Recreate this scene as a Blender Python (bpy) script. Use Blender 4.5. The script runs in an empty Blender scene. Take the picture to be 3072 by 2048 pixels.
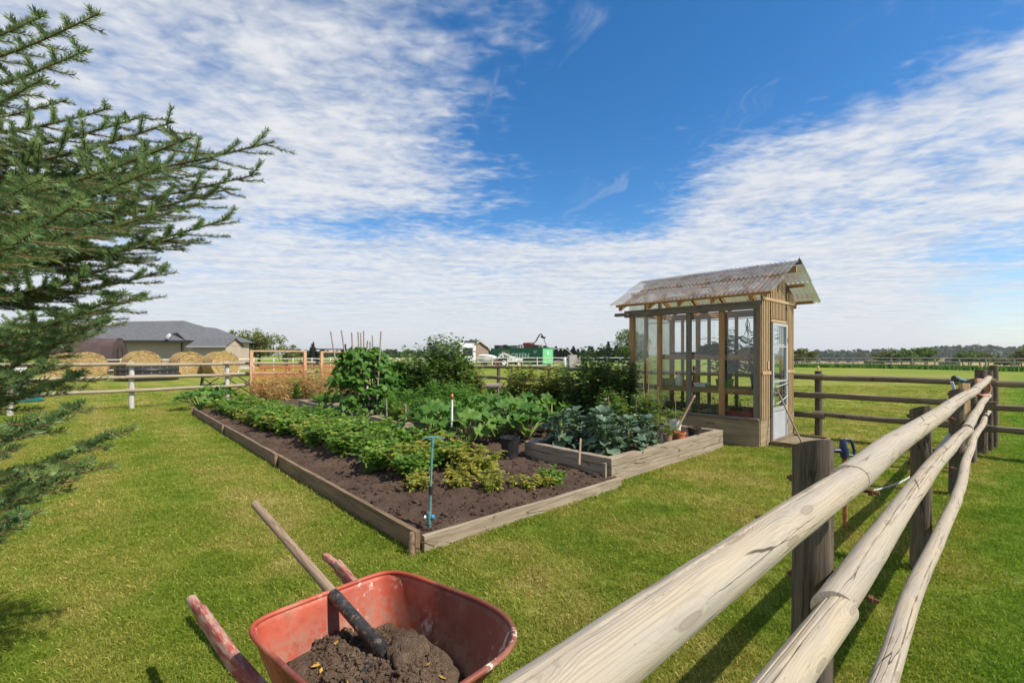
import bpy, bmesh, math, random
import numpy as np
from mathutils import Vector, Matrix, Euler, noise as mnoise

S = bpy.context.scene
COL = S.collection
R = math.radians
F, H, UC, VH = 1370.0, 1.5, 1536.0, 1064.0      # focal length in photo pixels, eye height, horizon row

# ------------------------------------------------------------------ camera
cam = bpy.data.cameras.new('camera'); cam.sensor_width = 36; cam.lens = F/3072*36
cam.shift_y = 40/3072; cam.clip_start = 0.02; cam.clip_end = 6000
camo = bpy.data.objects.new('camera', cam); COL.objects.link(camo)
camo.location = (0, 0, H); camo.rotation_euler = (R(90), 0, 0)
S.camera = camo
S.render.resolution_x, S.render.resolution_y = 1024, 682

# ------------------------------------------------------------------ sun, sky, exposure
D1 = Vector((-.673, .740, 0)).normalized()       # along the garden, away to the left
D2 = Vector((.740, .673, 0)).normalized()        # along the fence, away to the right
ANG = math.atan2(D2.y, D2.x)
SUN_EL = R(49.5)
sh = (D1*math.cos(R(19)) - D2*math.sin(R(19))).normalized()   # where shadows fall
tosun = Vector((-sh.x*math.cos(SUN_EL), -sh.y*math.cos(SUN_EL), math.sin(SUN_EL)))
sun = bpy.data.lights.new('sun', 'SUN'); sun.energy = 5.0; sun.angle = R(.53); sun.color = (1, .93, .82)
suno = bpy.data.objects.new('sun', sun); COL.objects.link(suno)
suno.rotation_euler = tosun.to_track_quat('Z', 'Y').to_euler()
suno.location = (20, -20, 30)

W = bpy.data.worlds.new('World'); S.world = W; W.use_nodes = True
vs = S.view_settings
S.display_settings.display_device = 'sRGB'
vs.view_transform = 'Standard'; vs.look = 'None'; vs.exposure = 0.45; vs.gamma = 1; vs.use_curve_mapping = False
S.cycles.transparent_max_bounces = 32
S.cycles.max_bounces = 10

class NT:
    """small wrapper to write node trees in one line each"""
    def __init__(s, tree, clear=True):
        s.t = tree
        if clear: tree.nodes.clear()
    def n(s, typ, ins=None, **props):
        nd = s.t.nodes.new(typ)
        for k, v in props.items(): setattr(nd, k, v)
        for k, v in (ins or {}).items():
            sk = nd.inputs[k]
            if isinstance(v, bpy.types.NodeSocket): s.t.links.new(v, sk)
            else: sk.default_value = v
        return nd
    def math(s, op, a, b=None, c=None, clamp=False):
        ins = {0: a}
        if b is not None: ins[1] = b
        if c is not None: ins[2] = c
        return s.n('ShaderNodeMath', ins, operation=op, use_clamp=clamp).outputs[0]
    def sstep(s, x, a, b, lo=0., hi=1.):
        return s.n('ShaderNodeMapRange', {'Value': x, 1: a, 2: b, 3: lo, 4: hi}, interpolation_type='SMOOTHSTEP').outputs[0]
    def noise(s, vec, scale, detail=4, rough=.55, dist=0., dims='3D'):
        return s.n('ShaderNodeTexNoise', {'Vector': vec, 'Scale': scale, 'Detail': detail, 'Roughness': rough, 'Distortion': dist}, noise_dimensions=dims)
    def mix(s, f, a, b, mode='MIX'):
        nd = s.n('ShaderNodeMix', None, data_type='RGBA', blend_type=mode)
        for k, v in ((0, f), (6, a), (7, b)):
            if isinstance(v, bpy.types.NodeSocket): s.t.links.new(v, nd.inputs[k])
            else: nd.inputs[k].default_value = v if k == 0 or len(v) == 4 else (*v, 1)
        return nd.outputs[2]
    def ramp(s, f, stops):
        nd = s.n('ShaderNodeValToRGB', {0: f}); e = nd.color_ramp.elements
        while len(e) < len(stops): e.new(.5)
        for i, (p, c) in enumerate(stops):
            e[i].position = p; e[i].color = (*c, 1) if len(c) == 3 else c
        return nd.outputs[0]

def build_world():
    N = NT(W.node_tree)
    tc = N.n('ShaderNodeTexCoord').outputs['Generated']
    sky = N.n('ShaderNodeTexSky', None, sky_type='NISHITA', sun_disc=False, sun_elevation=SUN_EL,
              sun_rotation=math.atan2(tosun.x, tosun.y), altitude=700, air_density=1.0, dust_density=.6, ozone_density=2.5)
    skyc = N.n('ShaderNodeHueSaturation', {'Saturation': 1.36, 'Value': .88, 'Color': sky.outputs[0]}).outputs[0]
    bsky = N.n('ShaderNodeBackground', {'Color': skyc, 'Strength': .14}).outputs[0]
    sp = N.n('ShaderNodeSeparateXYZ', {0: tc})
    x, y, z = sp.outputs
    zc = N.math('MAXIMUM', N.math('ADD', z, .012), .012)
    px = N.math('DIVIDE', x, zc); py = N.math('DIVIDE', y, zc)
    P = N.n('ShaderNodeCombineXYZ', {0: px, 1: py}).outputs[0]
    wn = N.noise(P, .9, 3).outputs['Color']
    wv = N.n('ShaderNodeVectorMath', {0: wn, 1: (.5, .5, .5)}, operation='SUBTRACT').outputs[0]
    Pw = N.n('ShaderNodeVectorMath', {0: wv, 1: (.75, .75, 0), 2: P}, operation='MULTIPLY_ADD').outputs[0]
    sw = N.n('ShaderNodeSeparateXYZ', {0: Pw}); qx, qy = sw.outputs[0], sw.outputs[1]
    # the clear lane between the two cloud sheets (a straight band on the cloud layer)
    right = N.sstep(N.math('SUBTRACT', qx, N.math('MULTIPLY', N.sstep(qy, 1.0, 2.4, 1, 0), .42)), .62, 1.55)
    left = N.sstep(qx, -.75, .30, 1, 0)
    cover = N.math('MAXIMUM', right, left)
    cover = N.math('MAXIMUM', cover, N.sstep(qy, 2.9, 4.2))
    far = N.sstep(N.math('DIVIDE', qx, N.math('MAXIMUM', N.math('ABSOLUTE', qy), .4)), .80, 1.08)
    far = N.math('MULTIPLY', N.math('MULTIPLY', far, N.sstep(qy, 2.6, 4.2)), .62)
    patch = N.math('MULTIPLY', N.sstep(N.math('ABSOLUTE', N.math('SUBTRACT', qy, 3.45)), .10, .55, 1, 0), N.sstep(N.math('ABSOLUTE', N.math('ADD', qx, .95)), .3, 1.2, .55, 0))
    cover = N.math('SUBTRACT', cover, N.math('MAXIMUM', far, patch))
    st = N.n('ShaderNodeMapping', {'Vector': Pw, 'Rotation': (0, 0, R(48)), 'Scale': (.8, 3.0, 1)}).outputs[0]
    streak = N.noise(st, 1.3, 9, .6, .4).outputs[0]
    big = N.noise(Pw, 1.1, 8, .6, .2).outputs[0]
    rip = N.n('ShaderNodeMapping', {'Vector': P, 'Rotation': (0, 0, R(-20)), 'Scale': (10, 15, 1)}).outputs[0]
    ripn = N.noise(rip, 1.25, 2.5, .45, .5).outputs[0]
    cell = N.noise(P, 5.5, 6, .6, .15).outputs[0]
    tex = N.math('ADD', N.math('MULTIPLY', big, .62), N.math('MULTIPLY', streak, .38))
    tex = N.math('ADD', tex, N.math('MULTIPLY', N.math('SUBTRACT', cell, .5), .42))
    d = N.math('ADD', N.math('MULTIPLY', cover, .64), N.math('MULTIPLY', N.math('SUBTRACT', tex, .5), 1.35))
    d = N.math('ADD', d, N.math('MULTIPLY', N.math('SUBTRACT', ripn, .5), .52))
    d = N.math('ADD', d, N.sstep(z, .0, .34, .22, 0))
    a = N.math('MULTIPLY', N.sstep(d, .08, .86), .95)
    ws = N.n('ShaderNodeMapping', {'Vector': Pw, 'Rotation': (0, 0, R(-14)), 'Scale': (4.0, .8, 1)}).outputs[0]
    wisp = N.math('MULTIPLY', N.sstep(N.noise(ws, .9, 8, .6, .3).outputs[0], .54, .80), .50)
    a = N.math('MAXIMUM', a, wisp)
    cc = N.mix(N.sstep(N.math('ADD', N.math('MULTIPLY', cell, .5), N.math('MULTIPLY', streak, .6)), .38, .68), (.72, .77, .87), (.97, .98, 1.0))
    bcl = N.n('ShaderNodeBackground', {'Color': cc, 'Strength': .64}).outputs[0]
    mx = N.n('ShaderNodeMixShader', {0: a, 1: bsky, 2: bcl}).outputs[0]
    N.n('ShaderNodeOutputWorld', {0: mx})
build_world()

# ------------------------------------------------------------------ helpers
def G(u, v, z=0.0):
    """photo pixel of a point at height z -> its place on the ground plan"""
    Y = F*(H-z)/(v-VH); return Vector(((u-UC)/F*Y, Y, z))
def at(u, v, Y): return Vector(((u-UC)/F*Y, Y, H+(VH-v)/F*Y))
G0 = Vector((-.70, 3.48, 0))
def gw(t, s, z=0.0): return G0 + D2*t + D1*s + Vector((0, 0, z))   # garden plan -> world

def setp(o, label=None, cat=None, group=None, kind=None):
    if label: o['label'] = label
    if cat: o['category'] = cat
    if group: o['group'] = group
    if kind: o['kind'] = kind
    return o
def thing(name, label, cat, loc=(0, 0, 0), rz=0., group=None):
    o = bpy.data.objects.new(name, None); COL.objects.link(o)
    o.location = loc; o.rotation_euler = (0, 0, rz); o.empty_display_size = .1
    return setp(o, label, cat, group)
def link(name, me, parent=None, M=None, loc=None, rot=None, scale=None):
    o = bpy.data.objects.new(name, me); COL.objects.link(o)
    if parent is not None: o.parent = parent
    if M is not None: o.matrix_basis = M
    if loc is not None: o.location = loc
    if rot is not None: o.rotation_euler = rot
    if scale is not None: o.scale = (scale,)*3 if isinstance(scale, (int, float)) else scale
    return o
def dup(root, loc=None, rz=None, scale=None, label=None, group=None, parent=None, rot=None):
    def cp(o, par):
        c = o.copy(); COL.objects.link(c); c.parent = par
        for ch in o.children: cp(ch, c)
        return c
    r = cp(root, parent)
    if loc is not None: r.location = loc
    if rz is not None: r.rotation_euler = (0, 0, rz)
    if rot is not None: r.rotation_euler = rot
    if scale is not None: r.scale = (scale,)*3 if isinstance(scale, (int, float)) else scale
    if label: r['label'] = label
    if group: r['group'] = group
    return r

def align(p0, p1, up=(0, 0, 1)):
    p0, p1 = Vector(p0), Vector(p1); x = (p1-p0).normalized(); up = Vector(up)
    if abs(x.dot(up)) > .98: up = Vector((0, 1, 0))
    y = up.cross(x).normalized(); z = x.cross(y)
    return Matrix((x, y, z)).transposed().to_4x4()
class MB:
    def __init__(s): s.v = []; s.f = []; s.sm = []
    def add(s, vs, fs, smooth=False):
        b = len(s.v); s.v += [Vector(p) for p in vs]; s.f += [tuple(i+b for i in f) for f in fs]; s.sm += [smooth]*len(fs); return s
    def box(s, c, size, rot=None, M=None):
        hx, hy, hz = [a/2 for a in size]
        p = [Vector((x*hx, y*hy, z*hz)) for z in (-1, 1) for y in (-1, 1) for x in (-1, 1)]
        if rot is not None: m = Euler(rot).to_matrix(); p = [m @ q for q in p]
        p = [q+Vector(c) for q in p]
        if M is not None: p = [M @ q for q in p]
        return s.add(p, [(0, 2, 3, 1), (4, 5, 7, 6), (0, 1, 5, 4), (2, 6, 7, 3), (0, 4, 6, 2), (1, 3, 7, 5)])
    def bar(s, p0, p1, w, h, up=(0, 0, 1)):
        p0, p1 = Vector(p0), Vector(p1); M = align(p0, p1, up); M.translation = (p0+p1)/2
        return s.box((0, 0, 0), ((p1-p0).length, w, h), M=M)
    def tube(s, pts, rad, n=8, cap=True, smooth=True):
        pts = [Vector(p) for p in pts]; k = len(pts)
        if isinstance(rad, (int, float)): rad = [rad]*k
        vs, fs = [], []; ref = None
        for i, p in enumerate(pts):
            d = (pts[min(i+1, k-1)]-pts[max(i-1, 0)]).normalized()
            if ref is None:
                ref = Vector((0, 0, 1)) if abs(d.z) < .9 else Vector((1, 0, 0))
            a = (ref - d*ref.dot(d)).normalized(); b = d.cross(a); ref = a
            vs += [p + (a*math.cos(2*math.pi*j/n)+b*math.sin(2*math.pi*j/n))*rad[i] for j in range(n)]
        for i in range(k-1):
            for j in range(n):
                fs.append((i*n+j, i*n+(j+1) % n, (i+1)*n+(j+1) % n, (i+1)*n+j))
        s.add(vs, fs, smooth)
        if cap:
            b = len(s.v)-len(vs)
            s.f += [tuple(b+j for j in reversed(range(n))), tuple(b+(k-1)*n+j for j in range(n))]; s.sm += [False, False]
        return s
    def lathe(s, prof, n=20, c=(0, 0, 0), smooth=True, M=None):
        vs = [Vector((r*math.cos(2*math.pi*j/n), r*math.sin(2*math.pi*j/n), z))+Vector(c) for r, z in prof for j in range(n)]
        if M is not None: vs = [M @ p for p in vs]
        fs = [(i*n+j, i*n+(j+1) % n, (i+1)*n+(j+1) % n, (i+1)*n+j) for i in range(len(prof)-1) for j in range(n)]
        return s.add(vs, fs, smooth)
    def mesh(s, name, mat, sharp=38):
        me = bpy.data.meshes.new(name); me.from_pydata(s.v, [], s.f)
        me.polygons.foreach_set('use_smooth', s.sm)
        me.materials.append(mat); me.update()
        if any(s.sm): me.set_sharp_from_angle(angle=R(sharp))
        return me
    def build(s, name, mat, parent=None, M=None, loc=None, rot=None, scale=None, bevel=0, sharp=38):
        o = link(name, s.mesh(name, mat, sharp), parent, M, loc, rot, scale)
        if bevel:
            m = o.modifiers.new('bevel', 'BEVEL'); m.width = bevel; m.segments = 2; m.limit_method = 'ANGLE'; m.harden_normals = False
        return o
def beam(name, p0, p1, w, h, mat, parent=None, up=(0, 0, 1), bevel=.003, warp=0.):
    """squared timber with its grain along local X"""
    p0, p1 = Vector(p0), Vector(p1); L = (p1-p0).length; M = align(p0, p1, up); M.translation = (p0+p1)/2
    b = MB()
    if warp:
        n = 9; vs = []; fs = []
        for i in range(n):
            x = -L/2+L*i/(n-1); dy = warp*random.uniform(-1, 1); dz = warp*random.uniform(-1, 1); e = warp*.6
            for (a, c) in ((-1, -1), (1, -1), (1, 1), (-1, 1)):
                vs.append((x, a*w/2+dy+random.uniform(-e, e), c*h/2+dz*.4+random.uniform(-e, e)))
        for i in range(n-1):
            for j in range(4): fs.append((i*4+j, (i+1)*4+j, (i+1)*4+(j+1) % 4, i*4+(j+1) % 4))
        fs += [(0, 1, 2, 3), tuple((n-1)*4+j for j in (3, 2, 1, 0))]
        b.add(vs, fs)
    else: b.box((0, 0, 0), (L, w, h))
    return b.build(name, mat, parent, M=M, bevel=bevel)

def np_mesh(name, V, T, mat, rnd=None, smooth=True):
    """triangle mesh straight from numpy arrays, with an optional random value per vertex"""
    me = bpy.data.meshes.new(name)
    V = np.asarray(V, np.float32); T = np.asarray(T, np.int32)
    me.vertices.add(len(V)); me.vertices.foreach_set('co', V.ravel())
    me.loops.add(T.size); me.loops.foreach_set('vertex_index', T.ravel())
    me.polygons.add(len(T)); me.polygons.foreach_set('loop_start', np.arange(0, T.size, 3, dtype=np.int32))
    me.polygons.foreach_set('use_smooth', np.full(len(T), smooth))
    me.update(calc_edges=True)
    if rnd is not None:
        at_ = me.attributes.new('rnd', 'FLOAT', 'POINT'); at_.data.foreach_set('value', np.asarray(rnd, np.float32))
    me.materials.append(mat)
    return me
def inst(TV, TT, pos, dirs, ups, size, seed=0):
    """copy a leaf/needle template (x = along, z = up) to every pos; returns verts, tris, per-vertex random"""
    rng = np.random.default_rng(seed)
    pos, dirs, ups = (np.asarray(a, float) for a in (pos, dirs, ups)); size = np.broadcast_to(np.asarray(size, float), (len(pos),))
    x = dirs/np.linalg.norm(dirs, axis=1, keepdims=True)
    y = np.cross(ups, x); y /= np.maximum(np.linalg.norm(y, axis=1, keepdims=True), 1e-6); z = np.cross(x, y)
    B = np.stack([x, y, z], 1)                       # n,3,3
    V = pos[:, None, :] + size[:, None, None]*np.einsum('kj,njc->nkc', TV, B)
    T = TT[None]+ (np.arange(len(pos))*len(TV))[:, None, None]
    return V.reshape(-1, 3), T.reshape(-1, 3), np.repeat(rng.random(len(pos)), len(TV))
def join(parts):
    V, T, Rn = [], [], []; b = 0
    for v, t, r in parts:
        V.append(v); T.append(np.asarray(t)+b); Rn.append(r); b += len(v)
    return np.concatenate(V), np.concatenate(T), np.concatenate(Rn)

LEAF_V = np.array([(0, 0, 0), (.33, 0, -.02), (.68, 0, -.03), (1, 0, -.14), (.28, .27, .05), (.64, .22, .02), (.28, -.27, .05), (.64, -.22, .02)])
LEAF_T = np.array([(0, 1, 4), (1, 5, 4), (1, 2, 5), (2, 3, 5), (0, 6, 1), (1, 6, 7), (1, 7, 2), (2, 7, 3)])
SLIM_V = LEAF_V*np.array([1, .48, 1]); WIDE_V = LEAF_V*np.array([1, 1.5, 1.2])
BLADE_V = np.array([(0, .5, 0), (0, -.5, 0), (.5, .4, 0), (.5, -.4, 0), (1, 0, 0)]); BLADE_T = np.array([(0, 1, 3), (0, 3, 2), (2, 3, 4)])
NEED_V = np.array([(0, .5, 0), (0, -.5, 0), (0, 0, .6), (1, 0, 0)]); NEED_T = np.array([(0, 1, 3), (1, 2, 3), (2, 0, 3)])
QUAD_V = np.array([(-.5, -.36, 0), (.5, -.28, .1), (.42, .36, 0), (-.4, .3, -.1)]); QUAD_T = np.array([(0, 1, 2), (0, 2, 3)])
def rdir(rng, n):
    a = rng.normal(size=(n, 3)); return a/np.linalg.norm(a, axis=1, keepdims=True)

# ------------------------------------------------------------------ materials
MATS = {}
def newmat(name):
    m = bpy.data.materials.new(name); m.use_nodes = True; MATS[name] = m; return m, NT(m.node_tree)
def finish(N, bsdf, disp=None):
    ins = {0: bsdf}
    N.n('ShaderNodeOutputMaterial', ins)
def objvec(N, sc, rnd=True):
    tc = N.n('ShaderNodeTexCoord').outputs['Object']
    mp = N.n('ShaderNodeMapping', {'Vector': tc, 'Scale': sc})
    if rnd:
        oi = N.n('ShaderNodeObjectInfo').outputs['Random']
        c = N.n('ShaderNodeCombineXYZ', {0: N.math('MULTIPLY', oi, 37.), 1: N.math('MULTIPLY', oi, 19.), 2: N.math('MULTIPLY', oi, 23.)}).outputs[0]
        N.t.links.new(c, mp.inputs['Location'])
    return mp.outputs[0]
def plain(name, col, rough=.6, var=.25, scale=6., spec=.3, metal=0., bump=0., bscale=40., coat=None, dirt=None, dirt_amt=.5, spread=.5):
    """painted / plain surface with uneven colour, a little dirt and bump"""
    m, N = newmat(name)
    v = objvec(N, (1, 1, 1))
    n1 = N.noise(v, scale, 6, .6).outputs[0]
    c = N.mix(N.sstep(n1, .3, .7), tuple(x*(1-var) for x in col), tuple(min(1, x*(1+var*.6)) for x in col))
    if dirt:
        n2 = N.noise(v, scale*2.3, 8, .7).outputs[0]
        c = N.mix(N.math('MULTIPLY', N.sstep(n2, spread, spread+.16), dirt_amt), c, dirt)
    ins = {'Base Color': c, 'Roughness': rough, 'Specular IOR Level': spec, 'Metallic': metal}
    if bump:
        h = N.noise(v, bscale, 5, .6).outputs[0]
        ins['Normal'] = N.n('ShaderNodeBump', {'Height': h, 'Strength': min(1, bump), 'Distance': .01}).outputs[0]
    finish(N, N.n('ShaderNodeBsdfPrincipled', ins).outputs[0]); return m
def wood(name, light, dark, stain=None, sx=1.0, cracks=.6, knots=.5, bump=.5, rough=.8, stain_amt=.5, gscale=14., grain=1.):
    m, N = newmat(name)
    v = objvec(N, (1, 1, 1))
    vl = N.n('ShaderNodeVectorMath', {0: v, 1: (2.0*sx, 7.*sx, 7.*sx)}, operation='MULTIPLY').outputs[0]
    kn = N.n('ShaderNodeTexVoronoi', {'Vector': vl, 'Scale': .62, 'Randomness': 1.}).outputs['Distance']
    kmask = N.sstep(kn, .05, .10, 1, 0); khalo = N.sstep(kn, .05, .42, 1, 0)
    warp = N.n('ShaderNodeCombineXYZ', {1: N.math('MULTIPLY', khalo, .05*knots), 2: N.math('MULTIPLY', khalo, .05*knots)}).outputs[0]
    v2 = N.n('ShaderNodeVectorMath', {0: v, 1: warp}, operation='ADD').outputs[0]
    vg = N.n('ShaderNodeVectorMath', {0: v2, 1: (.9*sx, gscale*sx, gscale*sx)}, operation='MULTIPLY').outputs[0]
    g1 = N.noise(vg, 1.7, 6, .62, .5).outputs[0]
    vf = N.n('ShaderNodeVectorMath', {0: v2, 1: (3.*sx, 75*sx, 75*sx)}, operation='MULTIPLY').outputs[0]
    g2 = N.noise(vf, 1.6, 4, .6).outputs[0]
    low = N.noise(v, 2.2*sx, 5, .6).outputs[0]
    gs = N.math('ADD', N.math('MULTIPLY', g1, .62), N.math('MULTIPLY', g2, .38))
    c = N.mix(N.sstep(gs, .5-.17/grain, .5+.13/grain), dark, light)
    if stain: c = N.mix(N.math('MULTIPLY', N.sstep(low, .42, .68), stain_amt), c, stain)
    if knots: c = N.mix(N.math('MULTIPLY', kmask, .75*min(1, knots)), c, tuple(x*.45 for x in dark))
    h = N.math('MULTIPLY', gs, 1.)
    if cracks:
        wob = N.noise(v, 5*sx, 3).outputs['Color']
        vc = N.n('ShaderNodeVectorMath', {0: wob, 1: (.0, .035, .035), 2: v2}, operation='MULTIPLY_ADD').outputs[0]
        vc = N.n('ShaderNodeVectorMath', {0: vc, 1: (.55*sx, 9*sx, 9*sx)}, operation='MULTIPLY').outputs[0]
        e = N.n('ShaderNodeTexVoronoi', {'Vector': vc, 'Scale': 1.5}, feature='DISTANCE_TO_EDGE').outputs['Distance']
        cm = N.math('MULTIPLY', N.sstep(e, .0, .03, 1, 0), N.sstep(N.noise(v, 3.1*sx, 2).outputs[0], .46, .60))
        c = N.mix(N.math('MULTIPLY', cm, cracks), c, tuple(x*.22 for x in dark))
        h = N.math('SUBTRACT', h, N.math('MULTIPLY', cm, 1.2*cracks))
    bp = N.n('ShaderNodeBump', {'Height': h, 'Strength': bump, 'Distance': .006/sx}).outputs[0]
    finish(N, N.n('ShaderNodeBsdfPrincipled', {'Base Color': c, 'Roughness': rough, 'Specular IOR Level': .25, 'Normal': bp}).outputs[0]); return m
def foliage(name, cols, rough=.5, transl=.3, spec=.25, tcol=None, objvar=0., attr=True, nscale=None):
    """leaf material: colour runs through cols by the leaf's own random value, part of the light passes through"""
    m, N = newmat(name)
    if attr: r = N.n('ShaderNodeAttribute', None, attribute_name='rnd').outputs['Fac']
    else: r = N.n('ShaderNodeObjectInfo').outputs['Random']
    if objvar:
        oi = N.n('ShaderNodeObjectInfo').outputs['Random']
        r = N.math('ADD', N.math('MULTIPLY', r, 1-objvar), N.math('MULTIPLY', oi, objvar))
    if nscale:
        p = N.n('ShaderNodeNewGeometry').outputs['Position']
        nn = N.sstep(N.noise(p, nscale, 3).outputs[0], .3, .7)
        r = N.math('ADD', N.math('MULTIPLY', r, .6), N.math('MULTIPLY', nn, .4))
    k = len(cols); c = N.ramp(r, [(i/(k-1) if k > 1 else 0, cc) for i, cc in enumerate(cols)])
    b = N.n('ShaderNodeBsdfPrincipled', {'Base Color': c, 'Roughness': rough, 'Specular IOR Level': spec}).outputs[0]
    tc = N.mix(1., c, tcol or (1.25, 1.35, .55), 'MULTIPLY')
    t = N.n('ShaderNodeBsdfTranslucent', {'Color': tc}).outputs[0]
    finish(N, N.n('ShaderNodeMixShader', {0: transl, 1: b, 2: t}).outputs[0]); return m
def glassy(name, tint=(.93, .97, .94), refl=.10, haze=.06, hcol=(.8, .85, .8), rough=.03, grime=0.):
    """thin pane: clear, with a Fresnel reflection and a film of dust"""
    m, N = newmat(name)
    fr = N.n('ShaderNodeFresnel', {'IOR': 1.45}).outputs[0]
    tr = N.n('ShaderNodeBsdfTransparent', {'Color': (*tint, 1)}).outputs[0]
    gl = N.n('ShaderNodeBsdfGlossy', {'Roughness': rough, 'Color': (.9, .95, .95, 1)}).outputs[0]
    df = N.n('ShaderNodeBsdfDiffuse', {'Color': (*hcol, 1)}).outputs[0]
    tl = N.n('ShaderNodeBsdfTranslucent', {'Color': (*hcol, 1)}).outputs[0]
    film = N.n('ShaderNodeMixShader', {0: .5, 1: df, 2: tl}).outputs[0]
    v = objvec(N, (1, 1, 1)); nn = N.noise(v, 2.6, 6, .65).outputs[0]
    hz = N.math('ADD', haze, N.math('MULTIPLY', N.sstep(nn, .45, .75), grime))
    a = N.n('ShaderNodeMixShader', {0: hz, 1: tr, 2: film}).outputs[0]
    f = N.math('ADD', N.math('MULTIPLY', fr, 1.0), refl*.3)
    finish(N, N.n('ShaderNodeMixShader', {0: f, 1: a, 2: gl}).outputs[0]); return m
# ------------------------------------------------------------------ material library
def rail_material(name, light, dark, grey):
    """peeled log: ring contours that swirl round oval knots, fine grain, thin drying cracks"""
    m, N = newmat(name)
    tc = N.n('ShaderNodeTexCoord').outputs['Object']; sp_ = N.n('ShaderNodeSeparateXYZ', {0: tc}).outputs
    oi = N.n('ShaderNodeObjectInfo').outputs['Random']
    th = N.math('MULTIPLY', N.math('ARCTAN2', sp_[1], sp_[2]), .045)
    x = N.math('ADD', sp_[0], N.math('MULTIPLY', oi, 31.))
    def cv(a, b): return N.n('ShaderNodeCombineXYZ', {0: N.math('MULTIPLY', x, a), 1: N.math('MULTIPLY', th, b), 2: N.math('MULTIPLY', oi, 9.)}).outputs[0]
    kd = N.n('ShaderNodeTexVoronoi', {'Vector': N.n('ShaderNodeVectorMath', {0: N.noise(cv(14, 60), 1., 3).outputs['Color'], 1: (.06, .06, 0), 2: cv(2.6, 12.5)}, operation='MULTIPLY_ADD').outputs[0], 'Scale': 1.}, voronoi_dimensions='2D').outputs['Distance']
    halo = N.sstep(kd, .02, .40, 1, 0); core = N.sstep(kd, .045, .075, 1, 0); ring = N.math('MULTIPLY', N.sstep(kd, .05, .075), N.sstep(kd, .085, .115, 1, 0))
    low = N.noise(cv(1.0, 9), 1., 3, .5).outputs[0]; low2 = N.noise(cv(2.2, 14), 1., 5, .6).outputs[0]
    d = N.math('ADD', N.math('MULTIPLY', th, 60.), N.math('MULTIPLY', low, 4.6)); d = N.math('ADD', d, N.math('MULTIPLY', halo, 2.2))
    ln = N.math('MULTIPLY', N.sstep(N.math('SINE', N.math('MULTIPLY', d, 13.)), .35, 1.0), N.sstep(N.noise(cv(1.3, 20), 1., 4, .6).outputs[0], .36, .66, .25, 1.))
    fine = N.noise(cv(7, 420), 1., 4, .6).outputs[0]
    c = N.mix(N.sstep(low2, .30, .70), light, grey)
    c = N.mix(N.math('MULTIPLY', ln, .36), c, dark)
    c = N.mix(N.sstep(fine, .40, .75, 0, .40), c, dark)
    c = N.mix(N.math('MULTIPLY', ring, .45), c, tuple(q*.6 for q in dark)); c = N.mix(N.math('MULTIPLY', core, .6), c, (.21, .165, .12))
    dirt = N.noise(cv(3.5, 30), 1., 6, .7).outputs[0]; c = N.mix(N.sstep(dirt, .52, .72, 0, .45), c, (.20, .185, .16)); c = N.mix(N.sstep(N.noise(cv(30, 160), 1., 3, .6).outputs[0], .66, .74, 0, .6), c, tuple(q*.4 for q in dark))
    wob = N.noise(cv(9, 60), 1., 3).outputs[0]
    vc = N.n('ShaderNodeCombineXYZ', {0: N.math('MULTIPLY', x, 1.1), 1: N.math('ADD', N.math('MULTIPLY', th, 30.), N.math('MULTIPLY', wob, .35))}).outputs[0]
    e = N.n('ShaderNodeTexVoronoi', {'Vector': vc, 'Scale': 1.}, feature='DISTANCE_TO_EDGE', voronoi_dimensions='2D').outputs['Distance']
    cm = N.math('MULTIPLY', N.sstep(e, .004, .022, 1, 0), N.sstep(N.noise(cv(1.7, 16), 1., 2).outputs[0], .50, .58))
    c = N.mix(N.math('MULTIPLY', cm, .9), c, tuple(q*.18 for q in dark))
    h = N.math('SUBTRACT', N.math('MULTIPLY', fine, .35), N.math('ADD', N.math('MULTIPLY', cm, 1.), N.math('MULTIPLY', ln, .15)))
    bp = N.n('ShaderNodeBump', {'Height': h, 'Strength': .7, 'Distance': .004}).outputs[0]
    finish(N, N.n('ShaderNodeBsdfPrincipled', {'Base Color': c, 'Roughness': .75, 'Specular IOR Level': .25, 'Normal': bp}).outputs[0]); return m
rail_wood = rail_material('rail_wood', (.40, .335, .235), (.20, .15, .095), (.335, .30, .245))
rail_grey = wood('rail_grey', (.22, .175, .115), (.11, .08, .05), (.16, .13, .10), 1.0, cracks=.8, knots=.6, bump=.6)
rail_pale = wood('rail_pale', (.36, .30, .21), (.22, .175, .115), (.30, .26, .21), 1.0, cracks=.5, knots=.5)
post_wood = wood('post_wood', (.15, .115, .08), (.050, .038, .026), (.10, .09, .07), 1.3, cracks=1., knots=.6, bump=1., gscale=16)
post_white = wood('post_white', (.56, .54, .49), (.34, .31, .265), (.47, .455, .42), 1.0, cracks=.9, knots=1.)
bed_wood = wood('bed_wood', (.34, .28, .20), (.18, .138, .09), (.24, .205, .16), 1.0, cracks=.9, knots=.7, bump=.6)
edge_wood = wood('edge_wood', (.24, .165, .098), (.105, .068, .040), (.15, .112, .075), 1.0, cracks=.7, knots=.5, bump=.5)
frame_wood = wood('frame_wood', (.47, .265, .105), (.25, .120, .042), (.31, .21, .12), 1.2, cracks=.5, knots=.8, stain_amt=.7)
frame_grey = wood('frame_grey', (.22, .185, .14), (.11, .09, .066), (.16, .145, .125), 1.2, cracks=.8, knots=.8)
ply_wood = wood('ply_wood', (.36, .27, .165), (.22, .155, .09), (.21, .175, .13), .7, cracks=.3, knots=.7, stain_amt=.85)
new_wood = wood('new_wood', (.62, .36, .20), (.44, .23, .115), (.56, .36, .23), 1.2, cracks=.15, knots=.6)
stick_wood = wood('stick_wood', (.36, .30, .24), (.19, .155, .12), None, 2., cracks=.5, knots=.2)
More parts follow.
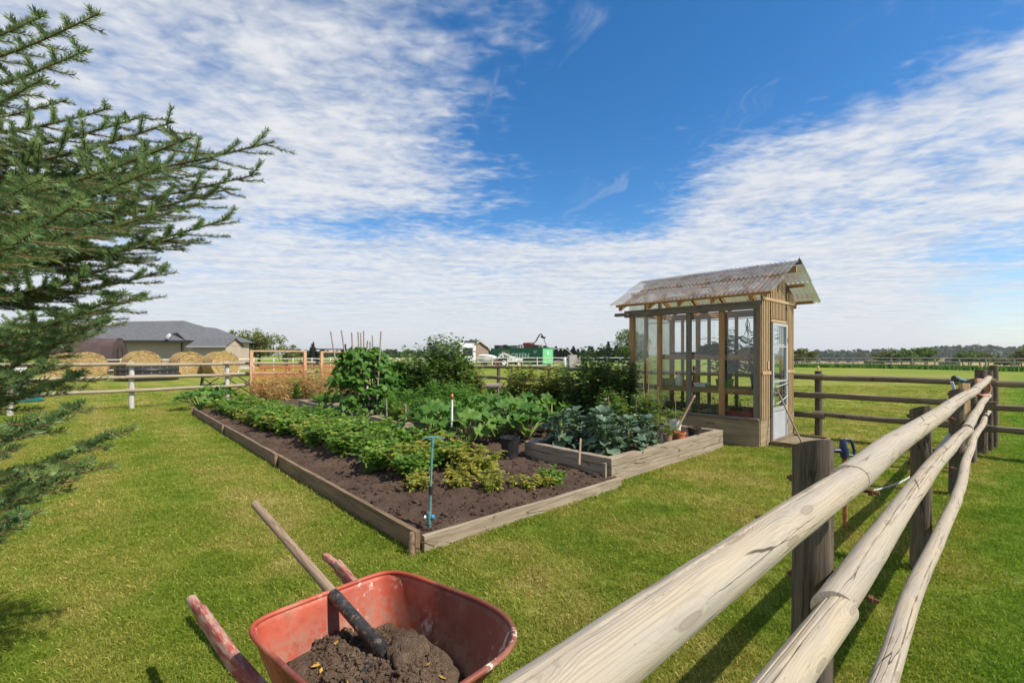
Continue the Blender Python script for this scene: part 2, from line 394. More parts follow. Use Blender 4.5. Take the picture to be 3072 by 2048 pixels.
tool_wood = wood('tool_wood', (.33, .235, .155), (.17, .115, .072), (.24, .19, .14), 2.2, cracks=.6, knots=.2, gscale=20, grain=1.3)
lath_wood = wood('lath_wood', (.48, .34, .18), (.29, .185, .088), (.36, .28, .18), 1.5, cracks=.2, knots=.4)

def soil_mat(name, a, b, crumbs=(.20, .135, .09)):
    m, N = newmat(name)
    p = N.n('ShaderNodeNewGeometry').outputs['Position']
    n1 = N.noise(p, 3.5, 8, .65).outputs[0]; n2 = N.noise(p, 42, 6, .7).outputs[0]; n3 = N.noise(p, 150, 3, .6).outputs[0]
    c = N.mix(N.sstep(n1, .35, .68), a, b)
    c = N.mix(N.sstep(n2, .52, .74, 0, .55), c, crumbs)
    c = N.mix(N.sstep(n2, .30, .44, .6, 0), c, tuple(x*.35 for x in a))
    h = N.math('ADD', N.math('MULTIPLY', n2, 1.), N.math('MULTIPLY', n3, .5))
    bp = N.n('ShaderNodeBump', {'Height': h, 'Strength': 1., 'Distance': .03}).outputs[0]
    finish(N, N.n('ShaderNodeBsdfPrincipled', {'Base Color': c, 'Roughness': .95, 'Specular IOR Level': .08, 'Normal': bp}).outputs[0]); return m
soil = soil_mat('garden_soil', (.085, .055, .040), (.125, .085, .062))
soil_dry = soil_mat('barrow_soil', (.115, .078, .054), (.215, .150, .100), (.33, .24, .165))
gravel_mat = soil_mat('gravel_fill', (.20, .17, .10), (.32, .27, .17), (.45, .40, .30))

def lawn_color(N):
    p = N.n('ShaderNodeNewGeometry').outputs['Position']
    n1 = N.noise(p, .55, 6, .62).outputs[0]; n2 = N.noise(p, 2.6, 5, .6).outputs[0]; n3 = N.noise(p, 14, 4, .6).outputs[0]
    # mowing lanes run along the garden; the grass outside the fence is greener
    fence_side = N.n('ShaderNodeVectorMath', {0: p, 1: (D1.x, D1.y, 0)}, operation='DOT_PRODUCT').outputs['Value']
    across = N.n('ShaderNodeVectorMath', {0: p, 1: (D2.x, D2.y, 0)}, operation='DOT_PRODUCT').outputs['Value']
    lane = N.math('SINE', N.math('MULTIPLY', N.math('ADD', across, N.math('MULTIPLY', n2, .5)), 5.6))
    dry = N.math('ADD', N.math('MULTIPLY', n1, .75), N.math('MULTIPLY', n2, .45))
    dry = N.math('ADD', dry, N.math('MULTIPLY', lane, .045))
    outside = N.sstep(N.math('ADD', fence_side, N.math('MULTIPLY', n2, .25)), .0, .52, 1, 0)
    dry = N.math('SUBTRACT', dry, N.math('MULTIPLY', outside, .10))
    c = N.ramp(dry, [(.40, (.112, .180, .015)), (.53, (.176, .226, .026)), (.65, (.255, .256, .050)), (.80, (.345, .290, .100))])
    c = N.mix(N.math('MULTIPLY', outside, .6), c, (.125, .235, .018))
    sep = N.n('ShaderNodeSeparateXYZ', {0: p})
    return N, p, c, n3, sep.outputs
def ground_material():
    m, N = newmat('lawn_ground'); N, p, c, n3, xyz = lawn_color(N)
    fine = N.noise(p, 60, 5, .7).outputs[0]
    c = N.mix(N.sstep(fine, .35, .65), N.mix(1., c, (.62, .62, .6), 'MULTIPLY'), N.mix(1., c, (1.12, 1.1, 1.1), 'MULTIPLY'))
    # distance: pasture, then stubble fields beyond the far fence on the right
    far1 = N.sstep(xyz[1], 22, 40)
    pn = N.noise(p, .12, 5, .6).outputs[0]
    stretch = N.n('ShaderNodeVectorMath', {0: p, 1: (.25, 1.4, 1)}, operation='MULTIPLY').outputs[0]
    pn2 = N.noise(stretch, .6, 5, .6).outputs[0]
    past = N.ramp(N.math('ADD', N.math('MULTIPLY', pn, .6), N.math('MULTIPLY', pn2, .4)), [(.38, (.11, .175, .016)), (.52, (.18, .215, .028)), (.66, (.25, .235, .055))])
    c = N.mix(far1, c, past)
    ratio = N.math('DIVIDE', xyz[0], N.math('MAXIMUM', xyz[1], 1.))
    fld = N.math('MULTIPLY', N.sstep(xyz[1], 62, 66), N.sstep(ratio, .42, .5))
    fn = N.noise(stretch, .035, 4, .6).outputs[0]
    c = N.mix(fld, c, N.ramp(fn, [(.38, (.20, .19, .045)), (.5, (.34, .27, .10)), (.62, (.40, .29, .14))]))
    h = N.noise(p, 90, 4, .7).outputs[0]
    bp = N.n('ShaderNodeBump', {'Height': h, 'Strength': .9, 'Distance': .02}).outputs[0]
    finish(N, N.n('ShaderNodeBsdfPrincipled', {'Base Color': c, 'Roughness': .9, 'Specular IOR Level': .1, 'Normal': bp}).outputs[0]); return m
lawn = ground_material()
def blade_material(name, lift=1.0):
    m, N = newmat(name); N, p, c, n3, xyz = lawn_color(N)
    r = N.n('ShaderNodeAttribute', None, attribute_name='rnd').outputs['Fac']
    c = N.mix(1., c, N.ramp(r, [(0, (.75*lift, .85*lift, .8)), (.7, (1.1*lift, 1.12*lift, .9)), (.86, (1.35*lift, 1.25*lift, 1.3)), (1, (2.3*lift, 1.75*lift, 3.2))]), 'MULTIPLY')
    b = N.n('ShaderNodeBsdfPrincipled', {'Base Color': c, 'Roughness': .55, 'Specular IOR Level': .2}).outputs[0]
    t = N.n('ShaderNodeBsdfTranslucent', {'Color': N.mix(1., c, (1.2, 1.3, .5), 'MULTIPLY')}).outputs[0]
    finish(N, N.n('ShaderNodeMixShader', {0: .38, 1: b, 2: t}).outputs[0]); return m
blade_mat = blade_material('grass_blade')

# ------------------------------------------------------------------ ground
def ground_z(x, y):
    z = 0.0
    k = min(1, max(0, (x/max(y, 1)-.30)/.25)) if y > 20 else 0
    z -= k*.0155*max(0, y-52)*(1 if y < 460 else 460/y)
    if y > 460: z += k*min(3, (y-460)*.020)
    return z
def make_ground():
    ys = list(np.concatenate([np.linspace(-6, 20, 14), np.geomspace(24, 3500, 46)]))
    ts = np.linspace(-2.2, 2.2, 61)
    V = []; Fc = []
    for y in ys:
        w = max(y, 12)
        for t in ts: V.append((t*w, y, ground_z(t*w, y)))
    n = len(ts)
    for i in range(len(ys)-1):
        for j in range(n-1): Fc.append((i*n+j, i*n+j+1, (i+1)*n+j+1, (i+1)*n+j))
    me = bpy.data.meshes.new('ground'); me.from_pydata(V, [], Fc); me.materials.append(lawn)
    me.polygons.foreach_set('use_smooth', [True]*len(Fc))
    setp(link('ground', me), kind='structure')
make_ground()

# garden soil: a low sheet of tilled earth with potato ridges
GT1, GS1 = 7.4, 12.9
def in_garden(t, s): return (-.02 < t < 2.66 and -.02 < s < 10.85) or (2.5 < t < 5.62 and .14 < s < 10.8) or (5.6 < t < GT1 and 2.4 < s < 10.8) or (.9 < t < GT1 and 10.7 < s < GS1)
def soil_z(t, s):
    z = .085 + .030*mnoise.noise((t*1.3, s*1.3, 3)) + .035*mnoise.noise((t*4.2, s*4.2, 7)) + .030*mnoise.noise((t*11, s*11, 1)) + .018*mnoise.noise((t*27, s*27, 5))
    for c in (.88, 1.48): z += .085*math.exp(-((t-c-.06*math.sin(s))/.21)**2)*min(1, max(0, (s-.3)/.8))
    e = min(1, max(0, min(t, s)/.10)); return z*(.55+.45*e)
def make_soil():
    st = .04; nt = int(GT1/st); ns = int(GS1/st); V = []; idx = {}; Fc = []
    def vid(i, j):
        if (i, j) not in idx:
            t, s = i*st+.015, j*st+.015; idx[(i, j)] = len(V); V.append(gw(t, s, soil_z(t, s)))
        return idx[(i, j)]
    for j in range(ns):
        for i in range(nt):
            if in_garden(i*st, j*st) and in_garden(i*st+st, j*st+st): Fc.append((vid(i, j), vid(i+1, j), vid(i+1, j+1), vid(i, j+1)))
    me = bpy.data.meshes.new('garden_soil'); me.from_pydata(V, [], Fc); me.materials.append(soil); me.polygons.foreach_set('use_smooth', [True]*len(Fc))
    setp(link('garden_soil', me), kind='structure')
make_soil()
def lump_template(seed, sub=1):
    bm = bmesh.new(); bmesh.ops.create_icosphere(bm, subdivisions=sub, radius=1)
    rr = random.Random(seed)
    V = np.array([tuple(v.co*(rr.uniform(.7, 1.25))) for v in bm.verts])*np.array([1, .85, .7]); bm.verts.ensure_lookup_table()
    T = np.array([[v.index for v in f.verts] for f in bm.faces]); bm.free(); return V, T
def make_clods():
    rng = np.random.default_rng(5); parts = []
    for k in range(4):
        n = 420; t = rng.uniform(.06, 2.6, n); s = rng.uniform(.05, 6.5, n)**1.0
        if k > 1: t = rng.uniform(.05, 2.5, n); s = rng.uniform(.05, 2.6, n)
        P = np.array([gw(a, b, soil_z(a, b)+.004) for a, b in zip(t, s)])
        V, T = lump_template(k, 1)
        parts.append(inst(V, T, P, rdir(rng, n), rdir(rng, n), rng.gamma(2.0, .0055, n)+.005, k))
    V, T, r = join(parts)
    setp(link('soil_clods', np_mesh('soil_clods', V, T, soil, r, smooth=False)), 'dark crumbled clods strewn over the tilled garden soil', 'soil', kind='stuff')
make_clods()

# ------------------------------------------------------------------ grass
def gh_block(x, y):
    p = Vector((x, y, 0))-G0; t, s = p.dot(D2), p.dot(D1)
    if in_garden(t, s): return True
    if -.055 < t < 2.62 and -.06 < s < 10.9: return True
    if 2.56 < t < 5.66 and .06 < s < 1.62: return True
    if 6.04 < t < 7.78 and -.29 < s < 2.3: return True       # greenhouse
    if 6.4 < t < 7.5 and -1.0 < s < -.25: return True       # doorstep
    return False
def make_grass():
    rng = np.random.default_rng(11)
    def tuft(seed, nb, spread, h):
        r = np.random.default_rng(seed); a = r.uniform(0, 6.283, nb); q = spread*np.sqrt(r.random(nb))
        P = np.stack([q*np.cos(a), q*np.sin(a), np.full(nb, -.004)], 1)
        d = np.stack([r.normal(0, .55, nb), r.normal(0, .55, nb), np.ones(nb)], 1)
        V = []; T = []; Rn = []
        for i in range(nb):
            L = h*r.uniform(.45, 1.15); w = r.uniform(.0022, .0042); dd = d[i]/np.linalg.norm(d[i]); sd = np.cross(dd, (math.cos(a[i]*3), math.sin(a[i]*3), .1)); sd /= np.linalg.norm(sd)
            bend = np.array([dd[0], dd[1], -.5])*L*.35
            p0 = P[i]; p1 = p0+dd*L*.55; p2 = p0+dd*L*.9+bend
            b = len(V); V += [p0+sd*w/2, p0-sd*w/2, p1+sd*w*.42, p1-sd*w*.42, p2]; T += [(b, b+1, b+3), (b, b+3, b+2), (b+2, b+3, b+4)]; Rn += [r.random()]*5
        return np_mesh('grass_tuft', V, T, blade_mat, Rn)
    lots = []
    # near to far rings: (y0, y1, tufts per square metre, blade height, size)
    for y0, y1, den, sc in ((.45, 2.6, 1500, 1.0), (2.6, 4.5, 950, 1.1), (4.5, 8, 420, 1.35), (8, 13, 150, 1.8), (13, 22, 42, 2.4)):
        n = int((y1-y0)*(y0+y1)*1.2*den)
        y = np.sqrt(rng.uniform(y0**2, y1**2, n)); x = y*rng.uniform(-1.2, 1.2, n)
        keep = np.array([not gh_block(a, b) for a, b in zip(x, y)]); x, y = x[keep], y[keep]
        lots.append((x, y, np.full(len(x), sc)))
    edge = []
    for (a, b, dn) in (((-.075, 0), (-.075, 10.8), 34), ((0, -.075), (2.6, -.075), 46), ((2.6, .03), (5.66, .05), 46), ((5.68, .05), (5.68, 1.6), 40), ((6.05, -.31), (7.75, -.31), 34), ((6.02, -.3), (6.02, 2.2), 34)):
        ln = math.dist(a, b)
        for k in range(int(ln*dn)):
            f = rng.random(); p = gw(a[0]+(b[0]-a[0])*f+rng.normal(0, .015), a[1]+(b[1]-a[1])*f+rng.normal(0, .015)); edge.append((p.x, p.y))
    for Yp in (-.2, 1.463, 3.09, 4.79, 6.25):
        for k in range(30):
            aa = rng.uniform(0, 6.28); rr2 = rng.uniform(.06, .11); qx_ = -.54+1.1204*Yp-.666*.118+rr2*math.cos(aa); edge.append((qx_, Yp+.746*.118+rr2*math.sin(aa)))
    e = np.array(edge); lots.append((e[:, 0], e[:, 1], np.full(len(e), 1.75)))
    x = np.concatenate([l[0] for l in lots]); y = np.concatenate([l[1] for l in lots]); sc = np.concatenate([l[2] for l in lots])
    # outside the fence the grass stands a little longer
    side = x*D1.x + y*D1.y
    longer = np.where(side < -.55+.15*np.sin(x*3), 1.5, 1.0)
    kind = rng.integers(0, 3, len(x))
    for k in range(3):
        tm = tuft(30+k, 22, .042, .034)
        src = link('grass_tuft', tm, loc=(-1.3+1.2*k, 3.2-.25*k, 0)); setp(src, 'short mown grass tuft in the lawn', 'grass', kind='stuff')
        sel = kind == k; n = int(sel.sum())
        me = bpy.data.meshes.new('lawn_grass'); me.vertices.add(n)
        me.vertices.foreach_set('co', np.stack([x[sel], y[sel], np.zeros(n)], 1).astype(np.float32).ravel())
        a = me.attributes.new('rot', 'FLOAT_VECTOR', 'POINT'); a.data.foreach_set('vector', np.stack([rng.normal(0, .12, n), rng.normal(0, .12, n), rng.uniform(0, 6.28, n)], 1).astype(np.float32).ravel())
        s3 = np.stack([sc[sel], sc[sel], sc[sel]**.55*longer[sel]*rng.uniform(.75, 1.25, n)], 1)
        a = me.attributes.new('scl', 'FLOAT_VECTOR', 'POINT'); a.data.foreach_set('vector', s3.astype(np.float32).ravel())
        o = link('lawn_grass', me); setp(o, 'mown lawn grass around the garden and along the fence', 'grass', kind='stuff')
        ng = bpy.data.node_groups.new('lawn_grass', 'GeometryNodeTree')
        ng.interface.new_socket('Geometry', in_out='INPUT', socket_type='NodeSocketGeometry'); ng.interface.new_socket('Geometry', in_out='OUTPUT', socket_type='NodeSocketGeometry')
        N = NT(ng); gi = N.n('NodeGroupInput'); oi = N.n('GeometryNodeObjectInfo', {'Object': src}, transform_space='ORIGINAL')
        ra = N.n('GeometryNodeInputNamedAttribute', {'Name': 'rot'}, data_type='FLOAT_VECTOR').outputs[0]
        sa = N.n('GeometryNodeInputNamedAttribute', {'Name': 'scl'}, data_type='FLOAT_VECTOR').outputs[0]
        e2r = N.n('FunctionNodeEulerToRotation', {0: ra}).outputs[0]
        ip = N.n('GeometryNodeInstanceOnPoints', {'Points': gi.outputs[0], 'Instance': oi.outputs['Geometry'], 'Rotation': e2r, 'Scale': sa})
        N.n('NodeGroupOutput', {0: ip.outputs[0]})
        md = o.modifiers.new('grass', 'NODES'); md.node_group = ng
make_grass()

# ------------------------------------------------------------------ logs and fences
def log_mesh(name, L, r0, r1, mat, seed=0, nl=None, nt=20, crack=0, wob=.012, bend=.0, cut0=0., cut1=0.):
    """a peeled round rail along local X with an uneven skin; crack = number of real splits cut into it"""
    rr = random.Random(seed); nl = nl or max(6, int(L/.12)); off = rr.uniform(0, 100)
    cr = [(rr.uniform(.3, 2.4), rr.uniform(0, 6), rr.uniform(-.1, .7), rr.uniform(.5, 1.2)) for _ in range(crack)]
    V = []; Fc = []; sm = []
    for i in range(nl+1):
        f = i/nl; x = f*L; r = r0+(r1-r0)*f; by = bend*math.sin(f*math.pi)+wob*mnoise.noise((x*.9, off, 0)); bz = bend*.6*math.sin(f*math.pi*1.3)+wob*mnoise.noise((x*.9, off, 9))
        for j in range(nt):
            a = 2*math.pi*j/nt
            q = r*(1+.05*mnoise.noise((x*1.6, math.cos(a)*1.2+off, math.sin(a)*1.2))+.02*mnoise.noise((x*7, math.cos(a)*3+off, math.sin(a)*3)))
            for (a0, ph, f0, fl) in cr:
                if f0 < f < f0+fl:
                    ac = a0+.16*mnoise.noise((x*2.3, ph, 4)); da = abs((a-ac+math.pi) % (2*math.pi)-math.pi)
                    q -= .009*min(1, (f-f0)*8, (f0+fl-f)*8)*math.exp(-(da/.035)**2)
            xx = x
            if i == 0: xx -= cut0*math.cos(a)
            if i == nl: xx += cut1*math.cos(a)
            V.append((xx, by+q*math.cos(a), bz+q*math.sin(a)))
    for i in range(nl):
        for j in range(nt): Fc.append((i*nt+j, i*nt+(j+1) % nt, (i+1)*nt+(j+1) % nt, (i+1)*nt+j)); sm.append(True)
    Fc += [tuple(reversed(range(nt))), tuple(nl*nt+j for j in range(nt))]; sm += [False, False]
    me = bpy.data.meshes.new(name); me.from_pydata(V, [], Fc); me.polygons.foreach_set('use_smooth', sm); me.materials.append(mat)
    me.update(); me.set_sharp_from_angle(angle=R(50)); return me
def log(name, p0, p1, r0, r1, mat, parent=None, seed=0, up=(0, 0, 1), **kw):
    p0, p1 = Vector(p0), Vector(p1); M = align(p0, p1, up); M.translation = p0
    return link(name, log_mesh(name, (p1-p0).length, r0, r1, mat, seed, **kw), parent, M=M)

rust = plain('rusty_iron', (.15, .065, .035), .75, .4, 30, bump=.4)
wire_mat = plain('galvanised_wire', (.42, .42, .41), .4, .1, metal=.7)

def right_fence():
    q = -.54                                             # plan offset of the rails from the camera
    K = Vector((1.1204, 1, 0)).normalized(); side = Vector((-K.y, K.x, 0))      # side: towards the garden
    def pt(Y, z, off=0.): return Vector((q+1.1204*Y, Y, z))+side*off
    root = thing('rail_fence', 'pale round log rail fence in the foreground running away to the right', 'fence', pt(1.56, 0, .13))
    base = Matrix.Translation(-root.location)
    def L(n, a, b, *ar, **k): return log(n, base @ a, base @ b, *ar, parent=root, **k)
    # near rails and their continuation past the first and later posts
    L('rail', pt(-.75, 1.105), pt(1.46, 1.108), .044, .041, rail_wood, seed=3, nl=180, nt=120, crack=3, wob=.012)
    L('rail', pt(1.43, 1.112, .006), pt(5.2, 1.105), .047, .041, rail_wood, seed=8, nl=180, nt=90, crack=2, bend=.008, cut0=.03)
    L('rail', pt(5.1, 1.108, .004), pt(7.35, 1.135), .041, .039, rail_wood, seed=9, nl=80, nt=32, crack=2)
    L('rail', pt(-.75, .775), pt(1.33, .768), .042, .044, rail_wood, seed=12, nl=180, nt=120, crack=3, wob=.014)
    L('rail', pt(1.31, .773, .006), pt(4.4, .795), .047, .040, rail_wood, seed=17, nl=170, nt=90, crack=2, bend=.02, cut0=.03)
    L('rail', pt(4.35, .797), pt(7.35, .875), .040, .037, rail_wood, seed=19, nl=90, nt=32, crack=2, bend=.012)
    L('rail', pt(-.75, .335), pt(3.6, .36), .038, .037, rail_wood, seed=23, nl=200, nt=90, crack=2, bend=-.02, wob=.02)
    L('rail', pt(3.55, .362), pt(7.4, .64), .037, .030, rail_wood, seed=29, nl=130, nt=32, crack=2, bend=.02, wob=.03)
    for i, (Y, r, h) in enumerate(((-.2, .060, 1.19), (1.463, .059, 1.195), (3.09, .058, 1.125), (4.79, .062, 1.12), (6.25, .05, 1.15))):
        p = pt(Y, 0, .118); n = 40 if i < 3 else 24
        L('post', p+Vector((0, 0, -.25)), p+Vector((0, 0, h)), r*1.04, r, post_wood, seed=40+i, nl=40, nt=n, crack=5, wob=.006, cut1=.028, up=(1, 0, 0))
    for Y, z in ((1.463, 1.07), (1.463, .735), (3.09, 1.07), (3.09, .74), (4.79, 1.08), (1.463, .335)):
        b = MB(); a = base @ pt(Y, z, -.062); c = base @ pt(Y, z, .195)
        b.tube([a, c], .0055, 8); d = (c-a).normalized()
        b.tube([a+d*.016, a+d*.027], .0125, 6, smooth=False); b.tube([c-d*.02, c-d*.008], .012, 6, smooth=False)
        b.build('bolt', rust, root)
    return pt
FPT = right_fence()

def line_fence(name, label, t0s0, direction, ks, heights, rails_z, pm, rm, pr=.06, rr=.045, zoff=None, side=0., seed=0, over=.12, gone=()):
    """posts at distances ks along a line, round rails from post to post"""
    o = Vector(t0s0); d = Vector(direction).normalized(); n = Vector((-d.y, d.x, 0))
    root = thing(name, label, 'fence', o)
    for i, k in enumerate(ks):
        if k in gone: continue
        p = d*k; log('post', p+Vector((0, 0, -.2)), p+Vector((0, 0, heights[i % len(heights)])), pr, pr*.94, pm, root, seed=seed+i, nl=14, nt=14, crack=1, wob=.01, up=(1, 0, 0))
    for i in range(len(ks)-1):
        for j, z in enumerate(rails_z):
            dz = .012*math.sin(i*2.1+j)
            a = d*(ks[i]-over)+n*side+Vector((0, 0, z+dz)); b = d*(ks[i+1]+over*.4)+n*side*.9+Vector((0, 0, z+dz+.015*math.cos(i+j*2)))
            log('rail', a, b, rr*1.06, rr*.92, rm, root, seed=seed+50+i*5+j, nl=16, nt=12, wob=.02)
    return root
# fence with white posts on the left, behind the garden
line_fence('rail_fence', 'rail fence with white posts crossing the lawn on the left before the hay bales', gw(-1.1, 13.55), D2,
           [-4.6, -2.3, 0, 2.3, 4.6, 6.9, 9.2], [1.30], [1.23, .885, .51], post_white, rail_pale, pr=.065, rr=.048, side=-.105, seed=200)
# dark fence behind the greenhouse, meeting the near fence at the corner
line_fence('rail_fence', 'dark weathered three rail fence running behind the garden and greenhouse', gw(8.08, -2.75), D1,
           [-7.0, -4.7, -2.35, 0.0, 2.15, 4.5, 6.8, 8.95, 11.25, 13.6, 16.2], [1.18, 1.20, 1.25], [1.09, .75, .395], post_wood, rail_grey, pr=.062, rr=.050, side=.105, seed=300, gone=(0.0,))
def corner_posts():
    for i, (u, Y, r, h, nm) in enumerate(((2944, 6.95, .072, 1.27, 'thick dark corner post where the two rail fences meet'), (2968, 7.15, .045, 1.25, 'slimmer leaning post just behind the thick corner post'), (2981, 7.4, .050, 1.33, 'tallest post of the corner group right of the thick one'))):
        p = Vector(((u-UC)/F*Y, Y, 0)); o = log('corner_post', p+Vector((0, 0, -.2)), p+Vector((0, 0, h)), r*1.05, r, post_wood, seed=70+i, nl=24, nt=20, crack=3, wob=.01, up=(1, 0, 0))
        setp(o, nm, 'post')
corner_posts()

# low boards that hold the garden soil, with their stakes
def edging():
    root = thing('garden_edging', 'low wooden board edging along the left and front of the garden', 'edging', G0, ANG)
    for a, b in ((0, 3.55), (3.57, 7.0), (7.02, 10.8)):
        beam('board', (-.022, a, .032), (-.022, b, .036), .042, .26, edge_wood, root, bevel=.004, warp=.004)
    beam('board', (.012, -.02, .02), (2.58, -.03, .0), .042, .21, bed_wood, root, bevel=.004, warp=.004)
    for s_, t_, h in ((-.005, -.075, .17), (3.55, -.062, .185), (7.0, -.06, .17), (10.7, -.07, .16)):
        b = MB(); b.tube([(0, 0, -.1), (0, 0, h-.012), (0, 0, h)], [.024, .023, .016], 10); b.build('stake', edge_wood, root, loc=(t_, s_, 0))
    w = MB(); w.tube([(-.07, -.03, .09), (.03, -.055, .088), (.11, -.075, .07), (.05, -.085, .05)], .0028, 6); w.build('tie_wire', rust, root)
edging()
def stacked_bed(name, label, t0, t1, s0, s1, n, h, mat, w=.09, fill=.8, soil_m=None, bevel=.006, z0=.0, stakes=()):
    """raised bed of stacked timbers, ends lapping in alternate courses"""
    root = thing(name, label, 'planter', gw(t0, s0), ANG); T, Sx = t1-t0, s1-s0
    for i in range(n):
        z = z0+h*(i+.5); e = w if i % 2 else 0; g = .004; j = random.uniform(-.006, .006)
        for k, y in enumerate((0, Sx)): beam('timber', (e+g*(e > 0)+j, y+(w/2 if k == 0 else -w/2), z), (T-e-g*(e > 0)+j, y+(w/2 if k == 0 else -w/2), z), w, h-.004, mat, root, bevel=bevel, warp=.004)
        e2 = 0 if i % 2 else w
        for k, x in enumerate((0, T)): beam('timber', (x+(w/2 if k == 0 else -w/2), e2+g*(e2 > 0), z), (x+(w/2 if k == 0 else -w/2), Sx-e2-g*(e2 > 0), z), w, h-.004, mat, root, bevel=bevel, warp=.004)
    b = MB(); zz = z0+n*h*fill; nx, ny = 14, 14; vs = []
    for i in range(nx+1):
        for k in range(ny+1):
            x = w*.9+(T-1.8*w)*i/nx; y = w*.9+(Sx-1.8*w)*k/ny; vs.append((x, y, zz+.02*mnoise.noise((x*6, y*6, t0))+.012*mnoise.noise((x*17, y*17, t0))))
    b.add(vs, [(i*(ny+1)+k, (i+1)*(ny+1)+k, (i+1)*(ny+1)+k+1, i*(ny+1)+k+1) for i in range(nx) for k in range(ny)], True)
    b.build('soil', soil_m or soil, root)
    return root
front_bed = stacked_bed('raised_bed', 'big raised timber bed at the garden front holding kale and flower pots', 2.60, 5.62, .10, 1.56, 3, .098, bed_wood, w=.105, fill=.72)
for x, y, h, tilt in ((-.05, .06, .24, .05),):
    beam('stake', (x, y, -.05), (x+.01, y+tilt*.2, h), .045, .03, bed_wood, front_bed, up=(1, 0, 0))
for i, (t, s, n, hh) in enumerate(((2.1, 8.2, 1.05, 1.4), (2.1, 6.25, 1.0, 1.35), (2.1, 4.1, .95, 1.3), (3.7, 4.4, .9, 1.3), (5.7, 4.3, .9, 1.3))):
    stacked_bed('raised_bed', ('small wooden raised bed under the feathery carrot tops, nearest the orange trellis', 'small wooden raised bed at the foot of the pole beans', 'small wooden raised bed with yellow seedlings and two stakes behind the potato row', 'small wooden raised bed half hidden behind the squash leaves', 'dark wooden raised bed below the yellowing berry bush')[i],
                t, t+n, s, s+hh, 3, .105, bed_wood, w=.05, fill=.85, bevel=.003)
# ------------------------------------------------------------------ wheelbarrow, its load and the shovel
def barrow_paint():
    m, N = newmat('barrow_paint'); v = objvec(N, (1, 1, 1), False)
    n1 = N.noise(v, 3.2, 6, .6).outputs[0]; n2 = N.noise(v, 11, 8, .72).outputs[0]; n3 = N.noise(v, 28, 6, .7).outputs[0]
    sep = N.n('ShaderNodeSeparateXYZ', {0: v}).outputs
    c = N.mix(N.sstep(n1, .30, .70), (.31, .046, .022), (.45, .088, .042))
    front = N.sstep(sep[0], .88, 1.18)                       # brown rust at the nose, painted stronger to deepen its shaded inner wall
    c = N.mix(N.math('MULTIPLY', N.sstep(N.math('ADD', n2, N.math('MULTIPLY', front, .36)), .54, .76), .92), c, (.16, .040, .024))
    scuff = N.math('MULTIPLY', N.sstep(n3, .50, .56), N.sstep(n2, .44, .56))
    scuff = N.math('MULTIPLY', scuff, N.sstep(N.noise(v, 4.3, 3).outputs[0], .52, .58))
    c = N.mix(scuff, c, (.60, .52, .44))
    sv = N.n('ShaderNodeVectorMath', {0: v, 1: (26, 26, 3)}, operation='MULTIPLY').outputs[0]
    scr = N.math('MULTIPLY', N.sstep(N.noise(sv, 2.4, 3, .5).outputs[0], .60, .68), N.sstep(n1, .42, .60))
    c = N.mix(N.math('MULTIPLY', scr, .5), c, (.16, .045, .028))
    dust = N.sstep(N.noise(v, 6, 5, .6).outputs[0], .45, .75, 0, .35)
    c = N.mix(dust, c, (.42, .25, .17))
    mud = N.math('MULTIPLY', N.sstep(N.math('ADD', sep[2], N.math('MULTIPLY', n2, .16)), .54, .66, 1, 0), N.sstep(n3, .36, .58)); c = N.mix(N.math('MULTIPLY', mud, .6), c, (.24, .165, .115))
    bp = N.n('ShaderNodeBump', {'Height': n3, 'Strength': .25, 'Distance': .003}).outputs[0]
    finish(N, N.n('ShaderNodeBsdfPrincipled', {'Base Color': c, 'Roughness': N.sstep(n2, .3, .7, .42, .7), 'Specular IOR Level': .4, 'Normal': bp}).outputs[0]); return m
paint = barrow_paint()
def handle_paint():
    m, N = newmat('handle_paint'); v = objvec(N, (1, 1, 1))
    vg = N.n('ShaderNodeVectorMath', {0: v, 1: (5, 40, 40)}, operation='MULTIPLY').outputs[0]
    n1 = N.noise(vg, 1.6, 7, .7).outputs[0]; n2 = N.noise(v, 9, 5).outputs[0]
    c = N.mix(N.sstep(N.math('ADD', N.math('MULTIPLY', n1, .7), N.math('MULTIPLY', n2, .3)), .45, .56), (.33, .062, .045), (.40, .27, .20))
    c = N.mix(N.sstep(n2, .35, .6, .45, 0), c, (.14, .035, .028))
    bp = N.n('ShaderNodeBump', {'Height': n1, 'Strength': .6, 'Distance': .004}).outputs[0]
    finish(N, N.n('ShaderNodeBsdfPrincipled', {'Base Color': c, 'Roughness': .75, 'Normal': bp}).outputs[0]); return m
black_metal = plain('black_metal', (.035, .033, .032), .5, .4, 14, metal=.4, bump=.15)
rubber = plain('black_rubber', (.022, .022, .022), .8, .3, 10)
WA = Vector((.719, -.695, 0)); WB = Vector((.695, .719, 0)); WM = Vector((-1.199, 2.215, 0))
WROT = math.atan2(WA.y, WA.x)
def rim_z(x): return .59+.115*(x-.69)/.9
def tray_ring(f, n=120):
    """outline of the tray at depth fraction f (0 rim, 1 floor)"""
    pts = []
    x0 = .675+.10*f; x1 = 1.545-.30*f; hw = .290-.085*f
    xm = (x0+x1)/2; hl = (x1-x0)/2
    for i in range(n):
        a = 2*math.pi*i/n; c, s_ = math.cos(a), math.sin(a)
        ex = 3.2 if c > 0 else 7.0                          # round nose, square heel
        k = (abs(c)**ex+abs(s_)**ex)**(-1/ex)
        x = xm+hl*k*c; y = hw*k*s_*(1-.10*max(0, k*c)**2)
        z = rim_z(x)*(1-f)+(.335+.02*(x-.7))*f
        pts.append(Vector((x, y, z-.012*math.sin(math.pi*f))))
    return pts
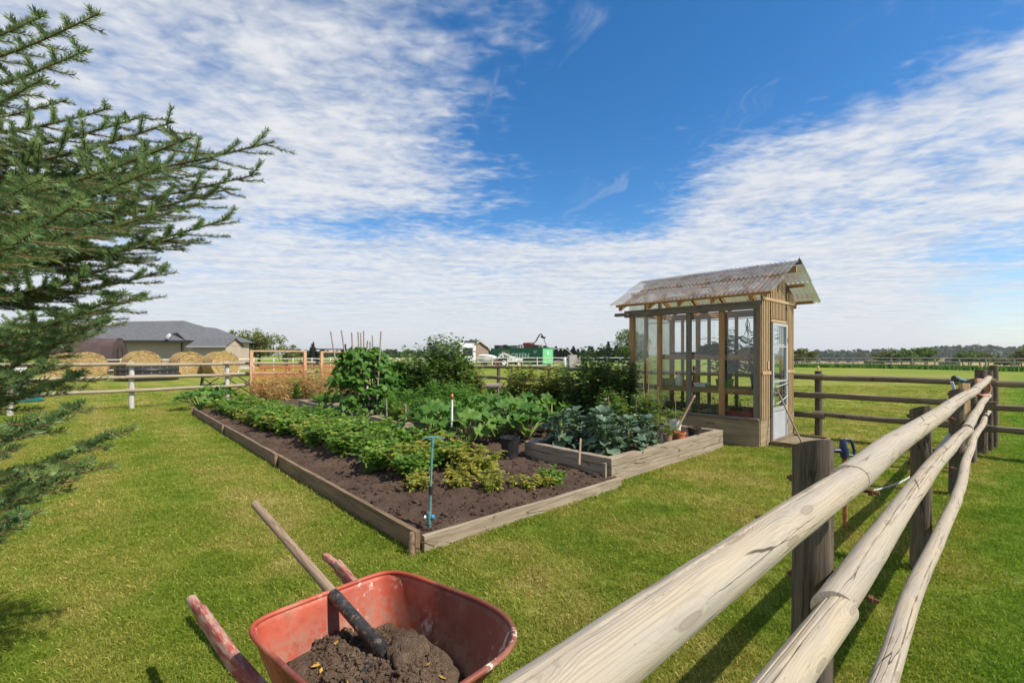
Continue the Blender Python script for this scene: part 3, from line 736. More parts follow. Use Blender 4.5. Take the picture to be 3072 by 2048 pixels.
def wheelbarrow():
    root = thing('wheelbarrow', 'worn orange red wheelbarrow with wooden handles loaded with soil', 'wheelbarrow', WM, WROT)
    b = MB(); fr = [0, .08, .2, .35, .5, .65, .8, .92, 1.0]; n = 120; rings = [tray_ring(f) for f in fr]
    vs = [p for r in rings for p in r]; fs = [(i*n+j, (i+1)*n+j, (i+1)*n+(j+1) % n, i*n+(j+1) % n) for i in range(len(fr)-1) for j in range(n)]
    fs.append(tuple((len(fr)-1)*n+j for j in range(n)))
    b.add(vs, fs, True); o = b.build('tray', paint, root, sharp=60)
    md = o.modifiers.new('thickness', 'SOLIDIFY'); md.thickness = .003
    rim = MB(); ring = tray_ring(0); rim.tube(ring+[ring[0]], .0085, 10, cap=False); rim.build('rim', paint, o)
    hp = handle_paint()
    for sgn in (-1, 1):
        y0, y1 = sgn*.297, sgn*.10
        pts = [(0.0, y0, .430), (.15, y0*.985, .428), (.158, y0*.983, .428), (.50, y0*.90, .385), (1.30, y1*1.25, .235), (1.72, y1, .185)]
        L = MB(); sec = [(.019, .019), (.020, .021), (.020, .034), (.021, .037), (.021, .035), (.020, .030)]
        vs = []; fs = []; m = 12
        for (x, y, z), (w, h) in zip(pts, sec):
            for j in range(m):
                a = 2*math.pi*j/m; e = 2.4 if h < .025 else 5
                k = (abs(math.cos(a))**e+abs(math.sin(a))**e)**(-1/e); vs.append((x, y+w*k*math.cos(a), z+h*k*math.sin(a)))
        for i in range(len(pts)-1):
            for j in range(m): fs.append((i*m+j, i*m+(j+1) % m, (i+1)*m+(j+1) % m, (i+1)*m+j))
        fs += [tuple(range(m-1, -1, -1)), tuple((len(pts)-1)*m+j for j in range(m))]
        L.add(vs, fs, True); h_ = L.build('handle', hp, root, sharp=40)
        lg = MB(); lg.tube([(.62, y0*.87, .36), (.66, y0*.95, .02), (.74, y0*.95, .012), (.98, y0*.6, .30)], .011, 8); lg.build('leg', black_metal, root)
    br = MB(); br.bar((.655, -.27, .05), (.655, .27, .05), .02, .006); br.build('leg_brace', black_metal, root)
    fb = MB(); fb.tube([(1.52, -.19, .60), (1.58, -.06, .30), (1.60, .06, .30), (1.52, .19, .60)], .009, 8); fb.build('nose_brace', black_metal, root)
    w = MB(); MX = Matrix.Translation((1.78, 0, .19)) @ Matrix.Rotation(R(90), 4, 'X')
    prof = [(.10, -.035), (.13, -.045), (.165, -.042), (.185, -.022), (.19, 0), (.185, .022), (.165, .042), (.13, .045), (.10, .035)]
    w.lathe(prof, 32, M=MX); wh = w.build('wheel', rubber, root)
    r_ = MB(); r_.lathe([(.02, -.06), (.02, -.03), (.10, -.03), (.108, -.036), (.108, .036), (.10, .03), (.02, .03), (.02, .06)], 28, M=MX); r_.tube([(1.78, -.10, .19), (1.78, .10, .19)], .008, 8); r_.build('rim', paint, wh)
wheelbarrow()
def barrow_soil():
    """heaped soil: a bumpy surface filling the tray, with loose lumps on it"""
    V = []; Fc = []; n = 96; m = 34
    base = tray_ring(.60, n); cx = sum((p.x for p in base))/n
    def hz(x, y):
        h = .448+.070*math.exp(-((x-1.15)/.20)**2-((y-.06)/.15)**2)+.03*math.exp(-((x-.93)/.12)**2-((y+.05)/.12)**2)
        h += .022*mnoise.noise((x*7, y*7, 2))+.020*mnoise.noise((x*17, y*17, 5))+.013*mnoise.noise((x*38, y*38, 8))+.007*mnoise.noise((x*80, y*80, 3)); return h
    for i in range(m):
        f = (i+.0)/(m-1)*.985
        for j in range(n):
            x = cx+(base[j].x-cx)*f; y = base[j].y*f
            V.append((x, y, min(hz(x, y), base[j].z+.02+.35*(1-f))-.03*max(0, f-.86)/.14))
    for i in range(m-1):
        for j in range(n): Fc.append((i*n+j, (i+1)*n+j, (i+1)*n+(j+1) % n, i*n+(j+1) % n))
    me = bpy.data.meshes.new('soil_heap'); me.from_pydata(V, [], Fc); me.materials.append(soil_dry); me.polygons.foreach_set('use_smooth', [True]*len(Fc))
    root = thing('soil_load', 'dark crumbly soil heaped in the wheelbarrow', 'soil', WM, WROT)
    link('soil_heap', me, root)
    rng = np.random.default_rng(3); parts = []
    for k in range(5):
        nn = 420; a = rng.uniform(0, 6.28, nn); q = np.sqrt(rng.random(nn))*.9
        x = cx+.36*q*np.cos(a); y = .19*q*np.sin(a); z = np.array([hz(p, w)+.002 for p, w in zip(x, y)])
        TV, TT = lump_template(60+k, 1); parts.append(inst(TV, TT, np.stack([x, y, z], 1), rdir(rng, nn), rdir(rng, nn), rng.gamma(1.3, .0030, nn)+.0018, k))
    Vv, Tt, r = join(parts); setp(link('crumbs', np_mesh('crumbs', Vv, Tt, soil_dry, r, False), root), kind='stuff')
    TV, TT = lump_template(91, 3)
    for k in range(2): TV = TV*(1+.10*np.array([mnoise.noise(tuple(p*4+k*7)) for p in TV]))[:, None]
    link('big_clod', np_mesh('big_clod', TV, TT, soil_dry, None, True), root, loc=(1.10, .085, .515), scale=(.070, .078, .050), rot=(.2, .1, .5))
    lf = MB(); rr = random.Random(4)
    for k in range(9):
        x, y = cx+rr.uniform(-.25, .25), rr.uniform(-.15, .15); z = hz(x, y)+.012; a = rr.uniform(0, 6.28); l = rr.uniform(.012, .022)
        p = Vector((x, y, z)); d = Vector((math.cos(a), math.sin(a), .1))*l; e = Vector((-math.sin(a), math.cos(a), .25))*l*.4
        lf.add([p-d, p+e, p+d, p-e], [(0, 1, 2, 3)])
    lf.build('leaf_litter', plain('dead_leaf', (.50, .30, .05), .6, .4, 60), root)
barrow_soil()
def shovel():
    a = Vector((-.425, 1.525, .505)); b = Vector((-1.290, 2.292, .752)); d = (b-a).normalized()
    root = thing('shovel', 'long wooden handled shovel stuck into the soil of the wheelbarrow', 'shovel', a, 0)
    def rel(p): return Vector(p)-a
    s1 = a+d*.36                                                # where the steel socket ends
    log('handle', rel(a+d*.30), rel(b), .0185, .0195, tool_wood, root, seed=5, nl=30, nt=20, wob=.002)
    m = MB(); m.tube([rel(a-d*.02), rel(a+d*.10), rel(a+d*.24), rel(s1)], [.026, .0225, .0225, .0218], 18)
    sock = plain('shovel_steel', (.06, .058, .056), .45, .5, 18, metal=.6, dirt=(.33, .25, .18), dirt_amt=.75, bump=.2)
    m.build('socket', sock, root)
    bl = MB(); side = d.cross(Vector((0, 0, 1))).normalized(); up = side.cross(d); vs = []; fs = []; nx, ny = 10, 8
    for i in range(nx+1):
        f = i/nx; w = .105*(1-.75*max(0, (f-.55)/.45)**2)*min(1, .55+f*6)
        for j in range(ny+1):
            q = j/ny*2-1; vs.append(rel(a-d*(.0+.24*f)+side*w*q+up*(-.022+.028*q*q-.03*f)))
    fs = [(i*(ny+1)+j, (i+1)*(ny+1)+j, (i+1)*(ny+1)+j+1, i*(ny+1)+j+1) for i in range(nx) for j in range(ny)]
    bl.add(vs, fs, True); o = bl.build('blade', sock, root); md = o.modifiers.new('t', 'SOLIDIFY'); md.thickness = .003
shovel()

# ------------------------------------------------------------------ greenhouse
GC = Vector((3.984, 7.366, 0))
def gh(x, y, z=0.): return GC+D2*x+D1*y+Vector((0, 0, z))
clear_pane = glassy('clear_pane', (.95, .98, .96), refl=.05, haze=.015, grime=.05)
dusty_pane = glassy('dusty_pane', (.92, .96, .94), refl=.12, haze=.025, grime=.07, hcol=(.65, .72, .62))
door_pane = glassy('door_pane', (.72, .80, .78), refl=.25, haze=.04, grime=.05)
def plastic(name, tint, film, amount, grime=(.35, .28, .2), var=.3):
    m, N = newmat(name); v = objvec(N, (1, 1, 1)); n1 = N.noise(v, 3.5, 6, .65).outputs[0]
    tr = N.n('ShaderNodeBsdfTransparent', {'Color': (*tint, 1)}).outputs[0]
    c = N.mix(N.sstep(n1, .40, .70), film, grime)
    df = N.n('ShaderNodeBsdfDiffuse', {'Color': c}).outputs[0]; tl = N.n('ShaderNodeBsdfTranslucent', {'Color': c}).outputs[0]
    fm = N.n('ShaderNodeMixShader', {0: .5, 1: df, 2: tl}).outputs[0]
    a = N.math('ADD', amount-var/2, N.math('MULTIPLY', n1, var))
    mx = N.n('ShaderNodeMixShader', {0: a, 1: tr, 2: fm}).outputs[0]
    gl = N.n('ShaderNodeBsdfGlossy', {'Roughness': .18}).outputs[0]
    fr = N.n('ShaderNodeFresnel', {'IOR': 1.42}).outputs[0]
    finish(N, N.n('ShaderNodeMixShader', {0: N.math('MULTIPLY', fr, .7), 1: mx, 2: gl}).outputs[0]); return m
roof_plastic = plastic('roof_plastic', (.78, .76, .74), (.62, .61, .59), .40, (.26, .19, .13), .6)
wall_plastic = plastic('wall_plastic', (.45, .33, .19), (.10, .062, .028), .5, (.06, .038, .018), .25)
end_plastic = plastic('end_plastic', (.80, .84, .74), (.62, .66, .52), .50, (.45, .45, .33), .2)
alu = plain('aluminium', (.48, .50, .51), .42, .08, 8, metal=.35, dirt=(.40, .38, .34), dirt_amt=.3)
kick = plain('kick_panel', (.40, .43, .45), .4, .08, 5, dirt=(.42, .40, .35), dirt_amt=.4)
def corr_mesh(name, width, length, mat, period=.076, amp=.013, nseg=8, ny=2, xr0=None):
    """corrugated sheet: waves across local X, ridges along local Y"""
    n = max(4, int(width/period*nseg)); V = []; Fc = []
    for j in range(ny):
        for i in range(n+1):
            x = width*i/n; V.append((x, length*j/(ny-1), amp*math.cos(2*math.pi*x/period)))
    for j in range(ny-1):
        for i in range(n): Fc.append((j*(n+1)+i, j*(n+1)+i+1, (j+1)*(n+1)+i+1, (j+1)*(n+1)+i))
    me = bpy.data.meshes.new(name); me.from_pydata(V, [], Fc); me.polygons.foreach_set('use_smooth', [True]*len(Fc)); me.materials.append(mat); return me
def greenhouse():
    root = thing('greenhouse', 'small wooden greenhouse with corrugated clear roof and aluminium door', 'greenhouse', GC, ANG)
    Wd, Ln = 1.66, 2.42; pl = 2.25
    B = lambda n, a, b, w, h, m, par=root, **k: beam(n, a, b, w, h, m, par, **k)
    ys = (.045, .61, 1.20, 1.78, Ln-.045)
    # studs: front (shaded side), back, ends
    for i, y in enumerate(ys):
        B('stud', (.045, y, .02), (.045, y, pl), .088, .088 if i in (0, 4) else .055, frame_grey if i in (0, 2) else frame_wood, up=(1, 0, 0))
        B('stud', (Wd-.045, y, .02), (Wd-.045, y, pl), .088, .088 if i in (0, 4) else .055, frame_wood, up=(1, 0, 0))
    for i, y in enumerate((.32, .95, 1.50, 2.08)): B('stud', (Wd-.14, y, .45), (Wd-.14, y, pl), .06, .04, frame_wood, up=(1, 0, 0))
    for x in (.42, 1.20): B('stud', (x, .045, .02), (x, .045, 2.62+(.25 if x < .8 else .23)), .05, .085, frame_wood, up=(1, 0, 0))
    for x in (.55, 1.1): B('stud', (x, Ln-.045, .02), (x, Ln-.045, 2.8), .05, .085, frame_wood, up=(1, 0, 0))
    # plates, sills, skirts
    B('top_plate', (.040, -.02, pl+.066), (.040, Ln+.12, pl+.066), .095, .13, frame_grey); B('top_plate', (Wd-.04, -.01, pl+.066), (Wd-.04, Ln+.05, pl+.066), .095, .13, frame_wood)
    B('tie_beam', (.09, Ln-.05, pl+.06), (Wd-.09, Ln-.05, pl+.06), .05, .10, frame_wood); B('tie_beam', (.09, 1.20, pl+.02), (Wd-.09, 1.20, pl+.02), .04, .09, frame_wood)
    B('header', (.09, .045, 2.10), (Wd-.09, .045, 2.10), .05, .10, frame_wood)
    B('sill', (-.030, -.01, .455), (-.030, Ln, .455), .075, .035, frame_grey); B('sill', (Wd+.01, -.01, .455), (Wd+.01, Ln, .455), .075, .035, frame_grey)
    B('skirt', (-.012, -.012, .215), (-.012, Ln+.012, .215), .022, .43, ply_wood); B('skirt', (Wd+.012, -.012, .215), (Wd+.012, Ln+.012, .215), .022, .43, ply_wood)
    B('skirt', (.0, -.014, .225), (.425, -.014, .225), .022, .45, ply_wood); B('skirt', (1.20, -.014, .225), (Wd, -.014, .225), .022, .45, ply_wood)
    B('skirt', (0, Ln+.014, .215), (Wd, Ln+.014, .215), .022, .43, ply_wood)
    # panes
    def pane(a, b, m=dusty_pane, n='pane', par=root):
        bx = MB(); bx.add([a, (a[0], b[1], a[2]) if a[0] == b[0] else (b[0], a[1], a[2]), b, (a[0], a[1], b[2])], [(0, 1, 2, 3)]); return bx.build(n, m, par)
    for i in range(4):
        g = .05
        pane((.085, ys[i]+g, .48), (.085, ys[i+1]-g, pl-.01)); pane((Wd-.03, ys[i]+g, .48), (Wd-.03, ys[i+1]-g, pl-.01), clear_pane)
    # door-end cladding: upright corrugated sheets either side of the door and in the gable
    def clad(x0, x1, z0f, z1f, y, mat, nm='wall_sheet'):
        period = .048; n = int((x1-x0)/period*8); V = []; Fc = []
        for i in range(n+1):
            x = x0+(x1-x0)*i/n; yy = y-.007*math.cos(2*math.pi*x/period); V += [(x, yy, z0f(x)), (x, yy, z1f(x))]
        Fc = [(2*i, 2*i+2, 2*i+3, 2*i+1) for i in range(n)]
        me = bpy.data.meshes.new(nm); me.from_pydata(V, [], Fc); me.polygons.foreach_set('use_smooth', [True]*len(Fc)); me.materials.append(mat); link(nm, me, root)
    roofz = lambda x: 2.44+.495*(min(x, Wd-x)+.363)-.05
    clad(.0, .43, lambda x: .43, roofz, -.020, wall_plastic); clad(1.19, Wd, lambda x: .43, roofz, -.020, wall_plastic); clad(.43, 1.19, lambda x: 2.09, roofz, -.020, wall_plastic)
    clad(.0, Wd, lambda x: .42, roofz, Ln+.020, end_plastic)
    lx = [.065+.072*k for k in range(5)]+[1.275+.072*k for k in range(5)]; lt = [.465+.072*k for k in range(10)]
    for x in lx: B('lath', (x, -.031, .44), (x, -.031, min(roofz(x)-.02, 2.60)), .036, .010, lath_wood, up=(0, 1, 0), bevel=0)
    for x in lt: B('lath', (x, -.031, 2.11), (x, -.031, roofz(x)-.02), .034, .010, lath_wood, up=(0, 1, 0), bevel=0)
    for x in (.025, .40, 1.225, Wd-.03): B('corner_trim', (x, -.0, .44), (x, -.0, 2.30), .045, .018, lath_wood, up=(1, 0, 0))
    for x0, x1 in ((.03, .42), (1.2, Wd-.03)): B('trim', (x0, -.042, 1.20), (x1, -.042, 1.20), .010, .055, lath_wood)
    B('trim', (.43, -.036, 2.075), (1.19, -.036, 2.075), .016, .045, lath_wood); B('trim', (.05, -.042, 2.42), (Wd-.05, -.042, 2.42), .010, .05, lath_wood)
    b = MB(); b.box((.30, -.040, 1.33), (.085, .012, .13)); b.build('latch_plate', lath_wood, root)
    # rafters, purlins, ridge
    for y in (.0, .61, 1.20, 1.78, Ln):
        B('rafter', (-.30, y+.03, 2.395), (.82, y+.03, 2.95), .042, .085, frame_wood); B('rafter', (Wd+.27, y+.03, 2.41), (.84, y+.03, 2.95), .042, .085, frame_wood)
    B('ridge_board', (.83, -.30, 2.945), (.83, 2.60, 2.945), .035, .11, frame_wood)
    for x, z in ((-.26, 2.465), (.28, 2.735), (1.38, 2.735), (1.90, 2.475)): B('purlin', (x, -.27, z), (x, 2.55, z), .06, .036, frame_wood, up=(-.45 if x < .8 else .45, 0, .9))
    B('outrigger', (-.10, Ln-.02, 2.30), (-.10, Ln+.26, 2.30), .09, .06, frame_grey)
    # roof sheets, two courses each side
    run = math.hypot(1.193, .59); pitch = math.atan2(.59, 1.193)
    for sgn in (-1, 1):
        for row in (0, 1):
            Lr = run*.53 if row == 0 else run*.50
            for k in range(5):
                wdt = .62; me = roof_sheets.setdefault((row,), corr_mesh('roof_panel', wdt, Lr, roof_plastic))
                y0 = -.36+k*.596
                lift = .036+.030*row+.004*(k % 2)
                if sgn < 0:      # eave at x=-.363
                    e = Vector((-.363, 0, 2.44)) + Vector((1.193, 0, .59)).normalized()*(0 if row == 0 else run*.50)
                    X = Vector((0, 1, 0)); Yv = Vector((math.cos(pitch), 0, math.sin(pitch)))
                else:
                    e = Vector((2.02, 0, 2.44)) + Vector((-1.193, 0, .59)).normalized()*(0 if row == 0 else run*.50)
                    X = Vector((0, 1, 0)); Yv = Vector((-math.cos(pitch), 0, math.sin(pitch)))
                Z = X.cross(Yv); Z = Z if Z.z > 0 else -Z
                M = Matrix((X, Yv, Z)).transposed().to_4x4(); M.translation = e+Vector((0, y0, 0))+Z*lift
                link('roof_panel', me, root, M=M)
    cap = MB(); cap.add([(.83-.09, -.36, 3.035), (.83, -.36, 3.085), (.83+.09, -.36, 3.035), (.83-.09, 2.62, 3.035), (.83, 2.62, 3.085), (.83+.09, 2.62, 3.035)], [(0, 1, 4, 3), (1, 2, 5, 4)])
    cap.build('ridge_cap', plain('ridge_metal', (.10, .09, .085), .5, .3, 9, metal=.3), root)
    fin = MB(); fin.lathe([(.022, 0), (.018, .02), (.006, .035), (.001, .07)], 8, c=(.83, -.34, 3.085)); fin.build('ridge_finial', black_metal, root)
    # shelves
    for z, x0, x1 in ((1.49, .92, 1.56), (.86, .78, 1.58)):
        B('shelf', ((x0+x1)/2, .14, z), ((x0+x1)/2, Ln-.10, z), x1-x0, .025, frame_wood); B('shelf_edge', (x0, .14, z-.035), (x0, Ln-.10, z-.035), .03, .10, frame_wood)
    B('hanging_rod', (.5, .1, 2.14), (.5, Ln-.1, 2.14), .014, .014, lath_wood)
    # door
    dr = root; y = -.045; x0, x1 = .452, 1.168
    dm = MB(); 
    for a, c, w, h in (((x0, 0.02), (x0, 2.03), .05, 0), ((x1, 0.02), (x1, 2.03), .05, 0)): dm.box((a[0]+(.025 if a[0] < .6 else -.025), y, 1.03), (.05, .035, 2.01))
    for z, h in ((2.015, .045), (1.64, .022), (1.05, .03), (.58, .06), (.045, .06)): dm.box(((x0+x1)/2, y, z), (x1-x0-.1, .034, h))
    d = dm.build('door', alu, dr)
    pk = MB(); pk.box(((x0+x1)/2, y+.004, .312), (x1-x0-.1, .016, .47)); pk.build('kick_panel', kick, d)
    for z0, z1 in ((1.65, 1.99), (1.065, 1.63), (.61, 1.035)): pane((x0+.05, y+.003, z0), (x1-.05, y+.003, z1), door_pane, 'pane', d)
    sl = MB(); sl.box((x0+.33, y-.012, 1.82), (.025, .012, .33)); sl.box((x0+.30, y-.014, 1.67), (.48, .012, .02)); sl.build('slider_frame', alu, d)
    for z, tilt in ((.985, .02), (.73, .05)):
        hb = MB(); hb.tube([(x0+.02, y-.045, z-tilt), (x0+.10, y-.055, z-tilt), (x0+.45, y-.055, z+tilt*.4), (x1-.03, y-.03, z+tilt)], .009, 8); hb.build('push_bar', alu, d)
    hn = MB(); hn.box((x0+.03, y-.03, .86), (.03, .035, .05)); hn.tube([(x0+.03, y-.05, .86), (x0+.12, y-.055, .865)], .009, 8); hn.build('handle', alu, d)
    for z in (.32, 1.0, 1.75): hg = MB(); hg.box((x1+.004, y-.012, z), (.022, .018, .09)); hg.build('hinge', black_metal, d)
    return root
roof_sheets = {}
greenhouse()
def doorstep():
    root = thing('doorstep', 'shallow wooden frame of gravel in front of the greenhouse door', 'doorstep', gh(.40, -.62), ANG)
    for a, b in (((0, 0, .02), (1.02, 0, .02)), ((0, .55, .02), (1.02, .55, .02)), ((-.02, -.02, .02), (-.02, .57, .02)), ((1.04, -.02, .02), (1.04, .57, .02))): beam('board', a, b, .04, .11, edge_wood, root)
    g = MB(); n = 16; vs = [(.02+.98*i/n, .02+.51*j/n, .045+.012*mnoise.noise((i*.9, j*.9, 2))) for i in range(n+1) for j in range(n+1)]
    g.add(vs, [(i*(n+1)+j, (i+1)*(n+1)+j, (i+1)*(n+1)+j+1, i*(n+1)+j+1) for i in range(n) for j in range(n)], True); g.build('gravel', gravel_mat, root)
doorstep()
def stick(name, label, a, b, r0, r1, mat, cat='stick', seed=0, **kw):
    o = log(name, a, b, r0, r1, mat, seed=seed, nl=18, nt=10, wob=.006, **kw); return setp(o, label, cat)
stick('wooden_pole', 'thin wooden pole leaning across the greenhouse door', G(2412, 1341, .06), gh(.50, -.105, .92), .015, .012, tool_wood, 'pole', 3)
# ------------------------------------------------------------------ leaf colours
potato_leaf = foliage('potato_leaf', [(.048, .120, .017), (.092, .195, .024), (.150, .250, .032), (.255, .295, .048)], transl=.35, objvar=.25)
yellow_leaf = foliage('yellowing_leaf', [(0.123, 0.174, 0.026), (0.217, 0.246, 0.036), (0.319, 0.290, 0.043), (0.435, 0.334, 0.065)], transl=.35, objvar=.2)
kale_leaf = foliage('kale_leaf', [(.058, .105, .060), (.090, .145, .088), (.140, .195, .135)], transl=.15, spec=.35, rough=.45, attr=False, tcol=(1, 1.3, .7))
squash_leaf = foliage('squash_leaf', [(0.041, 0.116, 0.017), (0.072, 0.167, 0.026), (0.123, 0.217, 0.038)], transl=.32, attr=False)
petiole_mat = foliage('petiole', [(0.203, 0.290, 0.087), (0.319, 0.392, 0.145)], transl=.2, attr=False)
bean_leaf = foliage('bean_leaf', [(.045, .130, .016), (.075, .180, .022), (.120, .235, .032)], transl=.35, attr=False)
bean_in = foliage('bean_leaf_mass', [(0.035, 0.102, 0.014), (0.058, 0.145, 0.019), (0.094, 0.196, 0.026)], transl=.3)
bush_leaf = foliage('bush_leaf', [(.045, .110, .018), (.075, .155, .026), (.125, .205, .038), (.180, .240, .065)], transl=.35, spec=.35, rough=.42)
bush_yellow = foliage('bush_leaf_turning', [(0.043, 0.102, 0.017), (0.080, 0.142, 0.026), (0.189, 0.203, 0.041), (0.377, 0.275, 0.051)], transl=.35)
herb_leaf = foliage('herb_leaf', [(.048, .140, .016), (.082, .200, .022), (.135, .250, .034)], transl=.35)
carrot_leaf = foliage('carrot_leaf', [(0.072, 0.189, 0.017), (0.123, 0.254, 0.026), (0.174, 0.290, 0.043)], transl=.4)
chive_leaf = foliage('chive_leaf', [(0.051, 0.123, 0.032), (0.087, 0.181, 0.051), (0.123, 0.217, 0.072)], transl=.2)
dry_leaf = foliage('dry_vine_leaf', [(0.377, 0.217, 0.072), (0.522, 0.319, 0.109), (0.600, 0.420, 0.160), (0.174, 0.174, 0.043)], transl=.35, tcol=(1.1, 1, .7))
locust_leaf = foliage('pinnate_leaf', [(0.080, 0.152, 0.023), (0.138, 0.217, 0.038), (0.217, 0.261, 0.058)], transl=.4)
palm_leaf = foliage('palmate_leaf', [(0.029, 0.084, 0.020), (0.052, 0.123, 0.029), (0.080, 0.160, 0.043)], transl=.35)
stem_green = foliage('green_stem', [(0.145, 0.217, 0.058), (0.232, 0.275, 0.087)], transl=.1, attr=False)
stem_brown = plain('brown_stem', (.13, .085, .05), .8, .3, 20)
stem_pale = plain('pale_stem', (.36, .30, .17), .8, .3, 20)

def shoot_plant(seed, n, h, spread, leaf, per, tmpl=LEAF_V, droop=.25, base=.3, start=.15, taper=.45, upright=.6, trif=0, roll=.4, jitter=.35):
    """shoots rising and leaning out from one crown, leaves spiralling up each of them"""
    rng = np.random.default_rng(seed); P, D, U, Sz = [], [], [], []; stems = MB()
    for k in range(n):
        a = rng.uniform(0, 6.283); q = math.sqrt(rng.random())
        b = np.array([math.cos(a), math.sin(a), 0])*spread*base*q
        hd = np.array([math.cos(a+rng.normal(0, .4)), math.sin(a+rng.normal(0, .4)), 0]); hh = h*rng.uniform(.62, 1.05)*(1-.25*q*(1-upright)); out = spread*(1-base)*q*rng.uniform(.7, 1.1)
        path = [b+hd*out*f**1.4+np.array([0, 0, hh*(f-.22*(1-upright)*f*f)]) for f in np.linspace(0, 1, 6)]
        stems.tube([tuple(p) for p in path], [max(.0016, .0045*h**.5*(1-.7*f)) for f in np.linspace(0, 1, 6)], 5, cap=False)
        for i in range(per):
            f = start+(1-start)*(i+rng.random()*.8)/per; seg = min(4, int(f*5)); p = path[seg]+(path[seg+1]-path[seg])*(f*5-seg)
            ang = 2.4*i+a+rng.normal(0, jitter); el = rng.normal(.25-droop*(1-f), .25)
            d = np.array([math.cos(ang)*math.cos(el), math.sin(ang)*math.cos(el), math.sin(el)]); sz = leaf*(1-taper*f)*rng.uniform(.65, 1.2)
            u = np.array([0, 0, 1.])+rng.normal(0, roll, 3)
            if trif:
                side = np.cross(d, (0, 0, 1)); q0 = p+d*sz*.5
                for w in range(trif):
                    if w == 0: P.append(q0+d*sz*.45); D.append(d)
                    else:
                        sg = 1 if w % 2 else -1; lv = (w+1)//2; P.append(q0+d*sz*(.45-.42*lv)); D.append(d*.45+side*sg)
                    U.append(u+rng.normal(0, .15, 3)); Sz.append(sz*(1 if w == 0 else .85))
            else: P.append(p); D.append(d); U.append(u); Sz.append(sz)
    return (np.array(P), np.array(D), np.array(U), np.array(Sz)), stems
def plant_meshes(seed, leafmat, stemmat, tmpl=LEAF_V, TT=LEAF_T, **kw):
    (P, D, U, Sz), st = shoot_plant(seed, tmpl=tmpl, **kw)
    V, T, r = inst(tmpl, TT, P, D, U, Sz, seed); return np_mesh('foliage', V, T, leafmat, r), st.mesh('stems', stemmat)
def plant(name, label, cat, loc, meshes, rz=0., sc=1., group=None):
    o = thing(name, label, cat, loc, rz, group); o.scale = (sc,)*3 if isinstance(sc, (int, float)) else sc
    link('foliage', meshes[0], o); link('stems', meshes[1], o); return o

# ------------------------------------------------------------------ potatoes
rnd = random.Random(7)
ORD = 'nearest second third fourth fifth sixth seventh eighth ninth tenth eleventh twelfth thirteenth fourteenth fifteenth sixteenth seventeenth eighteenth nineteenth twentieth twenty-first twenty-second twenty-third twenty-fourth twenty-fifth twenty-sixth twenty-seventh twenty-eighth twenty-ninth thirtieth thirty-first thirty-second thirty-third thirty-fourth thirty-fifth thirty-sixth thirty-seventh thirty-eighth thirty-ninth fortieth'.split()
pot = [plant_meshes(100+i, potato_leaf, stem_green, WIDE_V, n=17, h=.42, spread=.42, leaf=.090, per=9, droop=.7, start=.2, taper=.35, upright=.3, trif=5, base=.3) for i in range(5)]
poty = [plant_meshes(120+i, yellow_leaf, stem_pale, LEAF_V, n=12, h=.36, spread=.36, leaf=.08, per=8, droop=.9, start=.2, taper=.35, upright=.1, trif=5, base=.3) for i in range(4)]
def potatoes():
    for row, t in enumerate((.88, 1.46)):
        s = 1.55 if row == 0 else 1.15; k = 0; rw = ('outer row', 'inner row')[row]
        while s < 10.6:
            tt = t-.045*max(0, s-2.5)+rnd.uniform(-.12, .12); sc = rnd.uniform(.85, 1.12)*(1.0 if s > 1.9 else .9); g = rnd.random() < (.12 if s > 2 else .5)
            if g: plant('potato_plant', 'yellowing potato plant, '+ORD[k]+' from the near end of the '+rw, 'potato plant', gw(tt, s, soil_z(tt, s)-.02), rnd.choice(poty), rnd.uniform(0, 6.28), sc*1.1, 'yellowing potato plants in the rows')
            else: plant('potato_plant', 'bushy green potato plant, '+ORD[k]+' from the near end of the '+rw, 'potato plant', gw(tt, s, soil_z(tt, s)-.02), rnd.choice(pot), rnd.uniform(0, 6.28), sc, 'green potato plants in the rows')
            s += rnd.uniform(.26, .34); k += 1
    # thin yellow plants at the near end of the rows
    for i, (t, s, sc) in enumerate(((.72, 1.20, .7), (1.02, .88, .65), (1.25, .66, .72), (1.42, .95, .72), (1.52, .45, .66), (1.18, 1.25, .8), (1.70, .36, .55))):
        plant('potato_plant', 'thin wilting yellow potato plant, '+['leftmost of the front group', 'second from the left in the front group', 'in the middle of the front group', 'behind the middle of the front group', 'second from the right in the front group', 'at the back of the front group', 'small and rightmost of the yellow front group'][i], 'potato plant', gw(t, s, soil_z(t, s)-.02), poty[i % 4], rnd.uniform(0, 6.28), sc, 'wilting potato plants at the row ends')
    o = plant('potato_plant', 'last drooping potato plant nearest the raised timber bed, fresh green pinnate leaves', 'potato plant', gw(1.92, .38, soil_z(1.92, .38)-.01), pot[2], 1.2, .55)
potatoes()

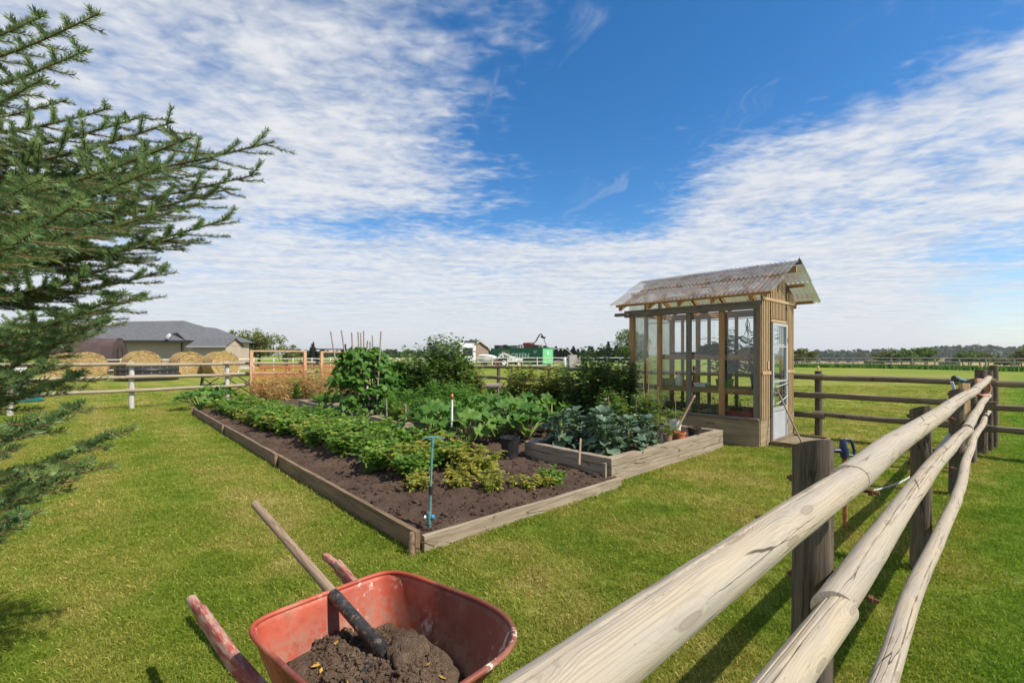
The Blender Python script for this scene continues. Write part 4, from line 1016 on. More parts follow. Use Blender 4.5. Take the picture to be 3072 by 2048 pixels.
# ------------------------------------------------------------------ kale
def kale_leaf_mesh(seed):
    rr = random.Random(seed); nx, ny = 12, 8; V = []; Fc = []; off = rr.uniform(0, 50)
    for i in range(nx+1):
        f = i/nx; w = .36*math.sin(math.pi*min(1, (f*.92+.10)))**.7*(1-.15*f)+.01
        for j in range(ny+1):
            q = j/ny*2-1; x = .42+f*.62; y = q*w*(1+.12*mnoise.noise((f*5, q*2, off)))
            z = .10*abs(q)**1.5-.34*f*f+.05*mnoise.noise((f*7, q*3+off, 2))*abs(q)+.045*math.sin(f*15+off+q*2)*q*q+.02*mnoise.noise((f*13, q*9, off))
            V.append((x, y, z+.30*.42))
    Fc = [(i*(ny+1)+j, (i+1)*(ny+1)+j, (i+1)*(ny+1)+j+1, i*(ny+1)+j+1) for i in range(nx) for j in range(ny)]
    b = MB(); b.add(V, Fc, True); b.tube([(0, 0, 0), (.22, 0, .085), (.44, 0, .125), (.75, 0, .04), (.98, 0, -.19)], [.022, .017, .014, .010, .004], 6)
    nf = len(Fc); me = b.mesh('leaf', kale_leaf, 80); me.materials.append(petiole_mat)
    me.polygons.foreach_set('material_index', [0]*nf+[1]*(len(me.polygons)-nf)); return me
kl = [kale_leaf_mesh(i) for i in range(4)]
def kale(i, t, s, sc, label):
    root = thing('kale_plant', label, 'kale', gw(t, s, .205), rnd.uniform(0, 6.28)); h = .40*sc
    b = MB(); b.tube([(0, 0, -.02), (.01, 0, h*.6), (0, .01, h)], [.022, .020, .012], 8); b.build('stem', petiole_mat, root)
    n = 30
    for k in range(n):
        f = k/(n-1); a = 2.4*k+rnd.uniform(-.3, .3); L = sc*(.30-.11*f)*rnd.uniform(.75, 1.15)
        link('leaf', kl[(k+i) % 4], root, loc=(0, 0, h*(.18+.82*f)), rot=(rnd.uniform(-.25, .25), -(.05+.95*f)+rnd.uniform(-.15, .2)+.10, a), scale=L)
for i, (t, s, sc, lb) in enumerate(((2.92, .42, .95, 'blue green kale plant at the corner of the raised bed'), (3.22, .75, 1.1, 'tallest blue green kale plant behind the corner plant of the raised bed'), (3.30, .34, .95, 'blue green kale plant beside the short brown stake in the raised bed'),
        (3.68, .34, .95, 'blue green kale plant hanging one leaf over the front of the raised bed'), (2.90, 1.15, 1.0, 'blue green kale plant at the back left of the raised bed near the black bucket'), (3.52, .85, 1.05, 'blue green kale plant in the middle of the raised bed'), (3.78, 1.15, .9, 'blue green kale plant next to the big black pot'), (3.30, 1.25, 1.0, 'blue green kale plant at the rear of the raised bed'))):
    kale(i, t, s, sc, lb)

# ------------------------------------------------------------------ squash
def squash_leaf_mesh(seed):
    rr = random.Random(seed); n = 30; rings = 4; V = [(.0, 0, 0)]; Fc = []; off = rr.uniform(0, 50)
    for i in range(1, rings+1):
        f = i/rings
        for j in range(n):
            a = 2*math.pi*j/n; lob = 5.0e-1*(1+.13*math.cos(5*a)+.05*math.cos(10*a+1)+.07*mnoise.noise((a*3, off, 0)))
            if abs((a-math.pi+math.pi) % (2*math.pi)-math.pi) < .28: lob *= .55          # notch at the stalk
            lob *= (1 if i < rings else 1+.06*(-1)**j)
            r = lob*f; z = .18*f*f+.09*math.cos(5*a)*f*f+.10*mnoise.noise((a*2, f*3, off))*f-.10*f**4
            V.append((-r*math.cos(a), r*math.sin(a), z))
    for j in range(n): Fc.append((0, 1+j, 1+(j+1) % n))
    for i in range(rings-1):
        for j in range(n): Fc.append((1+i*n+j, 1+(i+1)*n+j, 1+(i+1)*n+(j+1) % n, 1+i*n+(j+1) % n))
    b = MB(); b.add(V, Fc, True); nf = len(Fc); me = b.mesh('leaf', squash_leaf, 80); return me
sql = [squash_leaf_mesh(i) for i in range(5)]
def squash(i, loc, n, sc, label, name='squash_plant', cat='squash', hgt=.58, tilt=.5):
    root = thing(name, label, cat, loc, rnd.uniform(0, 6.28))
    for k in range(n):
        a = 2.4*k+rnd.uniform(-.4, .4); f = (k+.5)/n; rr = sc*(.16+.42*math.sqrt(f))*rnd.uniform(.8, 1.1); z = hgt*(1.05-.55*f)*rnd.uniform(.75, 1.15)
        p = Vector((rr*math.cos(a), rr*math.sin(a), z)); L = sc*rnd.uniform(.20, .33)
        ax = a+rnd.uniform(-.4, .4); M = Matrix.Translation(p) @ Matrix.Rotation(ax, 4, 'Z') @ Matrix.Rotation(rnd.uniform(tilt-.5, tilt+.4), 4, 'Y') @ Matrix.Rotation(rnd.uniform(-.35, .35), 4, 'X') @ Matrix.Scale(L, 4)
        lf = link('leaf', sql[(k+i) % 5], root, M=M)
        b = MB(); b.tube([(0, 0, 0), tuple(p*.45+Vector((0, 0, z*.30))), tuple(p)], [.013, .011, .007], 6, cap=False); b.build('stalk', petiole_mat, root)
for i, (u, v, n, sc, lb) in enumerate(((1300, 1345, 11, 1.0, 'big leaved squash plant right of the yellow seedling bed'), (1405, 1345, 11, 1.0, 'big leaved squash plant behind the black and white marker pole'), (1490, 1320, 12, 1.1, 'big leaved squash plant just behind the black bucket'),
        (1410, 1275, 10, 1.1, 'big leaved squash plant by the half hidden raised bed'), (1560, 1265, 12, 1.15, 'squash plant with the largest bright leaves under the berry bushes'), (1330, 1300, 9, .9, 'squash plant between the seedling bed and the marker pole'), (1480, 1255, 9, .9, 'squash plant beneath the chives'), (1625, 1262, 9, 1.0, 'squash plant at the back beside the kale'), (1585, 1318, 10, .9, 'squash plant filling the gap between the black bucket and the kale'), (1535, 1300, 10, 1.0, 'squash plant right behind the black bucket rim'), (1655, 1300, 9, .9, 'squash plant tucked behind the kale at the bed corner'))):
    squash(i, G(u, v, .08), n+12, sc*.88, lb)
for i, (u, v, n, lb) in enumerate(((600, 1226, 24, 'dark green squash plant at the far left corner of the garden'), (652, 1214, 22, 'dark green squash plant right of the far corner one by the white fence post'))):
    squash(i+2, G(u, v, .02), n, 1.0, lb, hgt=.5, tilt=.35)

# ------------------------------------------------------------------ pole beans and their poles
def tri_leaf_mesh(seed):
    rng = np.random.default_rng(seed); d = np.array([(1, 0, -.35), (.25, 1, -.3), (.25, -1, -.3)]); p = np.array([(.25, 0, -.03), (.12, .08, 0), (.12, -.08, 0)])
    V, T, r = inst(WIDE_V, LEAF_T, p, d, np.array([(0, 0, 1.)]*3)+rng.normal(0, .2, (3, 3)), [.95, .85, .85], seed); return np_mesh('leaf', V, T, bean_leaf, r)
tri = [tri_leaf_mesh(i) for i in range(4)]
def beans(label, loc, rad, h, n, seed, leaf=.155):
    root = thing('pole_bean_plant', label, 'bean plant', loc); rr = random.Random(seed); rng = np.random.default_rng(seed)
    def shape(f, a): return rad*(1-.62*f**1.8)*(1+.16*math.sin(3*a+seed)+.10*math.sin(7*a+f*9))
    for k in range(n):
        f = rr.random()**.85; a = rr.uniform(0, 6.283); q = shape(f, a)*rr.uniform(.86, 1.08)
        link('leaf', tri[k % 4], root, loc=(q*math.cos(a), q*math.sin(a), .06+h*f), rot=(rr.uniform(-.5, .5), rr.uniform(.0, 1.0), a+rr.uniform(-.8, .8)), scale=leaf*rr.uniform(.7, 1.2))
    m = n*2; f = rng.random(m); a = rng.uniform(0, 6.283, m); q = np.array([shape(x, y) for x, y in zip(f, a)])*rng.uniform(.25, .95, m)
    P = np.stack([q*np.cos(a), q*np.sin(a), .05+h*f], 1); D = np.stack([np.cos(a), np.sin(a), rng.normal(-.4, .4, m)], 1)
    V, T, r = inst(WIDE_V, LEAF_T, P, D, rng.normal(0, .5, (m, 3))+np.array([0, 0, 1]), leaf*rng.uniform(.6, 1.1, m), seed)
    setp(link('inner_foliage', np_mesh('inner_foliage', V, T, bean_in, r), root), kind='stuff')
    st = MB()
    for k in range(10): a = k*.63; st.tube([(rad*.6*math.cos(a), rad*.6*math.sin(a), -.02), (rad*.4*math.cos(a+.5), rad*.4*math.sin(a+.5), h*.5), (rad*.15*math.cos(a), rad*.15*math.sin(a), h*.95)], .005, 5, cap=False)
    st.build('stems', stem_green, root)
BP = gw(2.62, 6.75, .2)
beans('tall mound of pole beans climbing the bunch of grey poles', BP, .74, 1.42, 290, 3)
beans('smaller mound of climbing beans right of the tall pole beans', gw(3.45, 6.9, .05), .50, 1.24, 210, 8)
for i, (ut, vt, ub, vb) in enumerate(((992, 994, 1035, 1230), (1024, 990, 1062, 1236), (1055, 997, 1072, 1238), (1074, 995, 1085, 1236), (1082, 998, 1093, 1235), (1091, 992, 1096, 1235), (1103, 1022, 1080, 1255), (1110, 1025, 1118, 1236), (1117, 1006, 1124, 1240), (1143, 993, 1128, 1245))):
    Yt = BP.y+(.25 if i in (3, 4, 5, 7, 8) else -.25); a = at(ub, vb, Yt); a.z = .10
    stick('bean_pole', ['leftmost bean pole, leaning to the right', 'second bean pole from the left, tall and grey', 'third bean pole from the left', 'fourth bean pole from the left, thin and leaning', 'fifth bean pole from the left, close beside its twin', 'knobbly branch pole among the straight bean poles', 'short reddish bean pole leaning against the others', 'shortest thin bean pole near the middle', 'second bean pole from the right', 'rightmost bean pole, leaning left'][i],
          a, at(ut, vt, Yt), .020, .016, stick_wood if i != 6 else tool_wood, 'pole', i+20)

# ------------------------------------------------------------------ berry bushes and herbs behind
def bush(u, Y, vtop, width, label, mat, seed, n=46, per=34, leaf=.105, name='berry_bush', cat='bush', stem=stem_brown, upright=.75, trif=3, tm=WIDE_V, z0=.03):
    top = H+(VH-vtop)/F*Y-z0
    ms = plant_meshes(seed, mat, stem, tm, n=n, h=top, spread=width/2, leaf=leaf, per=per, droop=.4, start=.10, taper=.4, upright=upright, trif=trif, base=.45)
    return plant(name, label, cat, ((u-UC)/F*Y, Y, z0), ms)
bush(1262, 11.3, 1022, 1.5, 'leafy berry bush left of the tallest one behind the beans', bush_leaf, 301, n=60, per=38, leaf=.115)
bush(1352, 11.2, 990, 1.45, 'tallest dark berry bush reaching above the horizon in front of the white trailer', bush_leaf, 302, n=76, per=44, leaf=.115)
bush(1412, 11.7, 1082, .95, 'low rounded berry bush on the right shoulder of the tallest bush', bush_yellow, 303, n=38)
bush(1305, 10.9, 1050, 1.2, 'shadowy berry bush in front of the tallest one', bush_leaf, 304, n=44)
bush(1560, 10.6, 1068, .95, 'slender berry bush with yellow lower leaves beside the wire table', bush_yellow, 305, n=34, per=30)
bush(1650, 10.2, 1082, 1.15, 'berry bush turning yellow in the middle behind the squash', bush_yellow, 306, n=48)
bush(1740, 9.6, 1080, 1.15, 'dark berry bush left of the one touching the greenhouse', bush_leaf, 307, n=46)
bush(1800, 9.3, 1022, 1.10, 'tall dark berry bush with bare tips near the greenhouse', bush_leaf, 308, n=50, per=34)
bush(1862, 9.15, 1052, .95, 'dark berry bush against the far corner of the greenhouse', bush_leaf, 309, n=42)
bush(1845, 8.2, 1150, .8, 'low shaded bush behind the pots and kale', bush_leaf, 310, n=24, leaf=.08)
herbs = ((1195, 9.3, 1160, .75), (1250, 9.6, 1150, .8), (1310, 9.4, 1128, .85), (1365, 9.2, 1140, .8), (1280, 8.7, 1185, .7), (1340, 8.6, 1180, .75), (1395, 9.8, 1140, .7), (1222, 8.8, 1195, .6))
for i, (u, Y, vt, w) in enumerate(herbs):
    bush(u, Y, vt, w, ['bright leafy herb clump at the foot of the second bean mound', 'bright leafy herb clump below the left berry bush', 'tallest bright herb clump below the berry bushes', 'bright herb clump behind the marker pole', 'low herb clump behind the yellow seedling bed', 'low herb clump left of the marker pole top', 'herb clump nearest the wire table', 'low herb clump left of the yellow seedlings'][i], herb_leaf, 330+i, n=40, per=22, leaf=.085, name='herb_clump', cat='herb', stem=stem_green, upright=.8, trif=3, tm=LEAF_V, z0=.05)
def blades(name, label, cat, loc, n, h, spread, mat, seed, w=.006, lean=.35):
    rng = np.random.default_rng(seed); a = rng.uniform(0, 6.28, n); q = spread*np.sqrt(rng.random(n)); P = np.stack([q*np.cos(a), q*np.sin(a), np.zeros(n)], 1)
    D = np.stack([np.cos(a)*lean*rng.random(n), np.sin(a)*lean*rng.random(n), np.ones(n)], 1); BV = BLADE_V*np.array([1, w/h, 1])
    V, T, r = inst(BV, BLADE_T, P, D, rdir(rng, n), h*rng.uniform(.6, 1.1, n), seed)
    o = link(name, np_mesh(name, V, T, mat, r), loc=loc); return setp(o, label, cat)
for i, (u, v) in enumerate(((1430, 1222), (1470, 1228), (1500, 1222), (1448, 1210))):
    blades('chive_clump', ['chive clump nearest the herb clumps', 'chive clump in front of the wire table', 'chive clump left of the slender berry bush', 'chive clump right under the wire table legs'][i], 'chives', G(u, v, .05), 260, .52, .17, chive_leaf, 60+i)
for i, (t, s) in enumerate(((2.45, 8.75), (2.8, 8.6), (2.5, 9.2), (2.85, 9.1))):
    ms = plant_meshes(400+i, carrot_leaf, stem_green, SLIM_V, n=40, h=.26, spread=.30, leaf=.05, per=12, droop=.2, start=.2, taper=.4, upright=.7, trif=5)
    plant('carrot_clump', ['feathery carrot tops at the near corner of the far raised bed', 'feathery carrot tops beside the pole beans', 'feathery carrot tops at the far left of their bed', 'feathery carrot tops at the back of their bed'][i], 'carrot', gw(t, s, .27), ms)
sy = plant_meshes(420, yellow_leaf, stem_pale, LEAF_V, n=9, h=.42, spread=.22, leaf=.075, per=7, droop=.6, trif=3)
for i, (t, s) in enumerate(((2.4, 4.5), (2.7, 4.75), (2.45, 4.95))): plant('seedling_plant', ['pale yellow seedling plant nearest in the small raised bed with stakes', 'pale yellow seedling plant at the right of the small raised bed', 'pale yellow seedling plant at the rear of the small raised bed'][i], 'seedling', gw(t, s, .26), sy, i*2., .9, 'yellow seedlings in the small bed')
for i, (t, s, h) in enumerate(((2.32, 4.35, .62), (2.25, 4.95, .66))): beam('garden_stake', gw(t, s, .2), gw(t, s+.03, h), .035, .02, stick_wood, up=(1, 0, 0)); setp(bpy.context.scene.collection.objects[-1], ['nearer flat wooden stake among the yellow seedlings', 'farther flat wooden stake among the yellow seedlings'][i], 'stake')
for i, (a, b, lb, w) in enumerate(((G(1738, 1395, .22), at(1742, 1316, 5.55), 'short brown stake standing in the kale bed', .03), (G(1810, 1300, .24), at(1818, 1196, 6.75), 'tall flat grey stake leaning behind the kale', .035))):
    o = beam('garden_stake', a, b, w, .022, tool_wood if i == 0 else stick_wood, up=(1, 0, 0)); setp(o, lb, 'stake')
# ------------------------------------------------------------------ orange mesh trellis with dry vines
def trellis(label, t0, t1, s, h, low):
    root = thing('trellis', label, 'trellis', gw(t0, s), ANG); T = t1-t0
    for x in (0, T): beam('post', (x, 0, -.1), (x, 0, h), .085, .09, new_wood, root, up=(1, 0, 0))
    beam('top_rail', (-.045, 0, h+.022), (T+.045, 0, h+.022), .09, .044, new_wood, root)
    if low: beam('cross_board', (.045, -.03, .42), (T, -.03, .45), .03, .15, new_wood, root)
    beam('cross_board', (.045, .03, .80), (T, .03, .80), .03, .06, new_wood, root)
    m = MB(); st = .075; zz0, zz1 = .10, 1.16                        # diamond netting, each strand a thin bar
    k = -zz1
    while k < T:
        for sg in (1, -1):
            x0, x1 = (k, k+(zz1-zz0)) ; a, b = max(0, x0), min(T, x1)
            if b > a:
                za = zz0+(a-x0) if sg > 0 else zz1-(a-x0); zb = zz0+(b-x0) if sg > 0 else zz1-(b-x0)
                m.bar((a, -.055+.004*sg, za), (b, -.055+.004*sg, zb), .005, .0085)
        k += st
    setp(m.build('netting', plain('orange_netting', (.62, .17, .05), .5, .15), root), kind='stuff')
trellis('wooden trellis frame covered with orange netting beside the white post fence', 1.80, 3.42, 13.2, 1.60, True)
trellis('second orange netted trellis frame half hidden by the pole beans', 3.98, 5.3, 13.2, 1.58, False)
for i, (t, s, h, sp) in enumerate(((2.1, 12.95, 1.0, .8), (2.75, 12.9, 1.1, .9), (3.3, 12.9, 1.1, .9), (3.9, 12.85, 1.25, .9), (4.5, 12.8, 1.2, .8), (2.4, 12.5, .75, .8), (3.6, 12.45, .95, .9))):
    ms = plant_meshes(440+i, dry_leaf, stem_pale, SLIM_V, n=44, h=h, spread=sp*.62, leaf=.11, per=26, droop=.8, start=.05, taper=.3, upright=.8, base=.6, roll=.9)
    plant('dry_pea_vine', ['dry straw coloured pea vine at the left trellis post', 'dry straw coloured pea vine left of the trellis middle', 'dry straw coloured pea vine under the right trellis post', 'tallest dry pea vine in the gap between the two trellises', 'dry pea vine at the second trellis by the beans', 'low dry pea vine at the trellis foot behind the potatoes', 'low dry pea vine in front of the gap between the trellises'][i], 'vine', gw(t, s, .03), ms)
ms = plant_meshes(455, herb_leaf, stem_green, LEAF_V, n=14, h=.85, spread=.28, leaf=.09, per=16, trif=3, upright=.9)
plant('climbing_vine', 'green climbing vine growing up among the dry pea vines', 'vine', gw(2.95, 12.6, .03), ms)
# ------------------------------------------------------------------ garden hardware
teal = plain('teal_pipe', (.085, .22, .22), .45, .2, 12, dirt=(.30, .34, .32), dirt_amt=.3)
black_plastic = plain('black_plastic', (.020, .020, .021), .38, .3, 9, spec=.5, dirt=(.10, .085, .07), dirt_amt=.5)
white_plastic = plain('white_plastic', (.74, .74, .71), .45, .08, 9, dirt=(.48, .44, .38), dirt_amt=.3)
def sprinkler_stand():
    b = G(1288, 1582, .09); top = at(1297, 1316, b.y+.03)-b; top.z = top.z
    root = thing('sprinkler_stand', 'slim teal standpipe sprinkler with a T-shaped head in the front soil', 'sprinkler', b)
    j = top*.42
    m = MB(); m.tube([(0, 0, -.1), tuple(j)], .0115, 12); m.tube([tuple(j), tuple(top)], .0095, 12); m.build('pipe', teal, root)
    m = MB(); m.tube([tuple(j-Vector((0, 0, .035))), tuple(j+Vector((0, 0, .035)))], .0165, 12); m.build('coupling', black_plastic, root)
    m = MB(); m.tube([tuple(top-Vector((0, 0, .07))), tuple(top-Vector((0, 0, .02))), tuple(top+Vector((0, 0, .012)))], [.012, .015, .013], 12); m.build('nozzle', teal, root)
    m = MB(); x = Vector((.083, .01, .0)); m.tube([tuple(top-x), tuple(top-x*.5+Vector((0, 0, .012))), tuple(top+Vector((0, 0, .014))), tuple(top+x*.6+Vector((0, 0, .010))), tuple(top+x*1.2)], [.006, .008, .010, .007, .005], 10); m.build('spray_arm', teal, root)
    m = MB(); m.tube([(0, 0, .03), (0, 0, .13)], .0175, 14); m.tube([(-.028, 0, .085), (.030, .0, .085)], .0125, 12); m.build('tee_fitting', teal, root)
    m = MB(); m.tube([(-.040, 0, .085), (-.026, 0, .085)], .016, 12); m.build('white_cap', white_plastic, root)
    m = MB(); m.tube([(.022, 0, .085), (.043, 0, .085)], .020, 14); m.build('blue_cap', plain('blue_cap', (.05, .25, .42), .4, .1), root)
sprinkler_stand()
def marker():
    b = G(1355, 1362, .08); Y = b.y; top = at(1358, 1180, Y)
    root = thing('sprinkler_pole', 'black and white sprinkler pole with an orange head in the garden', 'sprinkler', b); h = top.z-b.z
    m = MB(); m.tube([(0, 0, -.1), (.002, 0, h*.45)], .0125, 12); m.build('black_pole', black_plastic, root)
    m = MB(); m.tube([(.002, 0, h*.45), (.006, 0, h*.90)], .0150, 12); m.build('white_sleeve', white_plastic, root)
    m = MB(); m.tube([(.006, 0, h*.895), (.006, 0, h*.95)], .012, 10); m.build('neck', black_plastic, root)
    m = MB(); m.lathe([(.004, -.03), (.018, -.026), (.021, -.005), (.019, .015), (.010, .026), (.002, .030)], 12, c=(.006, 0, h*.965)); m.build('sprinkler_head', plain('orange_plastic', (.55, .20, .05), .5, .2), root)
marker()
def pot(name, label, loc, r, h, mat, rim=True, soilm=True, rz=0., tilt=None, n=28, r0=None, cat='pot'):
    root = thing(name, label, cat, loc, rz); r0 = r0 or r*.74
    if tilt: root.rotation_euler = tilt
    m = MB()
    if rim: prof = [(.001, .0), (r0, .0), (r*.93, h*.80), (r*.94, h*.80), (r*1.02, h*.81), (r*1.04, h*.985), (r*1.02, h), (r*.95, h), (r*.91, h*.97), (r*.88, h*.82), (r0*.93, .012), (.001, .012)]
    else: prof = [(.001, .0), (r0, .0), (r*.985, h*.95), (r*1.03, h*.96), (r*1.03, h), (r*.965, h), (r*.95, h*.95), (r0*.94, .01), (.001, .01)]
    m.lathe(prof, n); m.build('pot_wall', mat, root)
    if soilm:
        s_ = MB(); q = r0+(r-r0)*.85; s_.lathe([(.001, h*.86), (q*.5, h*.865), (q*.93, h*.85)], n); s_.build('potting_soil', soil, root)
    return root
terra = plain('terracotta', (.42, .135, .055), .8, .25, 9, dirt=(.50, .38, .28), dirt_amt=.5, bump=.2, spread=.56)
terra_old = plain('weathered_terracotta', (.33, .165, .095), .85, .35, 7, dirt=(.42, .38, .30), dirt_amt=.8, bump=.3, spread=.45)
zb = .215
# black nursery bucket standing on the garden soil
bp = G(1530, 1372, .09)
pot('nursery_pot', 'glossy black nursery pot standing on the soil at the raised bed corner', bp, .135, .285, black_plastic, rim=False, r0=.105, cat='pot')
potspec = [  # name, label, u, v of base, radius, height, material, rim
    ('nursery_pot', 'large black pot with pinnate saplings behind the kale leaves', 1925, 1328, .145, .27, black_plastic, False),
    ('nursery_pot', 'grey black pot behind the small terracotta pot', 1975, 1318, .10, .24, plain('grey_plastic', (.10, .10, .105), .5, .25), False),
    ('terracotta_pot', 'stained terracotta pot left of the two others', 1963, 1330, .085, .16, terra_old, True),
    ('terracotta_pot', 'small pale weathered terracotta pot in the middle', 2003, 1334, .068, .16, terra_old, False),
    ('terracotta_pot', 'clean orange terracotta pot with a wide rim', 2037, 1329, .095, .17, terra, True),
    ('nursery_pot', 'white plastic pot with a sapling behind the orange pot', 2026, 1296, .105, .21, white_plastic, False),
    ('nursery_pot', 'black pot at the right end with dry reddish plants', 2082, 1318, .098, .185, black_plastic, False)]
for nm, lb, u, v, r, h, m_, rm in potspec:
    pot(nm, lb, G(u, v, zb-.01), r, h, m_, rm)
def small(name, label, u, v, z, ms, sc, rz=0., cat='plant', group=None): return plant(name, label, cat, G(u, v, z), ms, rz, sc)
pin = [plant_meshes(500+i, locust_leaf, stem_pale, SLIM_V, n=5, h=.66, spread=.30, leaf=.115, per=8, droop=.5, start=.3, taper=.2, upright=.6, trif=9) for i in range(3)]
pins = [plant_meshes(510+i, locust_leaf, stem_pale, SLIM_V, n=6, h=.26, spread=.22, leaf=.08, per=6, droop=.5, start=.3, taper=.2, upright=.4, trif=7) for i in range(2)]
for (u, v, dz, ms, sc, lb) in ((1912, 1326, .22, pin[0], .95, 'tall pinnate sapling on the left of the large black pot'), (1938, 1328, .22, pin[1], .95, 'tall pinnate sapling on the right of the large black pot'), (1875, 1318, .0, pin[2], .75, 'pinnate sapling among the kale beside the large black pot'),
        (2003, 1334, .13, pins[0], .9, 'small grey green seedling in the weathered terracotta pot'), (2030, 1296, .17, pins[1], 1.15, 'arching pinnate sapling in the white pot'), (1968, 1318, .2, pins[0], 1.1, 'bushy sapling in the grey pot')):
    p = G(u, v, zb-.01); p.z += dz; plant('potted_sapling', lb, 'sapling', p, ms, rnd.uniform(0, 6.28), sc)
p = G(2082, 1318, zb); p.z += .15; plant('withered_plant', 'withered reddish plant in the right hand black pot', 'plant', p, plant_meshes(520, foliage('withered', [(.30, .13, .08), (.40, .20, .13), (.22, .16, .07)], transl=.2), stem_brown, SLIM_V, n=14, h=.07, spread=.13, leaf=.035, per=6), 0, 1.)
for i, (u0, v0, u1, v1, Y, lb) in enumerate(((1935, 1300, 1946, 1148, 6.75, 'first of two crossed canes in the large black pot'), (1945, 1290, 1928, 1130, 6.75, 'second of two crossed canes in the large black pot'), (1975, 1300, 1974, 1160, 6.9, 'upright cane in the grey pot'), (2026, 1270, 2026, 1172, 7.1, 'upright cane in the white pot'), (1836, 1300, 1825, 1188, 6.6, 'thin cane leaning behind the kale'), (1910, 1300, 1908, 1200, 6.7, 'short cane left of the crossed canes'))):
    stick('plant_cane', lb, at(u0, v0, Y), at(u1, v1, Y), .005, .004, lath_wood, 'cane', 80+i)
def fork_tool():
    a = at(2030, 1290, 7.0); b = at(2084, 1186, 7.18)
    root = thing('spade', 'spade with a worn wooden handle standing among the pots', 'spade', a); d = b-a
    log('handle', (0, 0, 0), d*.93, .016, .015, tool_wood, root, seed=4, nl=14, nt=10, wob=.003)
    m = MB(); n = d.normalized(); sd = Vector((1, 0, 0)); e = d*.93; m.tube([tuple(e-sd*.0), tuple(e+n*.02), tuple(e+n*.05)], [.018, .022, .014], 10); m.build('grip', plain('worn_red_grip', (.40, .16, .12), .6, .3, 20), root)
    bl = MB(); w = .07; q = -n*.20; sdw = Vector((.9, .4, 0)).normalized()*w
    bl.add([tuple(-sdw), tuple(sdw), tuple(sdw*.9+q), tuple(q*1.12), tuple(-sdw*.9+q)], [(0, 1, 2, 3, 4)]); o = bl.build('blade', black_metal, root); md = o.modifiers.new('t', 'SOLIDIFY'); md.thickness = .004
fork_tool()
def wire_table():
    c = at(1452, 1155, 12.0); zt = c.z; root = thing('wire_table', 'low wooden frame table with a wire mesh top behind the chives', 'table', (c.x, c.y, 0), ANG-.55)
    w, d = .95, .6
    for y in (-d/2, d/2): beam('frame_rail', (-w/2, y, zt), (w/2, y, zt+.01), .04, .055, bed_wood, root)
    for x in (-w/2+.02, w/2-.02): beam('frame_rail', (x, -d/2+.02, zt-.002), (x, d/2-.02, zt-.002), .04, .05, bed_wood, root)
    for x in (-w/2+.05, w/2-.05):
        for y in (-d/2+.035, d/2-.035): beam('leg', (x, y, 0), (x, y, zt-.03), .04, .035, bed_wood, root, up=(1, 0, 0))
    for y in (-d/2, d/2): beam('brace', (-w/2+.08, y*.86, zt-.06), (-w/2+.36, y*.86, .12), .02, .03, bed_wood, root)
    m = MB()
    for i in range(20): x = -w/2+.05+(w-.1)*i/19; m.tube([(x, -d/2, zt+.012), (x, d/2, zt+.012)], .0022, 4, cap=False)
    for i in range(13): y = -d/2+.03+(d-.06)*i/12; m.tube([(-w/2, y, zt+.016), (w/2, y, zt+.016)], .0022, 4, cap=False)
    m.build('wire_mesh', wire_mat, root)
wire_table()

# ------------------------------------------------------------------ hydrant and hose beside the near fence
hyd_blue = plain('hydrant_blue', (.012, .026, .085), .4, .25, 10, spec=.5)
def hydrant():
    b = G(2536, 1588); Y = b.y; S_ = Y/F
    root = thing('yard_hydrant', 'blue yard hydrant head on a rusty pipe behind the fence post', 'hydrant', b)
    def q(u, v, dy=0.): p = at(u, v, Y+dy); return tuple(p-b)
    m = MB(); m.tube([(0, 0, -.1), q(2533, 1367)], .0185, 14); m.build('riser_pipe', plain('rusty_pipe', (.30, .125, .035), .7, .4, 14, bump=.3), root)
    m = MB(); m.tube([q(2533, 1372), q(2533, 1352), q(2530, 1340), q(2529, 1328), q(2529, 1317)], [.030, .034, .030, .026, .020], 14); m.build('head', hyd_blue, root)
    m = MB(); m.tube([q(2527, 1352), q(2505, 1351), q(2494, 1352), q(2489, 1360), q(2488, 1372)], [.022, .018, .019, .021, .020], 12); m.build('spout', hyd_blue, root)
    m = MB(); m.tube([q(2534, 1318), q(2550, 1319), q(2556, 1327), q(2563, 1352), q(2560, 1364), q(2548, 1366), q(2536, 1362)], [.011, .012, .012, .012, .012, .011, .010], 10); m.build('lever', hyd_blue, root)
    h = MB(); h.tube([q(2488, 1370), q(2489, 1395), q(2496, 1420), q(2512, 1434, .1), q(2545, 1446, .25)], .0085, 8); o = h.build('hose_end', plain('hose_green', (.30, .30, .20), .5, .2), root)
hydrant()
_hp = [G(2560, 1480), G(2600, 1476), G(2640, 1470), G(2680, 1458), G(2710, 1445), G(2738, 1428)]
def smooth(pts, n=8):
    out = []
    for i in range(len(pts)-1):
        p0, p1, p2, p3 = pts[max(i-1, 0)], pts[i], pts[i+1], pts[min(i+2, len(pts)-1)]
        for k in range(n):
            t = k/n; out.append(.5*((2*p1)+(p2-p0)*t+(2*p0-5*p1+4*p2-p3)*t*t+(3*p1-p0-3*p2+p3)*t**3))
    return out+[pts[-1]]
m = MB(); m.tube([p+Vector((0, 0, .014)) for p in smooth(_hp)], .0105, 10)
setp(m.build('white_hose', plain('white_hose_skin', (.42, .42, .38), .6, .1)), 'length of white hose curving over the grass behind the fence', 'hose')
m = MB(); a, b_ = at(2785, 1385, 4.7), at(2850, 1300, 4.9); m.bar(a, b_, .03, .012); setp(m.build('metal_strip', plain('bare_metal', (.36, .36, .36), .6, .15)), 'pale metal strip leaning against the third fence post', 'strip')
